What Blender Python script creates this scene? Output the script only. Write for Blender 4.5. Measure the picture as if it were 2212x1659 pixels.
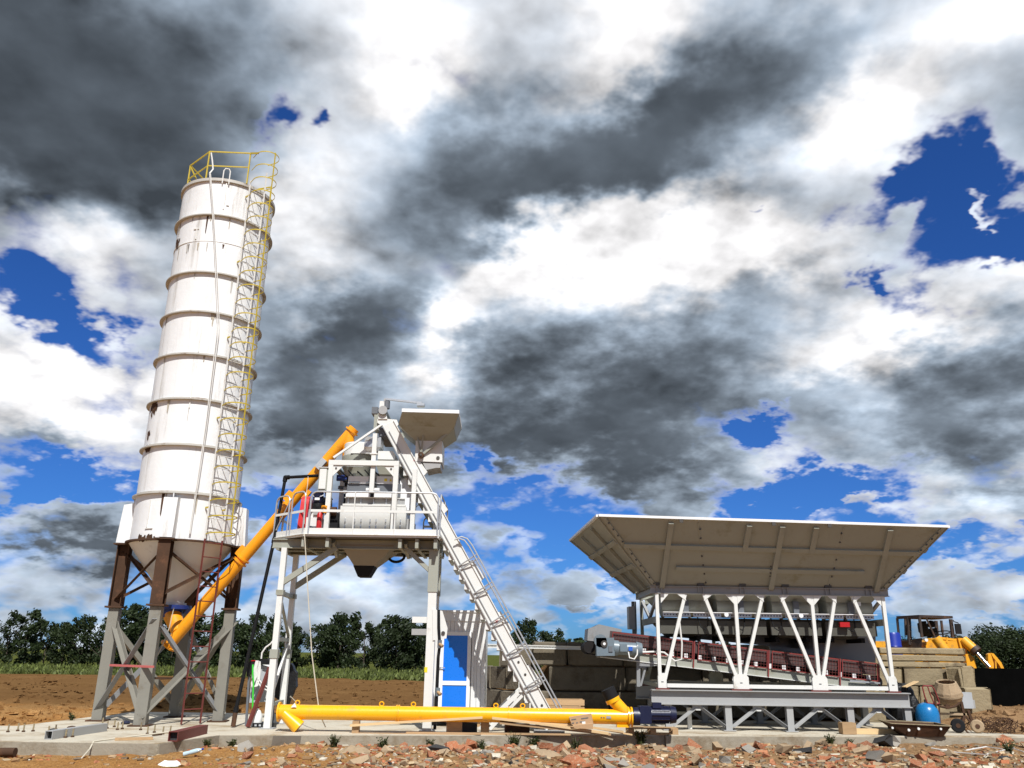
import bpy, bmesh, math, random
from math import radians, sin, cos, pi, sqrt, atan2, asin
from mathutils import Vector, Matrix

# ------------------------------------------------------------------ clear
for o in list(bpy.data.objects):
    bpy.data.objects.remove(o, do_unlink=True)
scn = bpy.context.scene
COL = scn.collection
random.seed(7)

# ------------------------------------------------------------------ camera
# hand-held phone, eye height 1.7 m above the concrete slab, tilted up 18 degrees
TH, PH, FPX, EYE = radians(18.1), radians(0.83), 1790.0, Vector((0, 0, 1.7))
FW = Vector((0, cos(TH), sin(TH)))
R0, U0 = Vector((1, 0, 0)), Vector((0, -sin(TH), cos(TH)))
RT = R0 * cos(PH) + U0 * sin(PH)
UP = -R0 * sin(PH) + U0 * cos(PH)
cam_d = bpy.data.cameras.new('camera')
cam_d.sensor_width = 36.0
cam_d.lens = FPX / 2212.0 * 36.0
cam_d.clip_start, cam_d.clip_end = 0.1, 6000
cam = bpy.data.objects.new('camera', cam_d)
COL.objects.link(cam)
m = Matrix((RT, UP, -FW)).transposed().to_4x4()
m.translation = EYE
cam.matrix_world = m
scn.camera = cam

def sight(x, y):
    return FW + RT * ((x - 1106) / FPX) + UP * ((829.5 - y) / FPX)
def at(x, y, Y):
    """survey point: bearing (x, y) measured on the photo, at ground distance Y"""
    d = sight(x, y)
    return EYE + d * (Y / d.y)
SURVEY = {1: (300, 500, 1.659), 2: (300, 1400, 1.659), 3: (200, 2100, 1.795), 4: (1000, 1500, 1.952),
          5: (900, 2200, 2.013), 6: (1600, 2200, 2.013), 7: (2200, 1950, 1.659), 8: (3032, 1950, 1.659),
          9: (3400, 2600, 3.5), 10: (3450, 2300, 3.77), 11: (900, 2500, 3.687), 12: (1150, 1750, 4.366),
          13: (1450, 1540, 3.607), 14: (1150, 2050, 3.16), 15: (0, 2700, 2.458), 16: (2350, 2280, 3.403), 17: (2600, 2550, 2.212)}
def K(n, x, y, Y):
    ox, oy, s = SURVEY[n]
    return at((ox + x / s) / 1.82278, (oy + y / s) / 1.82278, Y)

# ------------------------------------------------------------------ sky and sun
SUN_EL, SUN_AZ = radians(50.0), radians(168.0)      # azimuth clockwise from +Y
world = bpy.data.worlds.new('World')
scn.world = world
world.use_nodes = True
wt = world.node_tree
wt.nodes.clear()

class S:
    """a scalar socket in a node tree that can be written as arithmetic"""
    def __init__(s, tree, sock): s.t, s.s = tree, sock
    def _m(s, op, *a):
        n = s.t.nodes.new('ShaderNodeMath'); n.operation = op
        for i, v in enumerate((s,) + a):
            if isinstance(v, S): s.t.links.new(v.s, n.inputs[i])
            else: n.inputs[i].default_value = v
        return S(s.t, n.outputs[0])
    def __add__(s, o): return s._m('ADD', o)
    __radd__ = __add__
    def __mul__(s, o): return s._m('MULTIPLY', o)
    __rmul__ = __mul__
    def __sub__(s, o): return s._m('SUBTRACT', o)
    def __rsub__(s, o): return (s * -1.0) + o
    def __truediv__(s, o): return s._m('DIVIDE', o)
    def step(s, a, b):
        n = s.t.nodes.new('ShaderNodeMapRange'); n.interpolation_type = 'SMOOTHSTEP'
        s.t.links.new(s.s, n.inputs[0]); n.inputs[1].default_value = a; n.inputs[2].default_value = b
        n.inputs[3].default_value = 0; n.inputs[4].default_value = 1
        return S(s.t, n.outputs[0])
    def clamp(s, a=0.0, b=1.0): return s._m('MAXIMUM', a)._m('MINIMUM', b)

def azel(x, y):
    d = sight(x, y).normalized()
    return atan2(d.x, d.y), asin(d.z)

def build_sky():
    N, L = wt.nodes.new, wt.links.new
    tc = N('ShaderNodeTexCoord')
    nrm = N('ShaderNodeVectorMath'); nrm.operation = 'NORMALIZE'; L(tc.outputs['Generated'], nrm.inputs[0])
    sep = N('ShaderNodeSeparateXYZ'); L(nrm.outputs[0], sep.inputs[0])
    X, Y, Z = (S(wt, sep.outputs[i]) for i in range(3))
    az, el = X._m('ARCTAN2', Y), Z._m('ARCSINE')
    den = Z.clamp(0.0, 1.0) + 0.36
    def comb(a, b, c):
        n = N('ShaderNodeCombineXYZ')
        for i, v in enumerate((a, b, c)):
            if isinstance(v, S): L(v.s, n.inputs[i])
            else: n.inputs[i].default_value = v
        return n.outputs[0]
    flat = comb(X / den, Y / den, Z / den)
    def shift(vec, off):
        n = N('ShaderNodeVectorMath'); n.operation = 'ADD'; L(vec, n.inputs[0]); n.inputs[1].default_value = off
        return n.outputs[0]
    def noise(vec, sc, det, rough, dist=0.0, lac=2.0):
        n = N('ShaderNodeTexNoise'); L(vec, n.inputs['Vector'])
        n.inputs['Scale'].default_value = sc; n.inputs['Detail'].default_value = det
        n.inputs['Roughness'].default_value = rough; n.inputs['Distortion'].default_value = dist
        n.inputs['Lacunarity'].default_value = lac
        return n
    def fbm(*a, **k): return S(wt, noise(*a, **k).outputs[0])
    def puffs(vec, sc, det, rough):
        return 1.0 - ((fbm(vec, sc, det, rough) - 0.5)._m('ABSOLUTE') * 4.0)
    # outlines of the cloud masses are broken up by warping the bearing
    w = noise(flat, 2.6, 5, 0.62)
    sub = N('ShaderNodeVectorMath'); sub.operation = 'SUBTRACT'; L(w.outputs['Color'], sub.inputs[0]); sub.inputs[1].default_value = (.5, .5, .5)
    mul = N('ShaderNodeVectorMath'); mul.operation = 'SCALE'; L(sub.outputs[0], mul.inputs[0]); mul.inputs['Scale'].default_value = 0.26
    add = N('ShaderNodeVectorMath'); add.operation = 'ADD'; L(comb(az, el, 0.0), add.inputs[0]); L(mul.outputs[0], add.inputs[1])
    w2 = noise(flat, 11.0, 4, 0.6)
    sub2 = N('ShaderNodeVectorMath'); sub2.operation = 'SUBTRACT'; L(w2.outputs['Color'], sub2.inputs[0]); sub2.inputs[1].default_value = (.5, .5, .5)
    mul2 = N('ShaderNodeVectorMath'); mul2.operation = 'SCALE'; L(sub2.outputs[0], mul2.inputs[0]); mul2.inputs['Scale'].default_value = 0.13
    add2 = N('ShaderNodeVectorMath'); add2.operation = 'ADD'; L(add.outputs[0], add2.inputs[0]); L(mul2.outputs[0], add2.inputs[1])
    flatz = N('ShaderNodeVectorMath'); flatz.operation = 'MULTIPLY'; L(add2.outputs[0], flatz.inputs[0]); flatz.inputs[1].default_value = (1, 1, 0)
    P = flatz.outputs[0]
    def lessen(k1, k2):
        a1 = N('ShaderNodeVectorMath'); a1.operation = 'SCALE'; L(mul.outputs[0], a1.inputs[0]); a1.inputs['Scale'].default_value = k1
        a2 = N('ShaderNodeVectorMath'); a2.operation = 'SCALE'; L(mul2.outputs[0], a2.inputs[0]); a2.inputs['Scale'].default_value = k2
        a3 = N('ShaderNodeVectorMath'); a3.operation = 'ADD'; L(a1.outputs[0], a3.inputs[0]); L(a2.outputs[0], a3.inputs[1])
        a4 = N('ShaderNodeVectorMath'); a4.operation = 'ADD'; L(comb(az, el, 0.0), a4.inputs[0]); L(a3.outputs[0], a4.inputs[1])
        a5 = N('ShaderNodeVectorMath'); a5.operation = 'MULTIPLY'; L(a4.outputs[0], a5.inputs[0]); a5.inputs[1].default_value = (1, 1, 0)
        return a5.outputs[0]
    PH_ = lessen(0.45, 0.9)
    def masses(blobs, P=P):
        tot = None
        for (x, y, rx, ry, rot, amp) in blobs:
            a, e = azel(x, y)
            k = 1.0 / FPX
            mp = N('ShaderNodeMapping'); mp.vector_type = 'TEXTURE'; L(P, mp.inputs[0])
            mp.inputs['Location'].default_value = (a, e, 0)
            mp.inputs['Rotation'].default_value = (0, 0, radians(rot))
            mp.inputs['Scale'].default_value = (rx * k, ry * k, 1)
            dp = N('ShaderNodeVectorMath'); dp.operation = 'DOT_PRODUCT'; L(mp.outputs[0], dp.inputs[0]); L(mp.outputs[0], dp.inputs[1])
            g = (S(wt, dp.outputs['Value']) * -1.0)._m('EXPONENT') * amp
            tot = g if tot is None else tot + g
        return tot
    D = masses(DARK)
    H = masses(HOLES, PH_)
    def billow(vec, sc, octs, gain=0.52):
        """rounded heaps parted by sharp creases, several sizes of them"""
        tot, amp = None, 1.0
        for i in range(octs):
            n_ = (fbm(shift(vec, (1.7 * i, 0.6 * i, 0.3 * i)), sc * 2.05 ** i, 0, 0.5) - 0.5)._m('ABSOLUTE') * (amp * 2.4)
            tot = n_ if tot is None else tot + n_
            amp *= gain
        return tot
    n1 = fbm(flat, 3.4, 6, 0.55)
    sh = shift(flat, (0.014, -0.034, 0.046))
    n1b = fbm(sh, 3.4, 4, 0.55)
    bl, blb = billow(flat, 5.0, 5), billow(sh, 5.0, 4)
    nL = fbm(flat, 3.0, 2.5, 0.5)
    big = fbm(shift(flat, (3.1, 1.7, 0.0)), 1.7, 2, 0.5)
    # the sky opens up between small cumulus towards the horizon
    low = 1.0 - el.step(0.13, 0.27)
    cu = comb(az * 1.0, el * 1.9, 0.0)
    cus = shift(cu, (0.010, 0.045, 0.0))
    cum = fbm(cu, 7.0, 3, 0.5)
    cumb = fbm(cus, 7.0, 3, 0.5)
    cbl, cblb = billow(cu, 12.0, 4), billow(cus, 12.0, 4)
    field = (n1 + (bl - 0.42) * 0.20) * (1.0 - low) + (cum + (cbl - 0.42) * 0.24) * low
    rel = ((n1 - n1b) * 0.9 + (bl - blb) * 0.16) * (1.0 - low) + ((cum - cumb) * 1.1 + (cbl - cblb) * 0.20) * low
    # beyond the view the cover carries on, thickened and darkened to cut fill light
    fd = N('ShaderNodeVectorMath'); fd.operation = 'DOT_PRODUCT'; L(nrm.outputs[0], fd.inputs[0]); fd.inputs[1].default_value = FW
    rest = 1.0 - S(wt, fd.outputs['Value']).step(0.66, 0.80)
    cover = field * 1.7 + big * 0.25 - H - low * LOW_OPEN - rest * 0.10 + 0.13
    alpha = cover.step(0.62, 1.0)
    thick = D * 1.12 + (big - 0.5) * 0.55 + (nL - 0.5) * (1.0 - low) * 0.85 + (field - 0.5) * (low * 0.75 + 0.22) + 0.26 + low * 0.12 + rest * 0.42
    shade = thick.step(-0.10, 1.16) * cover.step(0.62, 1.0)
    lit = 1.0 - shade
    bright = lit * lit * 0.62 + lit * 0.42 + 0.115 + rel * (lit * 2.9 + 0.25)
    bright = bright.clamp(0.07, 1.25)
    # colours
    mixc = N('ShaderNodeMix'); mixc.data_type = 'RGBA'
    L(shade.step(0.0, 0.6).s, mixc.inputs[0]); mixc.inputs[6].default_value = (1, 0.99, 1.0, 1); mixc.inputs[7].default_value = (0.77, 0.93, 1.13, 1)
    cl = N('ShaderNodeVectorMath'); cl.operation = 'SCALE'; L(mixc.outputs[2], cl.inputs[0]); L(bright.s, cl.inputs['Scale'])
    sky = N('ShaderNodeTexSky'); sky.sky_type = 'NISHITA'; sky.sun_disc = False
    sky.sun_elevation, sky.sun_rotation = SUN_EL, SUN_AZ
    sky.altitude = 200; sky.air_density = 1.0; sky.dust_density = 0.4; sky.ozone_density = 3.0
    tint = N('ShaderNodeVectorMath'); tint.operation = 'MULTIPLY'; L(sky.outputs[0], tint.inputs[0]); tint.inputs[1].default_value = SKY_TINT
    fin = N('ShaderNodeMix'); fin.data_type = 'RGBA'
    L(alpha.s, fin.inputs[0]); L(tint.outputs[0], fin.inputs[6]); 
    sc = N('ShaderNodeVectorMath'); sc.operation = 'SCALE'; L(cl.outputs[0], sc.inputs[0]); sc.inputs['Scale'].default_value = CLOUD_GAIN / SKY_STRENGTH
    L(sc.outputs[0], fin.inputs[7])
    bg = N('ShaderNodeBackground'); L(fin.outputs[2], bg.inputs[0]); bg.inputs[1].default_value = SKY_STRENGTH
    out = N('ShaderNodeOutputWorld'); L(bg.outputs[0], out.inputs[0])

SKY_STRENGTH, CLOUD_GAIN = 0.090, 0.86
LOW_OPEN = 0.25
SKY_TINT = (0.20, 0.48, 1.00)
# cloud masses (bearing of centre, half widths, tilt, weight): grey undersides (+) and sunlit tops (-)
DARK = [(150, 230, 430, 260, -6, 0.86), (1330, 330, 400, 120, 16, 0.62), (1560, 150, 330, 110, 10, 0.36),
        (1390, 400, 250, 70, 6, 0.34), (2120, 190, 160, 120, 0, 0.18), (1040, 320, 170, 130, 0, 0.28),
        (1310, 890, 490, 140, 12, 0.72), (1130, 975, 260, 60, 5, 0.36), (2090, 900, 180, 130, -10, 0.66), (680, 800, 190, 100, 20, 0.66),
        (880, 640, 170, 80, 30, 0.30), (40, 1000, 150, 50, 0, 0.35), (200, 1195, 240, 55, 0, 0.62), (410, 690, 130, 80, 0, 0.20), (620, 900, 120, 40, 0, 0.3),
        (900, 110, 130, 90, 0, -0.5), (1370, 60, 120, 110, 50, -0.55), (1480, 560, 330, 70, -3, -0.5), (1130, 570, 140, 90, 0, -0.4),
        (2160, 40, 110, 100, 0, -0.4), (120, 800, 230, 100, 0, -0.4), (640, 470, 130, 150, 0, -0.35), (1000, 720, 100, 60, 0, -0.5),
        (1890, 690, 260, 70, 10, -0.4), (1880, 240, 110, 60, 20, -0.35), (150, 500, 190, 80, 0, -0.3), (780, 1180, 500, 120, 0, 0.12)]
HOLES = [(1885, 500, 80, 28, 28, -0.65), (2200, 320, 45, 80, 0, -0.5), (2140, 450, 40, 14, -10, -0.45), (2150, 590, 60, 20, 15, -0.45),
         (35, 610, 90, 48, 0, 0.56), (190, 690, 120, 38, -18, 0.50), (580, 270, 62, 46, 0, 0.66), (690, 258, 26, 22, 0, 0.5),
         (1960, 400, 185, 75, 12, 0.85), (2110, 505, 190, 100, 0, 0.90), (1850, 575, 50, 34, 0, 0.55), (1672, 900, 66, 44, 0, 0.68),
         (1180, 1080, 330, 46, 0, 0.36), (1740, 1065, 270, 50, 8, 0.62), (2060, 1180, 190, 60, -10, 0.40), (1980, 1320, 230, 40, 0, 0.30), (160, 1030, 150, 40, 0, 0.50), (560, 1080, 90, 60, 0, 0.50),
         (1190, 1190, 180, 50, 0, 0.34), (1290, 1330, 120, 50, 0, 0.28), (1610, 490, 34, 22, 0, 0.5), (1020, 1000, 50, 30, 0, 0.5),
         (1480, 1085, 60, 34, 0, -0.5), (1620, 1110, 50, 24, 0, -0.45), (2140, 1090, 110, 55, 0, -0.35), (2130, 1240, 110, 40, 0, -0.35), (1270, 1300, 45, 26, 0, -0.4), (2090, 1305, 110, 22, 0, -0.35), (1820, 1115, 60, 20, 0, -0.3), (780, 1240, 120, 50, 0, -0.25), (140, 1130, 160, 50, 0, -0.3), (1400, 800, 600, 170, 10, -0.30), (300, 300, 500, 250, 0, -0.30), (1330, 330, 480, 170, 14, -0.35), (2080, 880, 200, 150, 0, -.3)]
build_sky()

sun_d = bpy.data.lights.new('sun', 'SUN')
sun_d.energy, sun_d.angle, sun_d.color = 5.0, radians(0.53), (1.0, 0.985, 0.95)
sun = bpy.data.objects.new('sun', sun_d)
COL.objects.link(sun)
TO_SUN = Vector((sin(SUN_AZ) * cos(SUN_EL), cos(SUN_AZ) * cos(SUN_EL), sin(SUN_EL)))
sun.rotation_euler = TO_SUN.to_track_quat('Z', 'Y').to_euler()
sun.location = TO_SUN * 60

vs = scn.view_settings
vs.view_transform, vs.look, vs.gamma, vs.use_curve_mapping = 'Standard', 'None', 1.0, False
vs.exposure = 0.16
scn.cycles.use_denoising = True
world.cycles.sampling_method = 'MANUAL'
world.cycles.sample_map_resolution = 512
scn.cycles.max_bounces = 6
scn.cycles.transparent_max_bounces = 12

# ------------------------------------------------------------------ helpers
V = Vector
class MB:
    """collects solids (world coordinates) and links them as ONE mesh object"""
    def __init__(s): s.v, s.f = [], []
    def raw(s, vs, fs):
        o = len(s.v)
        s.v += [V(p) for p in vs]
        s.f += [tuple(i + o for i in f) for f in fs]
        return s
    def hexa(s, p):          # 8 points: bottom loop 0-3, top loop 4-7
        return s.raw(p, [(3, 2, 1, 0), (4, 5, 6, 7), (0, 1, 5, 4), (1, 2, 6, 5), (2, 3, 7, 6), (3, 0, 4, 7)])
    def box(s, a, b):
        x0, y0, z0 = (min(a[i], b[i]) for i in range(3)); x1, y1, z1 = (max(a[i], b[i]) for i in range(3))
        return s.hexa([(x0, y0, z0), (x1, y0, z0), (x1, y1, z0), (x0, y1, z0), (x0, y0, z1), (x1, y0, z1), (x1, y1, z1), (x0, y1, z1)])
    def cbox(s, c, size, rz=0.0, rx=0.0, ry=0.0):
        M = Matrix.Rotation(rz, 3, 'Z') @ Matrix.Rotation(ry, 3, 'Y') @ Matrix.Rotation(rx, 3, 'X')
        h = [x / 2 for x in size]
        return s.hexa([V(c) + M @ V((sx * h[0], sy * h[1], sz * h[2])) for sz in (-1, 1) for sx, sy in ((-1, -1), (1, -1), (1, 1), (-1, 1))])
    def bar(s, p, q, w, t, up=(0, 0, 1)):
        """rectangular bar from p to q: w across, t along 'up'"""
        p, q = V(p), V(q); d = (q - p).normalized(); up = V(up)
        if abs(d.dot(up)) > 0.98: up = V((0, 1, 0))
        x = d.cross(up).normalized(); y = x.cross(d).normalized()
        x *= w / 2; y *= t / 2
        return s.hexa([p - x - y, p + x - y, p + x + y, p - x + y, q - x - y, q + x - y, q + x + y, q - x + y])
    def ibeam(s, p, q, w, h, tf=0.02, tw=0.015, up=(0, 0, 1)):
        p, q, up = V(p), V(q), V(up)
        d = (q - p).normalized(); x = d.cross(up).normalized(); u = x.cross(d).normalized()
        s.bar(p + u * (h / 2 - tf / 2), q + u * (h / 2 - tf / 2), w, tf, up)
        s.bar(p - u * (h / 2 - tf / 2), q - u * (h / 2 - tf / 2), w, tf, up)
        return s.bar(p, q, tw, h - 2 * tf, up)
    def angle(s, p, q, w, t=0.012, up=(0, 0, 1)):
        p, q, up = V(p), V(q), V(up)
        d = (q - p).normalized(); x = d.cross(up).normalized(); u = x.cross(d).normalized()
        s.bar(p + x * (w / 2 - t / 2), q + x * (w / 2 - t / 2), t, w, up)
        return s.bar(p + u * (t / 2 - w / 2) - x * t / 2, q + u * (t / 2 - w / 2) - x * t / 2, w - t, t, up)
    def tube(s, p, q, r, r2=None, n=12, caps=True):
        p, q = V(p), V(q); r2 = r if r2 is None else r2
        d = (q - p).normalized(); a = d.orthogonal().normalized(); b = d.cross(a)
        vs = [p + (a * cos(2 * pi * i / n) + b * sin(2 * pi * i / n)) * r for i in range(n)]
        vs += [q + (a * cos(2 * pi * i / n) + b * sin(2 * pi * i / n)) * r2 for i in range(n)]
        fs = [(i, (i + 1) % n, n + (i + 1) % n, n + i) for i in range(n)]
        if caps: fs += [tuple(range(n))[::-1], tuple(range(n, 2 * n))]
        return s.raw(vs, fs)
    def wire(s, pts, r, n=6, closed=False):
        pts = [V(p) for p in pts]; m = len(pts); ref = None; rings = []
        for i, p in enumerate(pts):
            a, b = pts[(i - 1) % m if closed else max(i - 1, 0)], pts[(i + 1) % m if closed else min(i + 1, m - 1)]
            d = (b - a).normalized()
            if ref is None: ref = d.orthogonal().normalized()
            ref = (ref - d * ref.dot(d)).normalized()
            o = d.cross(ref)
            rr = r[i] if isinstance(r, (list, tuple)) else r
            rings.append([p + (ref * cos(2 * pi * k / n) + o * sin(2 * pi * k / n)) * rr for k in range(n)])
        vs = [v for R in rings for v in R]; fs = []
        for i in range(m if closed else m - 1):
            j = (i + 1) % m
            fs += [(i * n + k, i * n + (k + 1) % n, j * n + (k + 1) % n, j * n + k) for k in range(n)]
        if not closed: fs += [tuple(range(n))[::-1], tuple(range((m - 1) * n, m * n))]
        return s.raw(vs, fs)
    def lathe(s, prof, c=(0, 0, 0), axis=(0, 0, 1), n=48, a0=0.0, a1=2 * pi):
        """prof: (radius, height) along axis from c"""
        c, ax = V(c), V(axis).normalized()
        e = ax.orthogonal().normalized() if abs(ax.z) < 0.99 else V((1, 0, 0)); g = ax.cross(e)
        full = abs(a1 - a0 - 2 * pi) < 1e-6; k = n if full else n + 1
        vs = []
        for r, h in prof:
            for i in range(k):
                t = a0 + (a1 - a0) * i / n
                vs.append(c + ax * h + (e * cos(t) + g * sin(t)) * r)
        fs = []
        for j in range(len(prof) - 1):
            for i in range(n):
                i2 = (i + 1) % k
                fs.append((j * k + i, j * k + i2, (j + 1) * k + i2, (j + 1) * k + i))
        return s.raw(vs, fs)
    def prism(s, poly, d):
        """polygon (3-D points) extruded by vector d"""
        poly = [V(p) for p in poly]; d = V(d); n = len(poly)
        return s.raw(poly + [p + d for p in poly], [tuple(range(n))[::-1], tuple(range(n, 2 * n))] + [(i, (i + 1) % n, n + (i + 1) % n, n + i) for i in range(n)])
    def plate(s, poly, t):
        """polygon plate of thickness t, centred on the polygon's plane"""
        poly = [V(p) for p in poly]
        nrm = (poly[1] - poly[0]).cross(poly[2] - poly[0]).normalized()
        return s.prism([p - nrm * t / 2 for p in poly], nrm * t)
    def frustum(s, lo, hi):   # two quads
        return s.hexa(list(lo) + list(hi))
    def mesh(s, name, org=(0, 0, 0)):
        me = bpy.data.meshes.new(name)
        o = V(org)
        me.from_pydata([tuple(p - o) for p in s.v], [], s.f)
        bm = bmesh.new(); bm.from_mesh(me)
        bmesh.ops.recalc_face_normals(bm, faces=bm.faces); bm.to_mesh(me); bm.free()
        return me
    def build(s, name, mat, parent=None, smooth=False, org=None, kind=None, label=None):
        base = V((0, 0, 0))
        if parent is not None:
            p = parent
            while p is not None: base = base + p.location; p = p.parent
        if org is None and parent is None: org = V((0, 0, 0))
        o = V(org) if org is not None else base
        me = s.mesh(name, o)
        ob = bpy.data.objects.new(name, me)
        COL.objects.link(ob)
        if parent is not None:
            ob.parent = parent
            ob.location = o - base
        else: ob.location = o
        for mm in (mat if isinstance(mat, (list, tuple)) else [mat]):
            me.materials.append(MAT[mm] if isinstance(mm, str) else mm)
        if smooth:
            me.shade_smooth()
            me.set_sharp_from_angle(angle=radians(38))
        if kind: ob['kind'] = kind
        if label: ob['label'] = label
        return ob

def tag(o, label, cat, group=None):
    o['label'], o['category'] = label, cat
    if group: o['group'] = group
    return o
def thing(name, label, cat, loc, group=None, rz=0.0):
    e = bpy.data.objects.new(name, None)
    e.empty_display_size = 0.2
    COL.objects.link(e)
    e.location = loc
    e.rotation_euler.z = rz
    return tag(e, label, cat, group)
def copy_tree(o, parent=None):
    c = o.copy(); COL.objects.link(c); c.parent = parent
    for ch in [x for x in KIDS.get(o.name, [])]: copy_tree(ch, c)
    return c
KIDS = {}
def remember(o):
    KIDS[o.name] = [c for c in bpy.data.objects if c.parent == o]
    for c in KIDS[o.name]: remember(c)

# ------------------------------------------------------------------ materials
MAT = {}
def mat(name, col, rough=0.6, metal=0.0, var=0.12, vscale=3.0, bump=0.0, bscale=30.0, dirt=None, dirt_amt=0.0, dscale=2.5, spec=0.5, streak=False, per_obj=0.0, stretch=(1, 1, 1), coat=0.0):
    """painted / weathered surface: two scales of tone variation, blotches of dirt or rust, fine relief"""
    m = bpy.data.materials.new(name); m.use_nodes = True
    t = m.node_tree; t.nodes.clear(); N, L = t.nodes.new, t.links.new
    b = N('ShaderNodeBsdfPrincipled'); out = N('ShaderNodeOutputMaterial'); L(b.outputs[0], out.inputs[0])
    b.inputs['Roughness'].default_value = rough; b.inputs['Metallic'].default_value = metal
    b.inputs['Specular IOR Level'].default_value = spec; b.inputs['Coat Weight'].default_value = coat
    tc = N('ShaderNodeTexCoord')
    mp = N('ShaderNodeMapping'); L(tc.outputs['Object'], mp.inputs[0]); mp.inputs['Scale'].default_value = stretch
    oi = N('ShaderNodeObjectInfo')
    ad = N('ShaderNodeVectorMath'); ad.operation = 'ADD'; L(mp.outputs[0], ad.inputs[0])
    rs = N('ShaderNodeMath'); rs.operation = 'MULTIPLY'; L(oi.outputs['Random'], rs.inputs[0]); rs.inputs[1].default_value = 37.0
    L(rs.outputs[0], ad.inputs[1])
    vec = ad.outputs[0]
    def noise(sc, det, ro=0.6, v=vec):
        n = N('ShaderNodeTexNoise'); L(v, n.inputs['Vector']); n.inputs['Scale'].default_value = sc; n.inputs['Detail'].default_value = det; n.inputs['Roughness'].default_value = ro
        return S(t, n.outputs[0])
    n1, n2 = noise(vscale, 6), noise(vscale * 9, 3)
    k = ((n1 - 0.5) * 2.2 + (n2 - 0.5) * 0.9) * var + 1.0
    if per_obj: k = k + (S(t, oi.outputs['Random']) - 0.5) * (2 * per_obj)
    cv = N('ShaderNodeVectorMath'); cv.operation = 'SCALE'; cv.inputs[0].default_value = col[:3]; L(k.s, cv.inputs['Scale'])
    colsock = cv.outputs[0]
    rsock = (n2 - 0.5) * 0.25 + rough
    if dirt is not None:
        dv = vec
        if streak:
            m2 = N('ShaderNodeMapping'); L(vec, m2.inputs[0]); m2.inputs['Scale'].default_value = (3.2, 3.2, 0.28); dv = m2.outputs[0]
        d = noise(dscale, 8, 0.68, dv).step(0.60 - dirt_amt * 0.35, 0.78 - dirt_amt * 0.2)
        mx = N('ShaderNodeMix'); mx.data_type = 'RGBA'; L(d.s, mx.inputs[0]); L(colsock, mx.inputs[6]); mx.inputs[7].default_value = (*dirt[:3], 1)
        colsock = mx.outputs[2]; rsock = rsock + d * 0.2
    L(colsock, b.inputs['Base Color']); L(rsock.clamp(0.05, 1).s, b.inputs['Roughness'])
    if bump:
        bp = N('ShaderNodeBump'); bp.inputs['Strength'].default_value = 1.0; bp.inputs['Distance'].default_value = bump
        L(noise(bscale, 8, 0.65).s, bp.inputs['Height']); L(bp.outputs[0], b.inputs['Normal'])
    MAT[name] = m
    return m

mat('white_shell', (.77, .775, .775), .36, var=.06, vscale=.7, dirt=(.40, .375, .335), dirt_amt=.20, dscale=.8, bump=.02, bscale=1.3, streak=True)
mat('white_trim', (.72, .71, .68), .45, var=.06, dirt=(.33, .24, .16), dirt_amt=.10, dscale=1.5)
mat('cream_shaded', (.325, .332, .285), .5, var=.07, vscale=1.1, dirt=(.235, .225, .155), dirt_amt=.18, dscale=1.4, spec=.3)  # same cream as cream_light, darkened for panels and undersides in shade
mat('cream_light', (.70, .70, .67), .40, var=.04, vscale=1.4, dirt=(.45, .41, .35), dirt_amt=.05, dscale=2)  # lighter copy of the same cream, mostly on sunlit members
mat('grey_steel', (.34, .34, .335), .5, var=.07, vscale=1.5, dirt=(.25, .22, .18), dirt_amt=.10, dscale=1.8)
mat('slate_steel', (.24, .245, .25), .5, var=.07, vscale=1.5, dirt=(.17, .15, .13), dirt_amt=.10)
mat('dark_panel', (.13, .14, .155), .45, var=.06)
mat('galvanised', (.55, .56, .57), .35, metal=.6, var=.1, vscale=5)
mat('rust_brown', (.072, .040, .025), .85, spec=.15, var=.22, vscale=2.5, dirt=(.13, .065, .038), dirt_amt=.3, dscale=3, bump=.004, bscale=40)
mat('primer_red', (.14, .030, .024), .6, var=.15, vscale=3, dirt=(.12, .05, .035), dirt_amt=.2)
mat('red_frame', (.20, .028, .025), .5, var=.1)
mat('orange_paint', (.85, .33, .010), .33, var=.05, vscale=2, dirt=(.42, .17, .03), dirt_amt=.14, dscale=2.2, coat=.1)
mat('yellow_paint', (.88, .43, .008), .3, var=.05, vscale=2, dirt=(.48, .25, .05), dirt_amt=.16, dscale=2.2, coat=.15)
mat('rail_yellow', (.48, .36, .025), .5, var=.12, vscale=4, dirt=(.28, .20, .05), dirt_amt=.15)
mat('loader_yellow', (.78, .36, .02), .42, var=.10, vscale=2, dirt=(.30, .17, .06), dirt_amt=.22)
mat('black_rubber', (.014, .014, .015), .7, var=.15, spec=.15)
mat('black_plastic', (.012, .012, .013), .42, var=.1, bump=.02, bscale=9, spec=.3)
mat('black_pipe', (.010, .010, .011), .5, var=.1, spec=.2)
mat('navy_motor', (.006, .009, .036), .4, var=.12)
mat('blue_flange', (.012, .03, .16), .4, var=.1)
mat('sky_blue_tank', (.010, .16, .40), .28, var=.08, coat=.3, dirt=(.12, .2, .28), dirt_amt=.1)
mat('blue_barrel', (.01, .03, .30), .4, var=.08)
mat('motor_grey', (.15, .19, .22), .38, var=.08)
mat('motor_label', (.03, .12, .5), .4)
mat('red_guard', (.60, .035, .035), .35, var=.06, coat=.2)
mat('red_gloss', (.42, .012, .012), .3)
mat('pink_red', (.52, .13, .12), .4, var=.06)
mat('door_blue', (.005, .17, .72), .30, var=.02, coat=.2)
mat('pvc_white', (.80, .80, .80), .35, var=.015)
mat('clad_white', (.70, .70, .69), .42, var=.03, dirt=(.42, .38, .32), dirt_amt=.03)
mat('bolt', (.10, .09, .08), .5, metal=.7)
mat('chrome', (.75, .77, .80), .15, metal=1.0, var=.02)
mat('zinc_grey', (.40, .42, .44), .45, var=.1)
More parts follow.
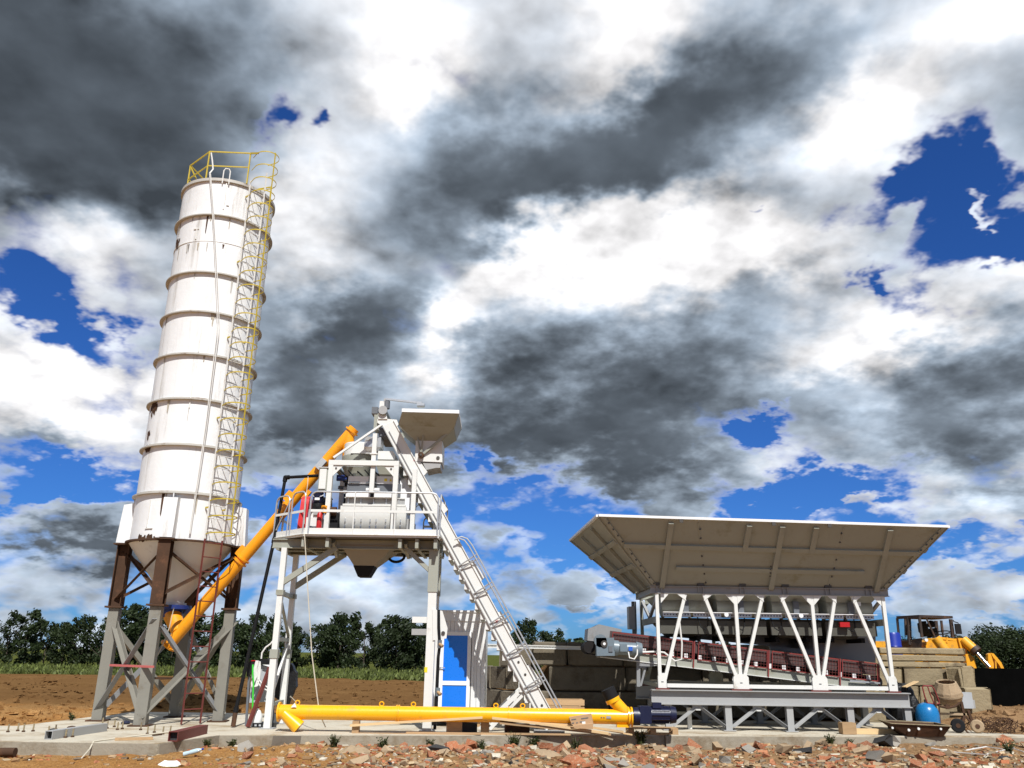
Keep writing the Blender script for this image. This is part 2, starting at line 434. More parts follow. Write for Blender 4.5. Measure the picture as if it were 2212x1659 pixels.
mat('cab_frame', (.035, .022, .016), .6, var=.2, dirt=(.10, .045, .02), dirt_amt=.35, dscale=3)
mat('belt_rubber', (.018, .016, .016), .8, var=.2, spec=.15)
mat('skirt_red', (.07, .040, .038), .6, var=.12)
mat('concrete', (.42, .375, .30), .85, var=.14, vscale=.9, dirt=(.30, .24, .17), dirt_amt=.22, dscale=1.1, bump=.012, bscale=22)
mat('slab_concrete', (.52, .47, .375), .85, var=.16, vscale=.7, dirt=(.31, .235, .145), dirt_amt=.42, dscale=1.0, bump=.010, bscale=26)
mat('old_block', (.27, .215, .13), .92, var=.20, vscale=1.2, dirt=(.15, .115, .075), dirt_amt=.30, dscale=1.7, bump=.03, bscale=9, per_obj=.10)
mat('wood', (.42, .27, .14), .75, var=.22, vscale=2, stretch=(.6, 6, 6), dirt=(.25, .16, .08), dirt_amt=.2, per_obj=.18)
mat('fresh_wood', (.60, .42, .22), .7, var=.16, vscale=2, stretch=(.6, 6, 6), per_obj=.12)
mat('cardboard', (.45, .28, .15), .85, var=.06)
mat('cloth_white', (.75, .75, .73), .9, var=.05)
mat('rope', (.55, .50, .40), .9, var=.1)
mat('cable_white', (.72, .71, .68), .5)
mat('cable_green', (.05, .55, .04), .45)
mat('bottle', (.45, .58, .66), .12, var=.1)
mat('brick', (.33, .115, .05), .92, var=.22, vscale=9, dirt=(.42, .30, .20), dirt_amt=.35, dscale=9, bump=.012, bscale=30, per_obj=.22)
mat('tan_stone', (.38, .275, .17), .92, var=.2, vscale=8, bump=.012, bscale=25, per_obj=.2)
mat('grey_stone', (.27, .245, .21), .92, var=.2, vscale=8, bump=.012, bscale=25, per_obj=.2)
mat('dark_chunk', (.035, .035, .036), .9, var=.25, vscale=8, bump=.012, bscale=25)
mat('bark', (.06, .045, .032), .9, var=.25, vscale=5)
mat('lamp_glass', (.75, .76, .78), .2)
mat('sign_yellow', (.80, .62, .02), .5)
mat('mark_red', (.50, .03, .03), .6)
mat('plate_text', (.12, .12, .12), .6)
mat('bank_black', (.003, .003, .003), .95, var=.3, spec=.0, bump=.02, bscale=6)
mat('dark_olive', (.075, .072, .058), .55, var=.12, vscale=2)
mat('slab_edge', (.30, .265, .205), .92, var=.2, vscale=1.1, dirt=(.20, .155, .10), dirt_amt=.4, dscale=1.6, bump=.015, bscale=18)
mat('ring_shade_grey', (.46, .44, .40), .55, var=.12, vscale=2, dirt=(.20, .13, .08), dirt_amt=.22, dscale=2.2)  # grey darkened for the shadow at the rings; some grime runs share it
mat('deck_brown', (.13, .11, .085), .6, var=.15, vscale=2, dirt=(.09, .07, .05), dirt_amt=.25)
mat('funnel_brown', (.27, .24, .185), .7, var=.12, vscale=2)  # even brownish tone of the discharge funnel
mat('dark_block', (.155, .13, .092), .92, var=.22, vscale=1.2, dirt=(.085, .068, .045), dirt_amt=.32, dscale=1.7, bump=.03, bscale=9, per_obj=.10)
mat('leg_grey', (.215, .205, .175), .6, var=.12, vscale=1.4, dirt=(.14, .115, .085), dirt_amt=.18, dscale=1.8, spec=.3)

# ------------------------------------------------------------------ ground, slab
from mathutils import noise as mn
def sstep(a, b, x):
    t = max(0.0, min(1.0, (x - a) / (b - a))); return t * t * (3 - 2 * t)
def edge_y(x):
    if x < -6.65: return 17.22
    if x < -6.1: return 17.22 + (x + 6.65) / 0.55 * 1.83
    if x < 3.6: return 19.05 + (x + 6.1) * 0.150
    return 20.42 + (x - 3.6) * 0.105
def fb(x, y, s, o=4): return mn.fractal(V((x * s, y * s, 3.7)), 0.9, 2.1, o)
def ground_h(x, y):
    back = -0.035 + 0.05 * fb(x, y, 0.5) * sstep(23, 30, y) + 0.035 * fb(x, y, 2.4, 3)
    if x < -10.6: back += 0.06 * sstep(-10.6, -11.6, x) * sstep(20.2, 21.2, y) + 0.05 * fb(x, y, 1.3) * sstep(20.2, 21.5, y)
    back += 0.47 * sstep(11.6, 13.6, x) * sstep(21.6, 25.0, y) * (1 - sstep(29, 36, y) * .7)
    back = min(back, -0.03) if (-10.6 < x < 11.6 and y < 26.5) else back
    # heap of fill behind the block wall
    back += 2.02 * sstep(0.2, 1.8, x) * (1 - sstep(9.6, 11.4, x)) * sstep(26.9, 27.25, y) * (1 - sstep(29.0, 32.0, y)) * (1 + .05 * fb(x, y, 1.2))
    r = sstep(-4.5, 1.0, x)
    front = -0.235 + 0.05 * fb(x, y, 0.8) + 0.03 * fb(x, y, 3.0, 3)
    front += r * (0.10 * fb(x + 9, y, 0.55) + 0.06 * sstep(0.2, 1.2, edge_y(x) - y) + 0.05 * sstep(6, 10, x))
    front += (1 - r) * 0.07 * sstep(0.0, 0.9, edge_y(x) - y) * (1 - sstep(1.0, 3.0, edge_y(x) - y)) * (1 + fb(x, y, 1.1))
    front -= 0.25 * sstep(15, 8, y)
    k = sstep(edge_y(x) + 0.25, edge_y(x) + 0.7, y)
    if x < -11 : k = sstep(19.6, 20.6, y) if x < -11.6 else max(k * 0, sstep(19.6, 20.6, y))
    return front * (1 - k) + back * k
def spread(a, b, st): 
    n = max(1, round((b - a) / st)); return [a + (b - a) * i / n for i in range(n)]
xs = [-3000, -1500, -700, -350, -180, -110, -80] + spread(-60, -18, 1.5) + spread(-18, 18, 0.14) + spread(18, 60, 1.5) + [60, 80, 110, 180, 350, 700, 1500, 3000]
ys = [-800, -300, -100, -40, -15, -5] + spread(2, 13, 0.8) + spread(13, 23, 0.11) + spread(23, 34, 0.25) + spread(34, 60, 0.8) + spread(60, 100, 2.5) + [100, 125, 160, 220, 350, 600, 1100, 2000, 3500]
mb = MB()
mb.v = [V((x, y, ground_h(x, y) if (-70 < x < 70 and 0 < y < 110) else -0.06)) for y in ys for x in xs]
nx = len(xs)
mb.f = [(j * nx + i, j * nx + i + 1, (j + 1) * nx + i + 1, (j + 1) * nx + i) for j in range(len(ys) - 1) for i in range(nx - 1)]

def soil_material():
    m = bpy.data.materials.new('soil'); m.use_nodes = True
    t = m.node_tree; t.nodes.clear(); N, L = t.nodes.new, t.links.new
    b = N('ShaderNodeBsdfPrincipled'); out = N('ShaderNodeOutputMaterial'); L(b.outputs[0], out.inputs[0])
    b.inputs['Roughness'].default_value = 0.95; b.inputs['Specular IOR Level'].default_value = 0.0
    tc = N('ShaderNodeTexCoord'); sp = N('ShaderNodeSeparateXYZ'); L(tc.outputs['Object'], sp.inputs[0])
    X, Y = S(t, sp.outputs[0]), S(t, sp.outputs[1])
    def noise(sc, det, ro=.62):
        n = N('ShaderNodeTexNoise'); L(tc.outputs['Object'], n.inputs['Vector']); n.inputs['Scale'].default_value = sc; n.inputs['Detail'].default_value = det; n.inputs['Roughness'].default_value = ro
        return S(t, n.outputs[0])
    def mixc(f, a, c):
        n = N('ShaderNodeMix'); n.data_type = 'RGBA'; L(f.s, n.inputs[0])
        for s_, v in ((6, a), (7, c)):
            if isinstance(v, tuple): n.inputs[s_].default_value = (*v, 1)
            else: L(v, n.inputs[s_])
        return n.outputs[2]
    n1, n2, n3 = noise(0.6, 8), noise(5, 8, .7), noise(26, 5, .7)
    sand = mixc((n1 * .6 + n2 * .4).step(.38, .62), (.36, .175, .055), (.44, .255, .105))
    sand = mixc(n3.step(.44, .66), sand, (.20, .10, .04))
    rub = mixc((n2 * .6 + n3 * .4).step(.38, .6), (.19, .11, .055), (.34, .21, .11))
    right = (X + (n1 - .5) * 4).step(-4.5, .5)
    front = mixc(right, sand, rub)
    fld = mixc((n1 * .5 + n2 * .5).step(.36, .64), (.130, .068, .026), (.205, .115, .048))
    fld = mixc(noise(.11, 5).step(.42, .6), fld, (.155, .083, .034))
    near = (Y + (n1 - .5) * 6).step(24, 31)
    c = mixc(near, front, fld)
    grass = mixc(n2.step(.4, .6), (.055, .075, .018), (.10, .10, .03))
    far = (Y + (n1 - .5) * 5).step(58.5, 60.5)
    c = mixc(far, c, grass)
    L(c, b.inputs['Base Color'])
    bp = N('ShaderNodeBump'); bp.inputs['Distance'].default_value = 0.06; L((n2 + n3 * .5).s, bp.inputs['Height']); L(bp.outputs[0], b.inputs['Normal'])
    MAT['soil'] = m
soil_material()
g = mb.build('ground', 'soil', smooth=True, kind='structure')

# concrete slab: an L in plan, its front edge stepping back beside the silo
pl = [(-18, 17.2), (-6.65, 17.22), (-6.1, 19.05), (3.6, 20.505)]
pl_top = pl + [(3.6, 25.6), (-10.7, 25.6), (-11.2, 20.5), (-18, 20.3)]
slab = MB().prism([(x, y, -0.40) for x, y in pl_top], (0, 0, 0.40)).build('concrete_slab', 'slab_concrete', kind='structure')
sl2 = MB().prism([(x, y, -0.40) for x, y in [(3.62, 20.42), (30, 23.2), (30, 24.0), (12.3, 24.0), (12.3, 25.7), (3.62, 25.7)]], (0, 0, 0.394)).build('concrete_slab', 'slab_concrete', kind='structure')
# kerb strip along the front of the right hand slab
MB().prism([(3.7, 20.432, -.3), (12.4, 21.346, -.3), (12.4, 21.56, -.3), (3.7, 20.65, -.3)], (0, 0, .318)).build('kerb', 'slab_concrete', kind='structure')

# dirty formed faces of the slabs
for a, b in (((-18, 17.2), (-6.65, 17.22)), ((-6.65, 17.22), (-6.1, 19.05)), ((-6.1, 19.05), (3.6, 20.505)), ((3.62, 20.42), (30, 23.2))):
    A_, B_ = V((*a, -.2)), V((*b, -.2)); d = (B_ - A_).normalized(); nn = V((d.y, -d.x, 0))
    MB().bar(A_ + nn * .008, B_ + nn * .008, .016, .38).build('slab_face', 'slab_edge', kind='structure')

# ------------------------------------------------------------------ cement silo
SC = V((-8.72, 22.36, 0)); SR = 1.305
silo = thing('cement_silo', 'tall white cylindrical cement silo on four brown and grey legs', 'silo', SC)
LOS = V((-.363, .932, 0)); LAT = V((.932, .363, 0))
Z0, Z1 = 4.33, 14.72
RING_Z = [13.55, 11.75, 10.56, 9.32, 8.06, 6.81, 5.55]
# shell in strakes: each strake its own plate ring, dented a little
zs = [Z0] + RING_Z[::-1] + [Z1]
for i in range(len(zs) - 1):
    mb = MB(); n, k = 96, 10
    lo, hi = zs[i], zs[i + 1]
    vs = []
    for j in range(k + 1):
        z = lo + (hi - lo) * j / k
        for q in range(n):
            a = 2 * pi * q / n
            d = 0.010 * mn.noise(V((cos(a) * 1.6 + i * 5, sin(a) * 1.6, z * 0.9)))
            for (da, dz, w, dep) in DENTS if 'DENTS' in globals() else []: pass
            r = SR + d * sin(pi * j / k)
            vs.append(SC + V((cos(a) * r, sin(a) * r, z)))
    mb.raw(vs, [(j * n + q, j * n + (q + 1) % n, (j + 1) * n + (q + 1) % n, (j + 1) * n + q) for j in range(k) for q in range(n)])
    mb.build('shell_plate', 'white_shell', silo, smooth=True)
for z in RING_Z:
    MB().lathe([(SR - .02, z - .045), (SR + .095, z - .045), (SR + .095, z - .015), (SR + .02, z - .012), (SR + .02, z + .03), (SR - .02, z + .03)], SC, n=96).build('stiffening_ring', 'ring_shade_grey', silo, smooth=True)
MB().lathe([(SR - .02, Z1 - .09), (SR + .06, Z1 - .09), (SR + .06, Z1), (SR - .02, Z1)], SC, n=96).build('rim', 'ring_shade_grey', silo, smooth=True)
MB().lathe([(SR - .01, 12.70), (SR + .012, 12.70), (SR + .012, 12.715), (SR - .01, 12.715)], SC, n=96).build('weld_seam', 'white_trim', silo)
MB().lathe([(SR, Z1 - .01), (SR * .5, Z1 + .10), (0.01, Z1 + .16)], SC, n=64).build('roof', 'white_trim', silo, smooth=True)
MB().lathe([(SR - .03, Z0 + .03), (SR + .10, Z0 + .03), (SR + .10, Z0 - .015), (SR - .05, Z0 - .015)], SC, n=96).build('base_ring', 'rust_brown', silo, smooth=True)
MB().lathe([(SR, Z0 - .015), (.24, 2.92), (.235, 2.80)], SC, n=72).build('cone', 'cream_light', silo, smooth=True)
MB().lathe([(.235, 2.86), (.30, 2.86), (.30, 2.80), (.235, 2.80)], SC, n=32).build('outlet_collar', 'white_trim', silo, smooth=True)
MB().lathe([(0.01, 2.80), (.44, 2.80), (.44, 2.70), (.26, 2.70), (.26, 2.50), (.01, 2.50)], SC, n=28).build('outlet_valve', 'blue_flange', silo, smooth=True)
MB().cbox(SC + V((.42, -.12, 2.66)), (.22, .10, .12)).build('valve_actuator', 'navy_motor', silo)
# small pads and stains welded on the shell
def on_shell(phi, z, r=SR): # phi: angle from the side facing the camera, + to the right
    n_ = LAT * sin(phi) - LOS * cos(phi)
    return SC + n_ * r + V((0, 0, z)), n_, (LAT * cos(phi) + LOS * sin(phi))
for phi, z, w, h in ((-.22, 8.1, .03, .62), (-.20, 9.75, .025, .75), (-.62, 13.1, .16, .03), (-.60, 12.95, .03, .35), (-.75, 5.0, .02, .7), (-.70, 4.62, .22, .02), (-.1, 14.2, .03, .9), (-.02, 13.9, .07, .03)):
    p, nn, tt = on_shell(phi, z, SR + .01)
    MB().bar(p - V((0, 0, h / 2)), p + V((0, 0, h / 2)), w, .03, nn).build('weld_pad', 'white_trim', silo)
def stain(phi0, z0, w, h, m, seed, k=26):
    mb = MB(); rn = random.Random(seed)
    for i in range(k):
        ph = phi0 + rn.gauss(0, w / SR * .35); z = z0 - abs(rn.gauss(0, h * .45)); s_ = .012 + .035 * rn.random()
        p, nn, tt = on_shell(ph, z, SR + .008 + .0004 * i)
        pts = [p + tt * s_ * cos(a) * (1 + .4 * rn.random()) + V((0, 0, s_ * sin(a) * (1.2 + 1.6 * rn.random()))) for a in [2 * pi * q / 7 for q in range(7)]]
        mb.plate(pts, .003)
    mb.build('rust_patch', m, silo)
stain(-1.12, 8.02, .22, .42, 'rust_brown', 3); stain(-1.2, 12.95, .2, .3, 'rust_brown', 5, 14); stain(-1.1, 6.78, .3, .08, 'rust_brown', 6, 14); stain(-.75, 4.40, .5, .03, 'rust_brown', 9, 12); stain(-1.15, 7.2, .15, .2, 'rust_brown', 12, 8)
rn = random.Random(40)
for k in range(26):
    z = rn.choice(RING_Z + [12.7]) - .05; ph = rn.uniform(-1.25, .35); h_ = .12 + .55 * rn.random() ** 2; w_ = .012 + .03 * rn.random()
    p, nn, tt = on_shell(ph, z, SR + .012)
    MB().plate([p - tt * w_, p + tt * w_, p + tt * w_ * .3 - V((0, 0, h_)), p - tt * w_ * .5 - V((0, 0, h_ * .9))], .003).build('grime_run', rn.choice(['concrete', 'ring_shade_grey', 'concrete', 'rust_brown']), silo)
# brackets and legs
LEG_DIRS = [(-.38, -1.4), (1.4, -.38), (.38, 1.4), (-1.4, .38)]     # lateral / along the line of sight
LEGS = []
for (l, f_) in LEG_DIRS:
    d = (LAT * l + LOS * f_).normalized(); LEGS.append(d)
for d in LEGS:
    t = V((-d.y, d.x, 0)); up = V((0, 0, 1))
    b = SC + d * (SR - .02)
    mb = MB()
    for sgn in (-1, 1):
        mb.hexa([b + t * sgn * .15 - t * .008 + V((0, 0, 4.36)), b + t * sgn * .15 + t * .008 + V((0, 0, 4.36)), b + t * sgn * .15 + t * .008 + d * .36 + V((0, 0, 4.36)), b + t * sgn * .15 - t * .008 + d * .36 + V((0, 0, 4.36)),
                 b + t * sgn * .15 - t * .008 + V((0, 0, 5.42)), b + t * sgn * .15 + t * .008 + V((0, 0, 5.42)), b + t * sgn * .15 + t * .008 + d * .30 + V((0, 0, 5.36)), b + t * sgn * .15 - t * .008 + d * .30 + V((0, 0, 5.36))])
    mb.hexa([b + d * .345 - t * .17 + V((0, 0, 4.36)), b + d * .345 + t * .17 + V((0, 0, 4.36)), b + d * .365 + t * .17 + V((0, 0, 4.36)), b + d * .365 - t * .17 + V((0, 0, 4.36)),
             b + d * .285 - t * .17 + V((0, 0, 5.36)), b + d * .285 + t * .17 + V((0, 0, 5.36)), b + d * .305 + t * .17 + V((0, 0, 5.36)), b + d * .305 - t * .17 + V((0, 0, 5.36))])
    mb.build('leg_bracket', 'white_shell', silo)
    MB().prism([b + V((0, 0, 5.45)) - t * .012, b + V((0, 0, 5.45)) + t * .012, b + d * .12 + V((0, 0, 5.40)) + t * .012, b + d * .12 + V((0, 0, 5.40)) - t * .012], (0, 0, .10)).build('gusset', 'white_shell', silo)
    c = SC + d * 1.45
    MB().bar(c + V((0, 0, 4.31)), c + V((0, 0, 4.34)), .48, .46, d).build('bearing_plate', 'rust_brown', silo)
    mb = MB().ibeam(c + V((0, 0, 2.76)), c + V((0, 0, 4.30)), .30, .30, .022, .016, d)
    mb.build('leg', 'rust_brown', silo)
    MB().bar(c + V((0, 0, 2.71)), c + V((0, 0, 2.755)), .42, .42, d).build('joint_plate', 'rust_brown', silo)
    MB().bar(c + V((0, 0, .03)), c + V((0, 0, 2.70)), .27, .25, d).build('leg_extension', 'leg_grey', silo)
    MB().bar(c + V((0, 0, 0)), c + V((0, 0, .03)), .46, .46, d).build('foot_plate', 'rust_brown', silo)
def legp(i, z, out=0.0): return SC + LEGS[i % 4] * (1.45 + out) + V((0, 0, z))
for i in range(4):
    a, b = i, i + 1
    nn = (LEGS[a] + LEGS[b % 4]).normalized()
    MB().angle(legp(a, 2.95, .05), legp(b, 4.15, .05), .075, .014, nn).build('upper_brace', 'rust_brown', silo)
    MB().angle(legp(a, 4.15) - nn * .06, legp(b, 2.95) - nn * .06, .075, .014, nn).build('upper_brace', 'rust_brown', silo)
    MB().angle(legp(a, .22, .14), legp(b, 2.45, .14), .13, .016, nn).build('lower_brace', 'leg_grey' if i != 3 else 'slate_steel', silo)
    MB().angle(legp(a, 2.45) + nn * .02, legp(b, .22) + nn * .02, .13, .016, nn).build('lower_brace', 'leg_grey' if i % 2 else 'slate_steel', silo)
MB().bar(legp(3, 1.32, .2) * .72 + legp(0, 1.32, .2) * .28, legp(3, 1.32, .2) * -.12 + legp(0, 1.32, .2) * 1.12, .09, .05).build('cross_bar', 'pink_red', silo)
MB().bar(legp(0, 1.05, -.2), legp(1, 1.02, -.2), .08, .05).build('cross_bar', 'rust_brown', silo)

# caged ladder
phi = radians(30)
ln = LAT * sin(phi) - LOS * cos(phi); lt = LAT * cos(phi) + LOS * sin(phi)
LB = SC + ln * (SR + .15)
for s_ in (-1, 1):
    MB().bar(LB + lt * .25 * s_ + V((0, 0, 4.40)), LB + lt * .25 * s_ + V((0, 0, 15.3 if s_ > 0 else 14.8)), .022, .05, ln).build('ladder_rail', 'white_trim', silo)
    MB().bar(LB + lt * .25 * s_ + V((0, 0, .02)), LB + lt * .25 * s_ + V((0, 0, 4.40)), .022, .05, ln).build('lower_ladder_rail', 'primer_red', silo)
def shared(mb, name, mat_, parent, org):
    return mb.build(name, mat_, parent, org=org)
def array(first, offs):
    for o in offs:
        c = first.copy(); COL.objects.link(c); c.location = first.location + V(o)
rung = MB().tube(LB - lt * .25 + V((0, 0, 4.6)), LB + lt * .25 + V((0, 0, 4.6)), .012, n=6).build('rung', 'white_trim', silo, org=LB + V((0, 0, 4.6)))
array(rung, [(0, 0, .33 * i) for i in range(1, 31)])
rung = MB().tube(LB - lt * .25 + V((0, 0, .35)), LB + lt * .25 + V((0, 0, .35)), .014, n=6).build('lower_rung', 'primer_red', silo, org=LB + V((0, 0, .35)))
array(rung, [(0, 0, .36 * i) for i in range(1, 12)])
def hoop_pts(z, k=20, r=.345):
    out = []
    for i in range(k + 1):
        a = -pi / 2 - .35 + (pi + .7) * i / k
        out.append(LB + ln * (.335 + cos(a) * r) + lt * sin(a) * r * .93 + V((0, 0, z)))
    return [LB - lt * .25 + V((0, 0, z))] + out + [LB + lt * .25 + V((0, 0, z))]
def band(pts, h, t=.008):
    mb = MB(); n = len(pts)
    c = sum(pts, V((0, 0, 0))) / n
    for i in range(n - 1):
        p, q = pts[i], pts[i + 1]
        o1 = (V((p.x - c.x, p.y - c.y, 0))).normalized() * t; o2 = (V((q.x - c.x, q.y - c.y, 0))).normalized() * t
        hz = V((0, 0, h))
        mb.hexa([p, q, q + o2, p + o1, p + hz, q + hz, q + o2 + hz, p + o1 + hz])
    return mb
HZ0, HN = 4.50, 27
step = (15.55 - HZ0) / (HN - 1)
hoop = band(hoop_pts(HZ0), .032).build('cage_hoop', 'rail_yellow', silo, org=LB + V((0, 0, HZ0)))
array(hoop, [(0, 0, step * i) for i in range(1, HN)])
for a, w in ((0.05, .038),):
    p = LB + ln * (.335 + cos(a) * .36) + lt * sin(a) * .34
    nn = (ln * cos(a) + lt * sin(a)).normalized()
    MB().bar(p + V((0, 0, HZ0)), p + V((0, 0, 15.6)), w, .008, nn).build('cage_strap', 'rail_yellow' if a < .5 and a > -.5 else 'white_trim', silo)
for z in (5.2, 7.6, 9.9, 12.2, 14.3):
    for s_ in (-1, 1):
        MB().bar(LB + lt * .25 * s_ + V((0, 0, z)), LB + lt * .25 * s_ - ln * .15 + V((0, 0, z)), .03, .04).build('ladder_bracket', 'rail_yellow', silo)
# guard rail on the roof
GP = [SC + V(p) for p in ((.95, .85, 14.75), (-.2, 1.2, 14.75), (-1.05, .55, 14.75), (-1.18, -.36, 14.72), (-.33, -1.12, 14.72), (.86, -1.06, 14.72))]
for p in GP:
    MB().bar(p, p + V((0, 0, 1.03)), .035, .035).build('guard_post', 'rail_yellow', silo)
for a, b in zip(GP, GP[1:]):
    for h, w in ((1.03, .036), (.55, .03)):
        MB().bar(a + V((0, 0, h)), b + V((0, 0, h)), .03, w).build('guard_rail', 'rail_yellow', silo)
q = hoop_pts(15.55)
MB().bar(GP[-1] + V((0, 0, 1.03)), q[3], .03, .05).build('guard_rail', 'rail_yellow', silo)
MB().bar(GP[3] + V((0, 0, 1.0)), GP[3] + V((.55, -.35, .05)), .03, .03).build('guard_brace', 'rail_yellow', silo)
p, nn, tt = on_shell(-.12, 14.55, SR + .05)
MB().wire([p - tt * .09, p - tt * .09 + V((0, 0, .42)), p - tt * .05 + V((0, 0, .5)), p + tt * .05 + V((0, 0, .5)), p + tt * .09 + V((0, 0, .42)), p + tt * .09], .018).build('lifting_eye', 'white_trim', silo)
# two cables hanging down the front of the shell
for k, dphi in enumerate((0, .035)):
    pts = []
    for i in range(40):
        u = i / 39
        z = 15.7 - u * 11.2
        ph = -.62 + dphi * (1 - abs(u - .5)) + 0.72 * min(1, u * 2.0) ** 0.8 + .08 * max(0, u - .5) - .05 * max(0, u - .75) * 4
        pts.append(on_shell(ph, z, SR + (.12 if z > 5.6 else .07) - (.25 if z > 14.9 else 0))[0])
    MB().wire(pts, .011, n=5).build('hanging_cable', 'cable_white', silo)

# ------------------------------------------------------------------ inclined screw conveyor (silo to tower)
A0, A1 = V((-8.60, 22.02, 1.80)), V((-4.25, 21.72, 7.47))
ad = (A1 - A0).normalized()
sc_ = thing('screw_conveyor', 'orange tubular screw conveyor rising from the silo outlet to the mixing tower', 'conveyor', A0)
tb = MB().tube(A0, A1, .148, n=32).build('tube', 'orange_paint', sc_, smooth=True)
for u in (0.0, .37, .385, .625, .985):
    p = A0 + (A1 - A0) * u
    MB().tube(p - ad * .022, p + ad * .022, .195 if u else .21, n=28).build('flange', 'orange_paint', sc_, smooth=True)
MB().tube(SC + V((0.02, -.05, 2.55)), A0 + ad * .38 + V((0, 0, .02)), .23, .17, n=28).build('inlet_spout', 'orange_paint', sc_, smooth=True)
for u, s2 in ((.40, -1), (.655, -1), (.70, 1)):
    p = A0 + (A1 - A0) * u + ad.cross(V((0, 1, 0))).normalized() * s2 * -.19
    MB().bar(p - ad * .14, p + ad * .14, .12, .10, V((0, 1, 0))).build('mounting_lug', 'orange_paint', sc_)
MB().tube(A1 - ad * .22, A1 - ad * .22 + V((.02, 0, -.78)), .15, n=24).build('discharge_spout', 'orange_paint', sc_, smooth=True)
MB().cbox(A0 + (A1 - A0) * .815 + V((.02, -.20, .02)), (.30, .12, .16), ry=-.9).build('clamp', 'zinc_grey', sc_)

# ------------------------------------------------------------------ mixing tower: legs, platform, railing, upper frame
tw = thing('mixing_tower', 'cream steel mixing tower with railed platform on four legs beside the silo', 'tower', (-3.7, 21.4, 0))
ZD = 4.40
LX, RX, FY, BY = -5.54, -1.85, 20.70, 22.20
for x, y, w in ((LX, FY, .15), (LX - .08, BY, .15), (RX, FY, .20), (RX - .06, BY, .20)):
    if x < -4:
        MB().box((x - w / 2, y - w / 2, .02), (x + w / 2, y + w / 2, 1.55)).build('leg', 'cream_light', tw)
        MB().box((x - w / 2 - .02, y - w / 2 - .02, 1.55), (x + w / 2 + .02, y + w / 2 + .02, 1.75)).build('leg_sleeve', 'cream_shaded', tw)
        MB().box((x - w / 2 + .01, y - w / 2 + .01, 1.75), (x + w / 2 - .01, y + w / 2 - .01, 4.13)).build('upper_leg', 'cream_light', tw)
        MB().box((x - w / 2 - .015, y - w / 2 - .015, 3.0), (x + w / 2 + .015, y + w / 2 + .015, 3.12)).build('leg_sleeve', 'cream_shaded', tw)
    else:
        MB().box((x - w / 2, y - w / 2, .02), (x + w / 2, y + w / 2, 3.12)).build('leg', 'cream_light', tw)
        MB().box((x - w / 2 - .02, y - w / 2 - .02, 3.12), (x + w / 2 + .02, y + w / 2 + .02, 4.13)).build('upper_leg', 'cream_shaded', tw)
    MB().box((x - .17, y - .17, 0), (x + .17, y + .17, .02)).build('foot_plate', 'grey_steel', tw)
for y, xo in ((FY, 0), (BY, -.08)):
    MB().bar((LX + xo, y, 3.28), (LX + 1.28 + xo, y, 4.16), .11, .13).build('knee_brace', 'cream_shaded', tw)
    MB().bar((RX, y, 3.55), (RX - .7, y, 4.16), .09, .10).build('knee_brace', 'cream_shaded', tw)
for z, h in ((3.05, .10), (1.98, .09), (.52, .08)):
    MB().bar((LX, FY + .06, z), (LX - .08, BY - .06, z), .09, h).build('leg_tie', 'cream_shaded', tw)
MB().bar((LX - .02, FY + .05, 3.0), (LX - .07, BY - .05, 2.05), .06, .06).build('leg_diagonal', 'cream_shaded', tw)
MB().bar((LX - .02, FY + .05, .60), (LX - .07, BY - .05, 1.92), .06, .07).build('leg_diagonal', 'cream_light', tw)
# hinge plate and lugs on the right front leg
MB().prism([(RX + .06, FY - .125, 2.0), (RX + .38, FY - .125, 2.05), (RX + .40, FY - .125, 2.28), (RX + .26, FY - .125, 2.68), (RX + .02, FY - .125, 2.72)], (0, .03, 0)).build('hinge_plate', 'cream_light', tw)
MB().tube((RX + .30, FY - .15, 2.17), (RX + .30, FY - .05, 2.17), .045, n=14).build('hinge_pin', 'bolt', tw)
for z in (2.40, 2.12):
    MB().box((RX - .46, FY - .06, z), (RX - .10, FY + .06, z + .14)).build('lug', 'cream_light' if z > 2.3 else 'grey_steel', tw)
MB().box((RX - .11, FY - .104, 1.28), (RX - .04, FY - .101, 1.40)).build('warning_plate', 'sign_yellow', tw)
# platform beams
for y in (FY + .02, 21.35, BY + .02):
    MB().ibeam((-5.85, y, 4.235), (-1.72, y, 4.235), .12, .22, .02, .015).build('platform_beam', 'cream_shaded', tw)
for x in (-5.80, -5.0, -4.42, -2.66, -2.25, -1.80):
    y0 = 20.28 if x > -5.2 else 21.0
    MB().box((x - .04, y0, 4.12), (x + .04, 22.62, 4.345)).build('cross_beam', 'cream_shaded', tw)
for x in (-4.33, -2.55):
    MB().bar((x, 20.62, 4.30), (x + .05, 20.95, 3.98), .07, .16).build('hanger', 'cream_shaded', tw)
deck = [(-4.97, 20.22), (-1.74, 20.22), (-1.74, 22.65), (-5.95, 22.65), (-5.95, 21.12)]
MB().prism([(x, y, 4.36) for x, y in deck], (0, 0, .035)).build('deck_plate', 'deck_brown', tw)
for a, b in zip(deck, deck[1:] + deck[:1]):
    A_, B_ = V((*a, 0)), V((*b, 0)); d = (B_ - A_).normalized(); nrm = V((d.y, -d.x, 0))
    MB().bar(A_ + nrm * .01 + V((0, 0, 4.46)), B_ + nrm * .01 + V((0, 0, 4.46)), .02, .20).build('toe_board', 'cream_light', tw)
    MB().bar(A_ + nrm * .035 + V((0, 0, 4.41)), B_ + nrm * .035 + V((0, 0, 4.41)), .05, .012).build('edge_flange', 'cream_light', tw)
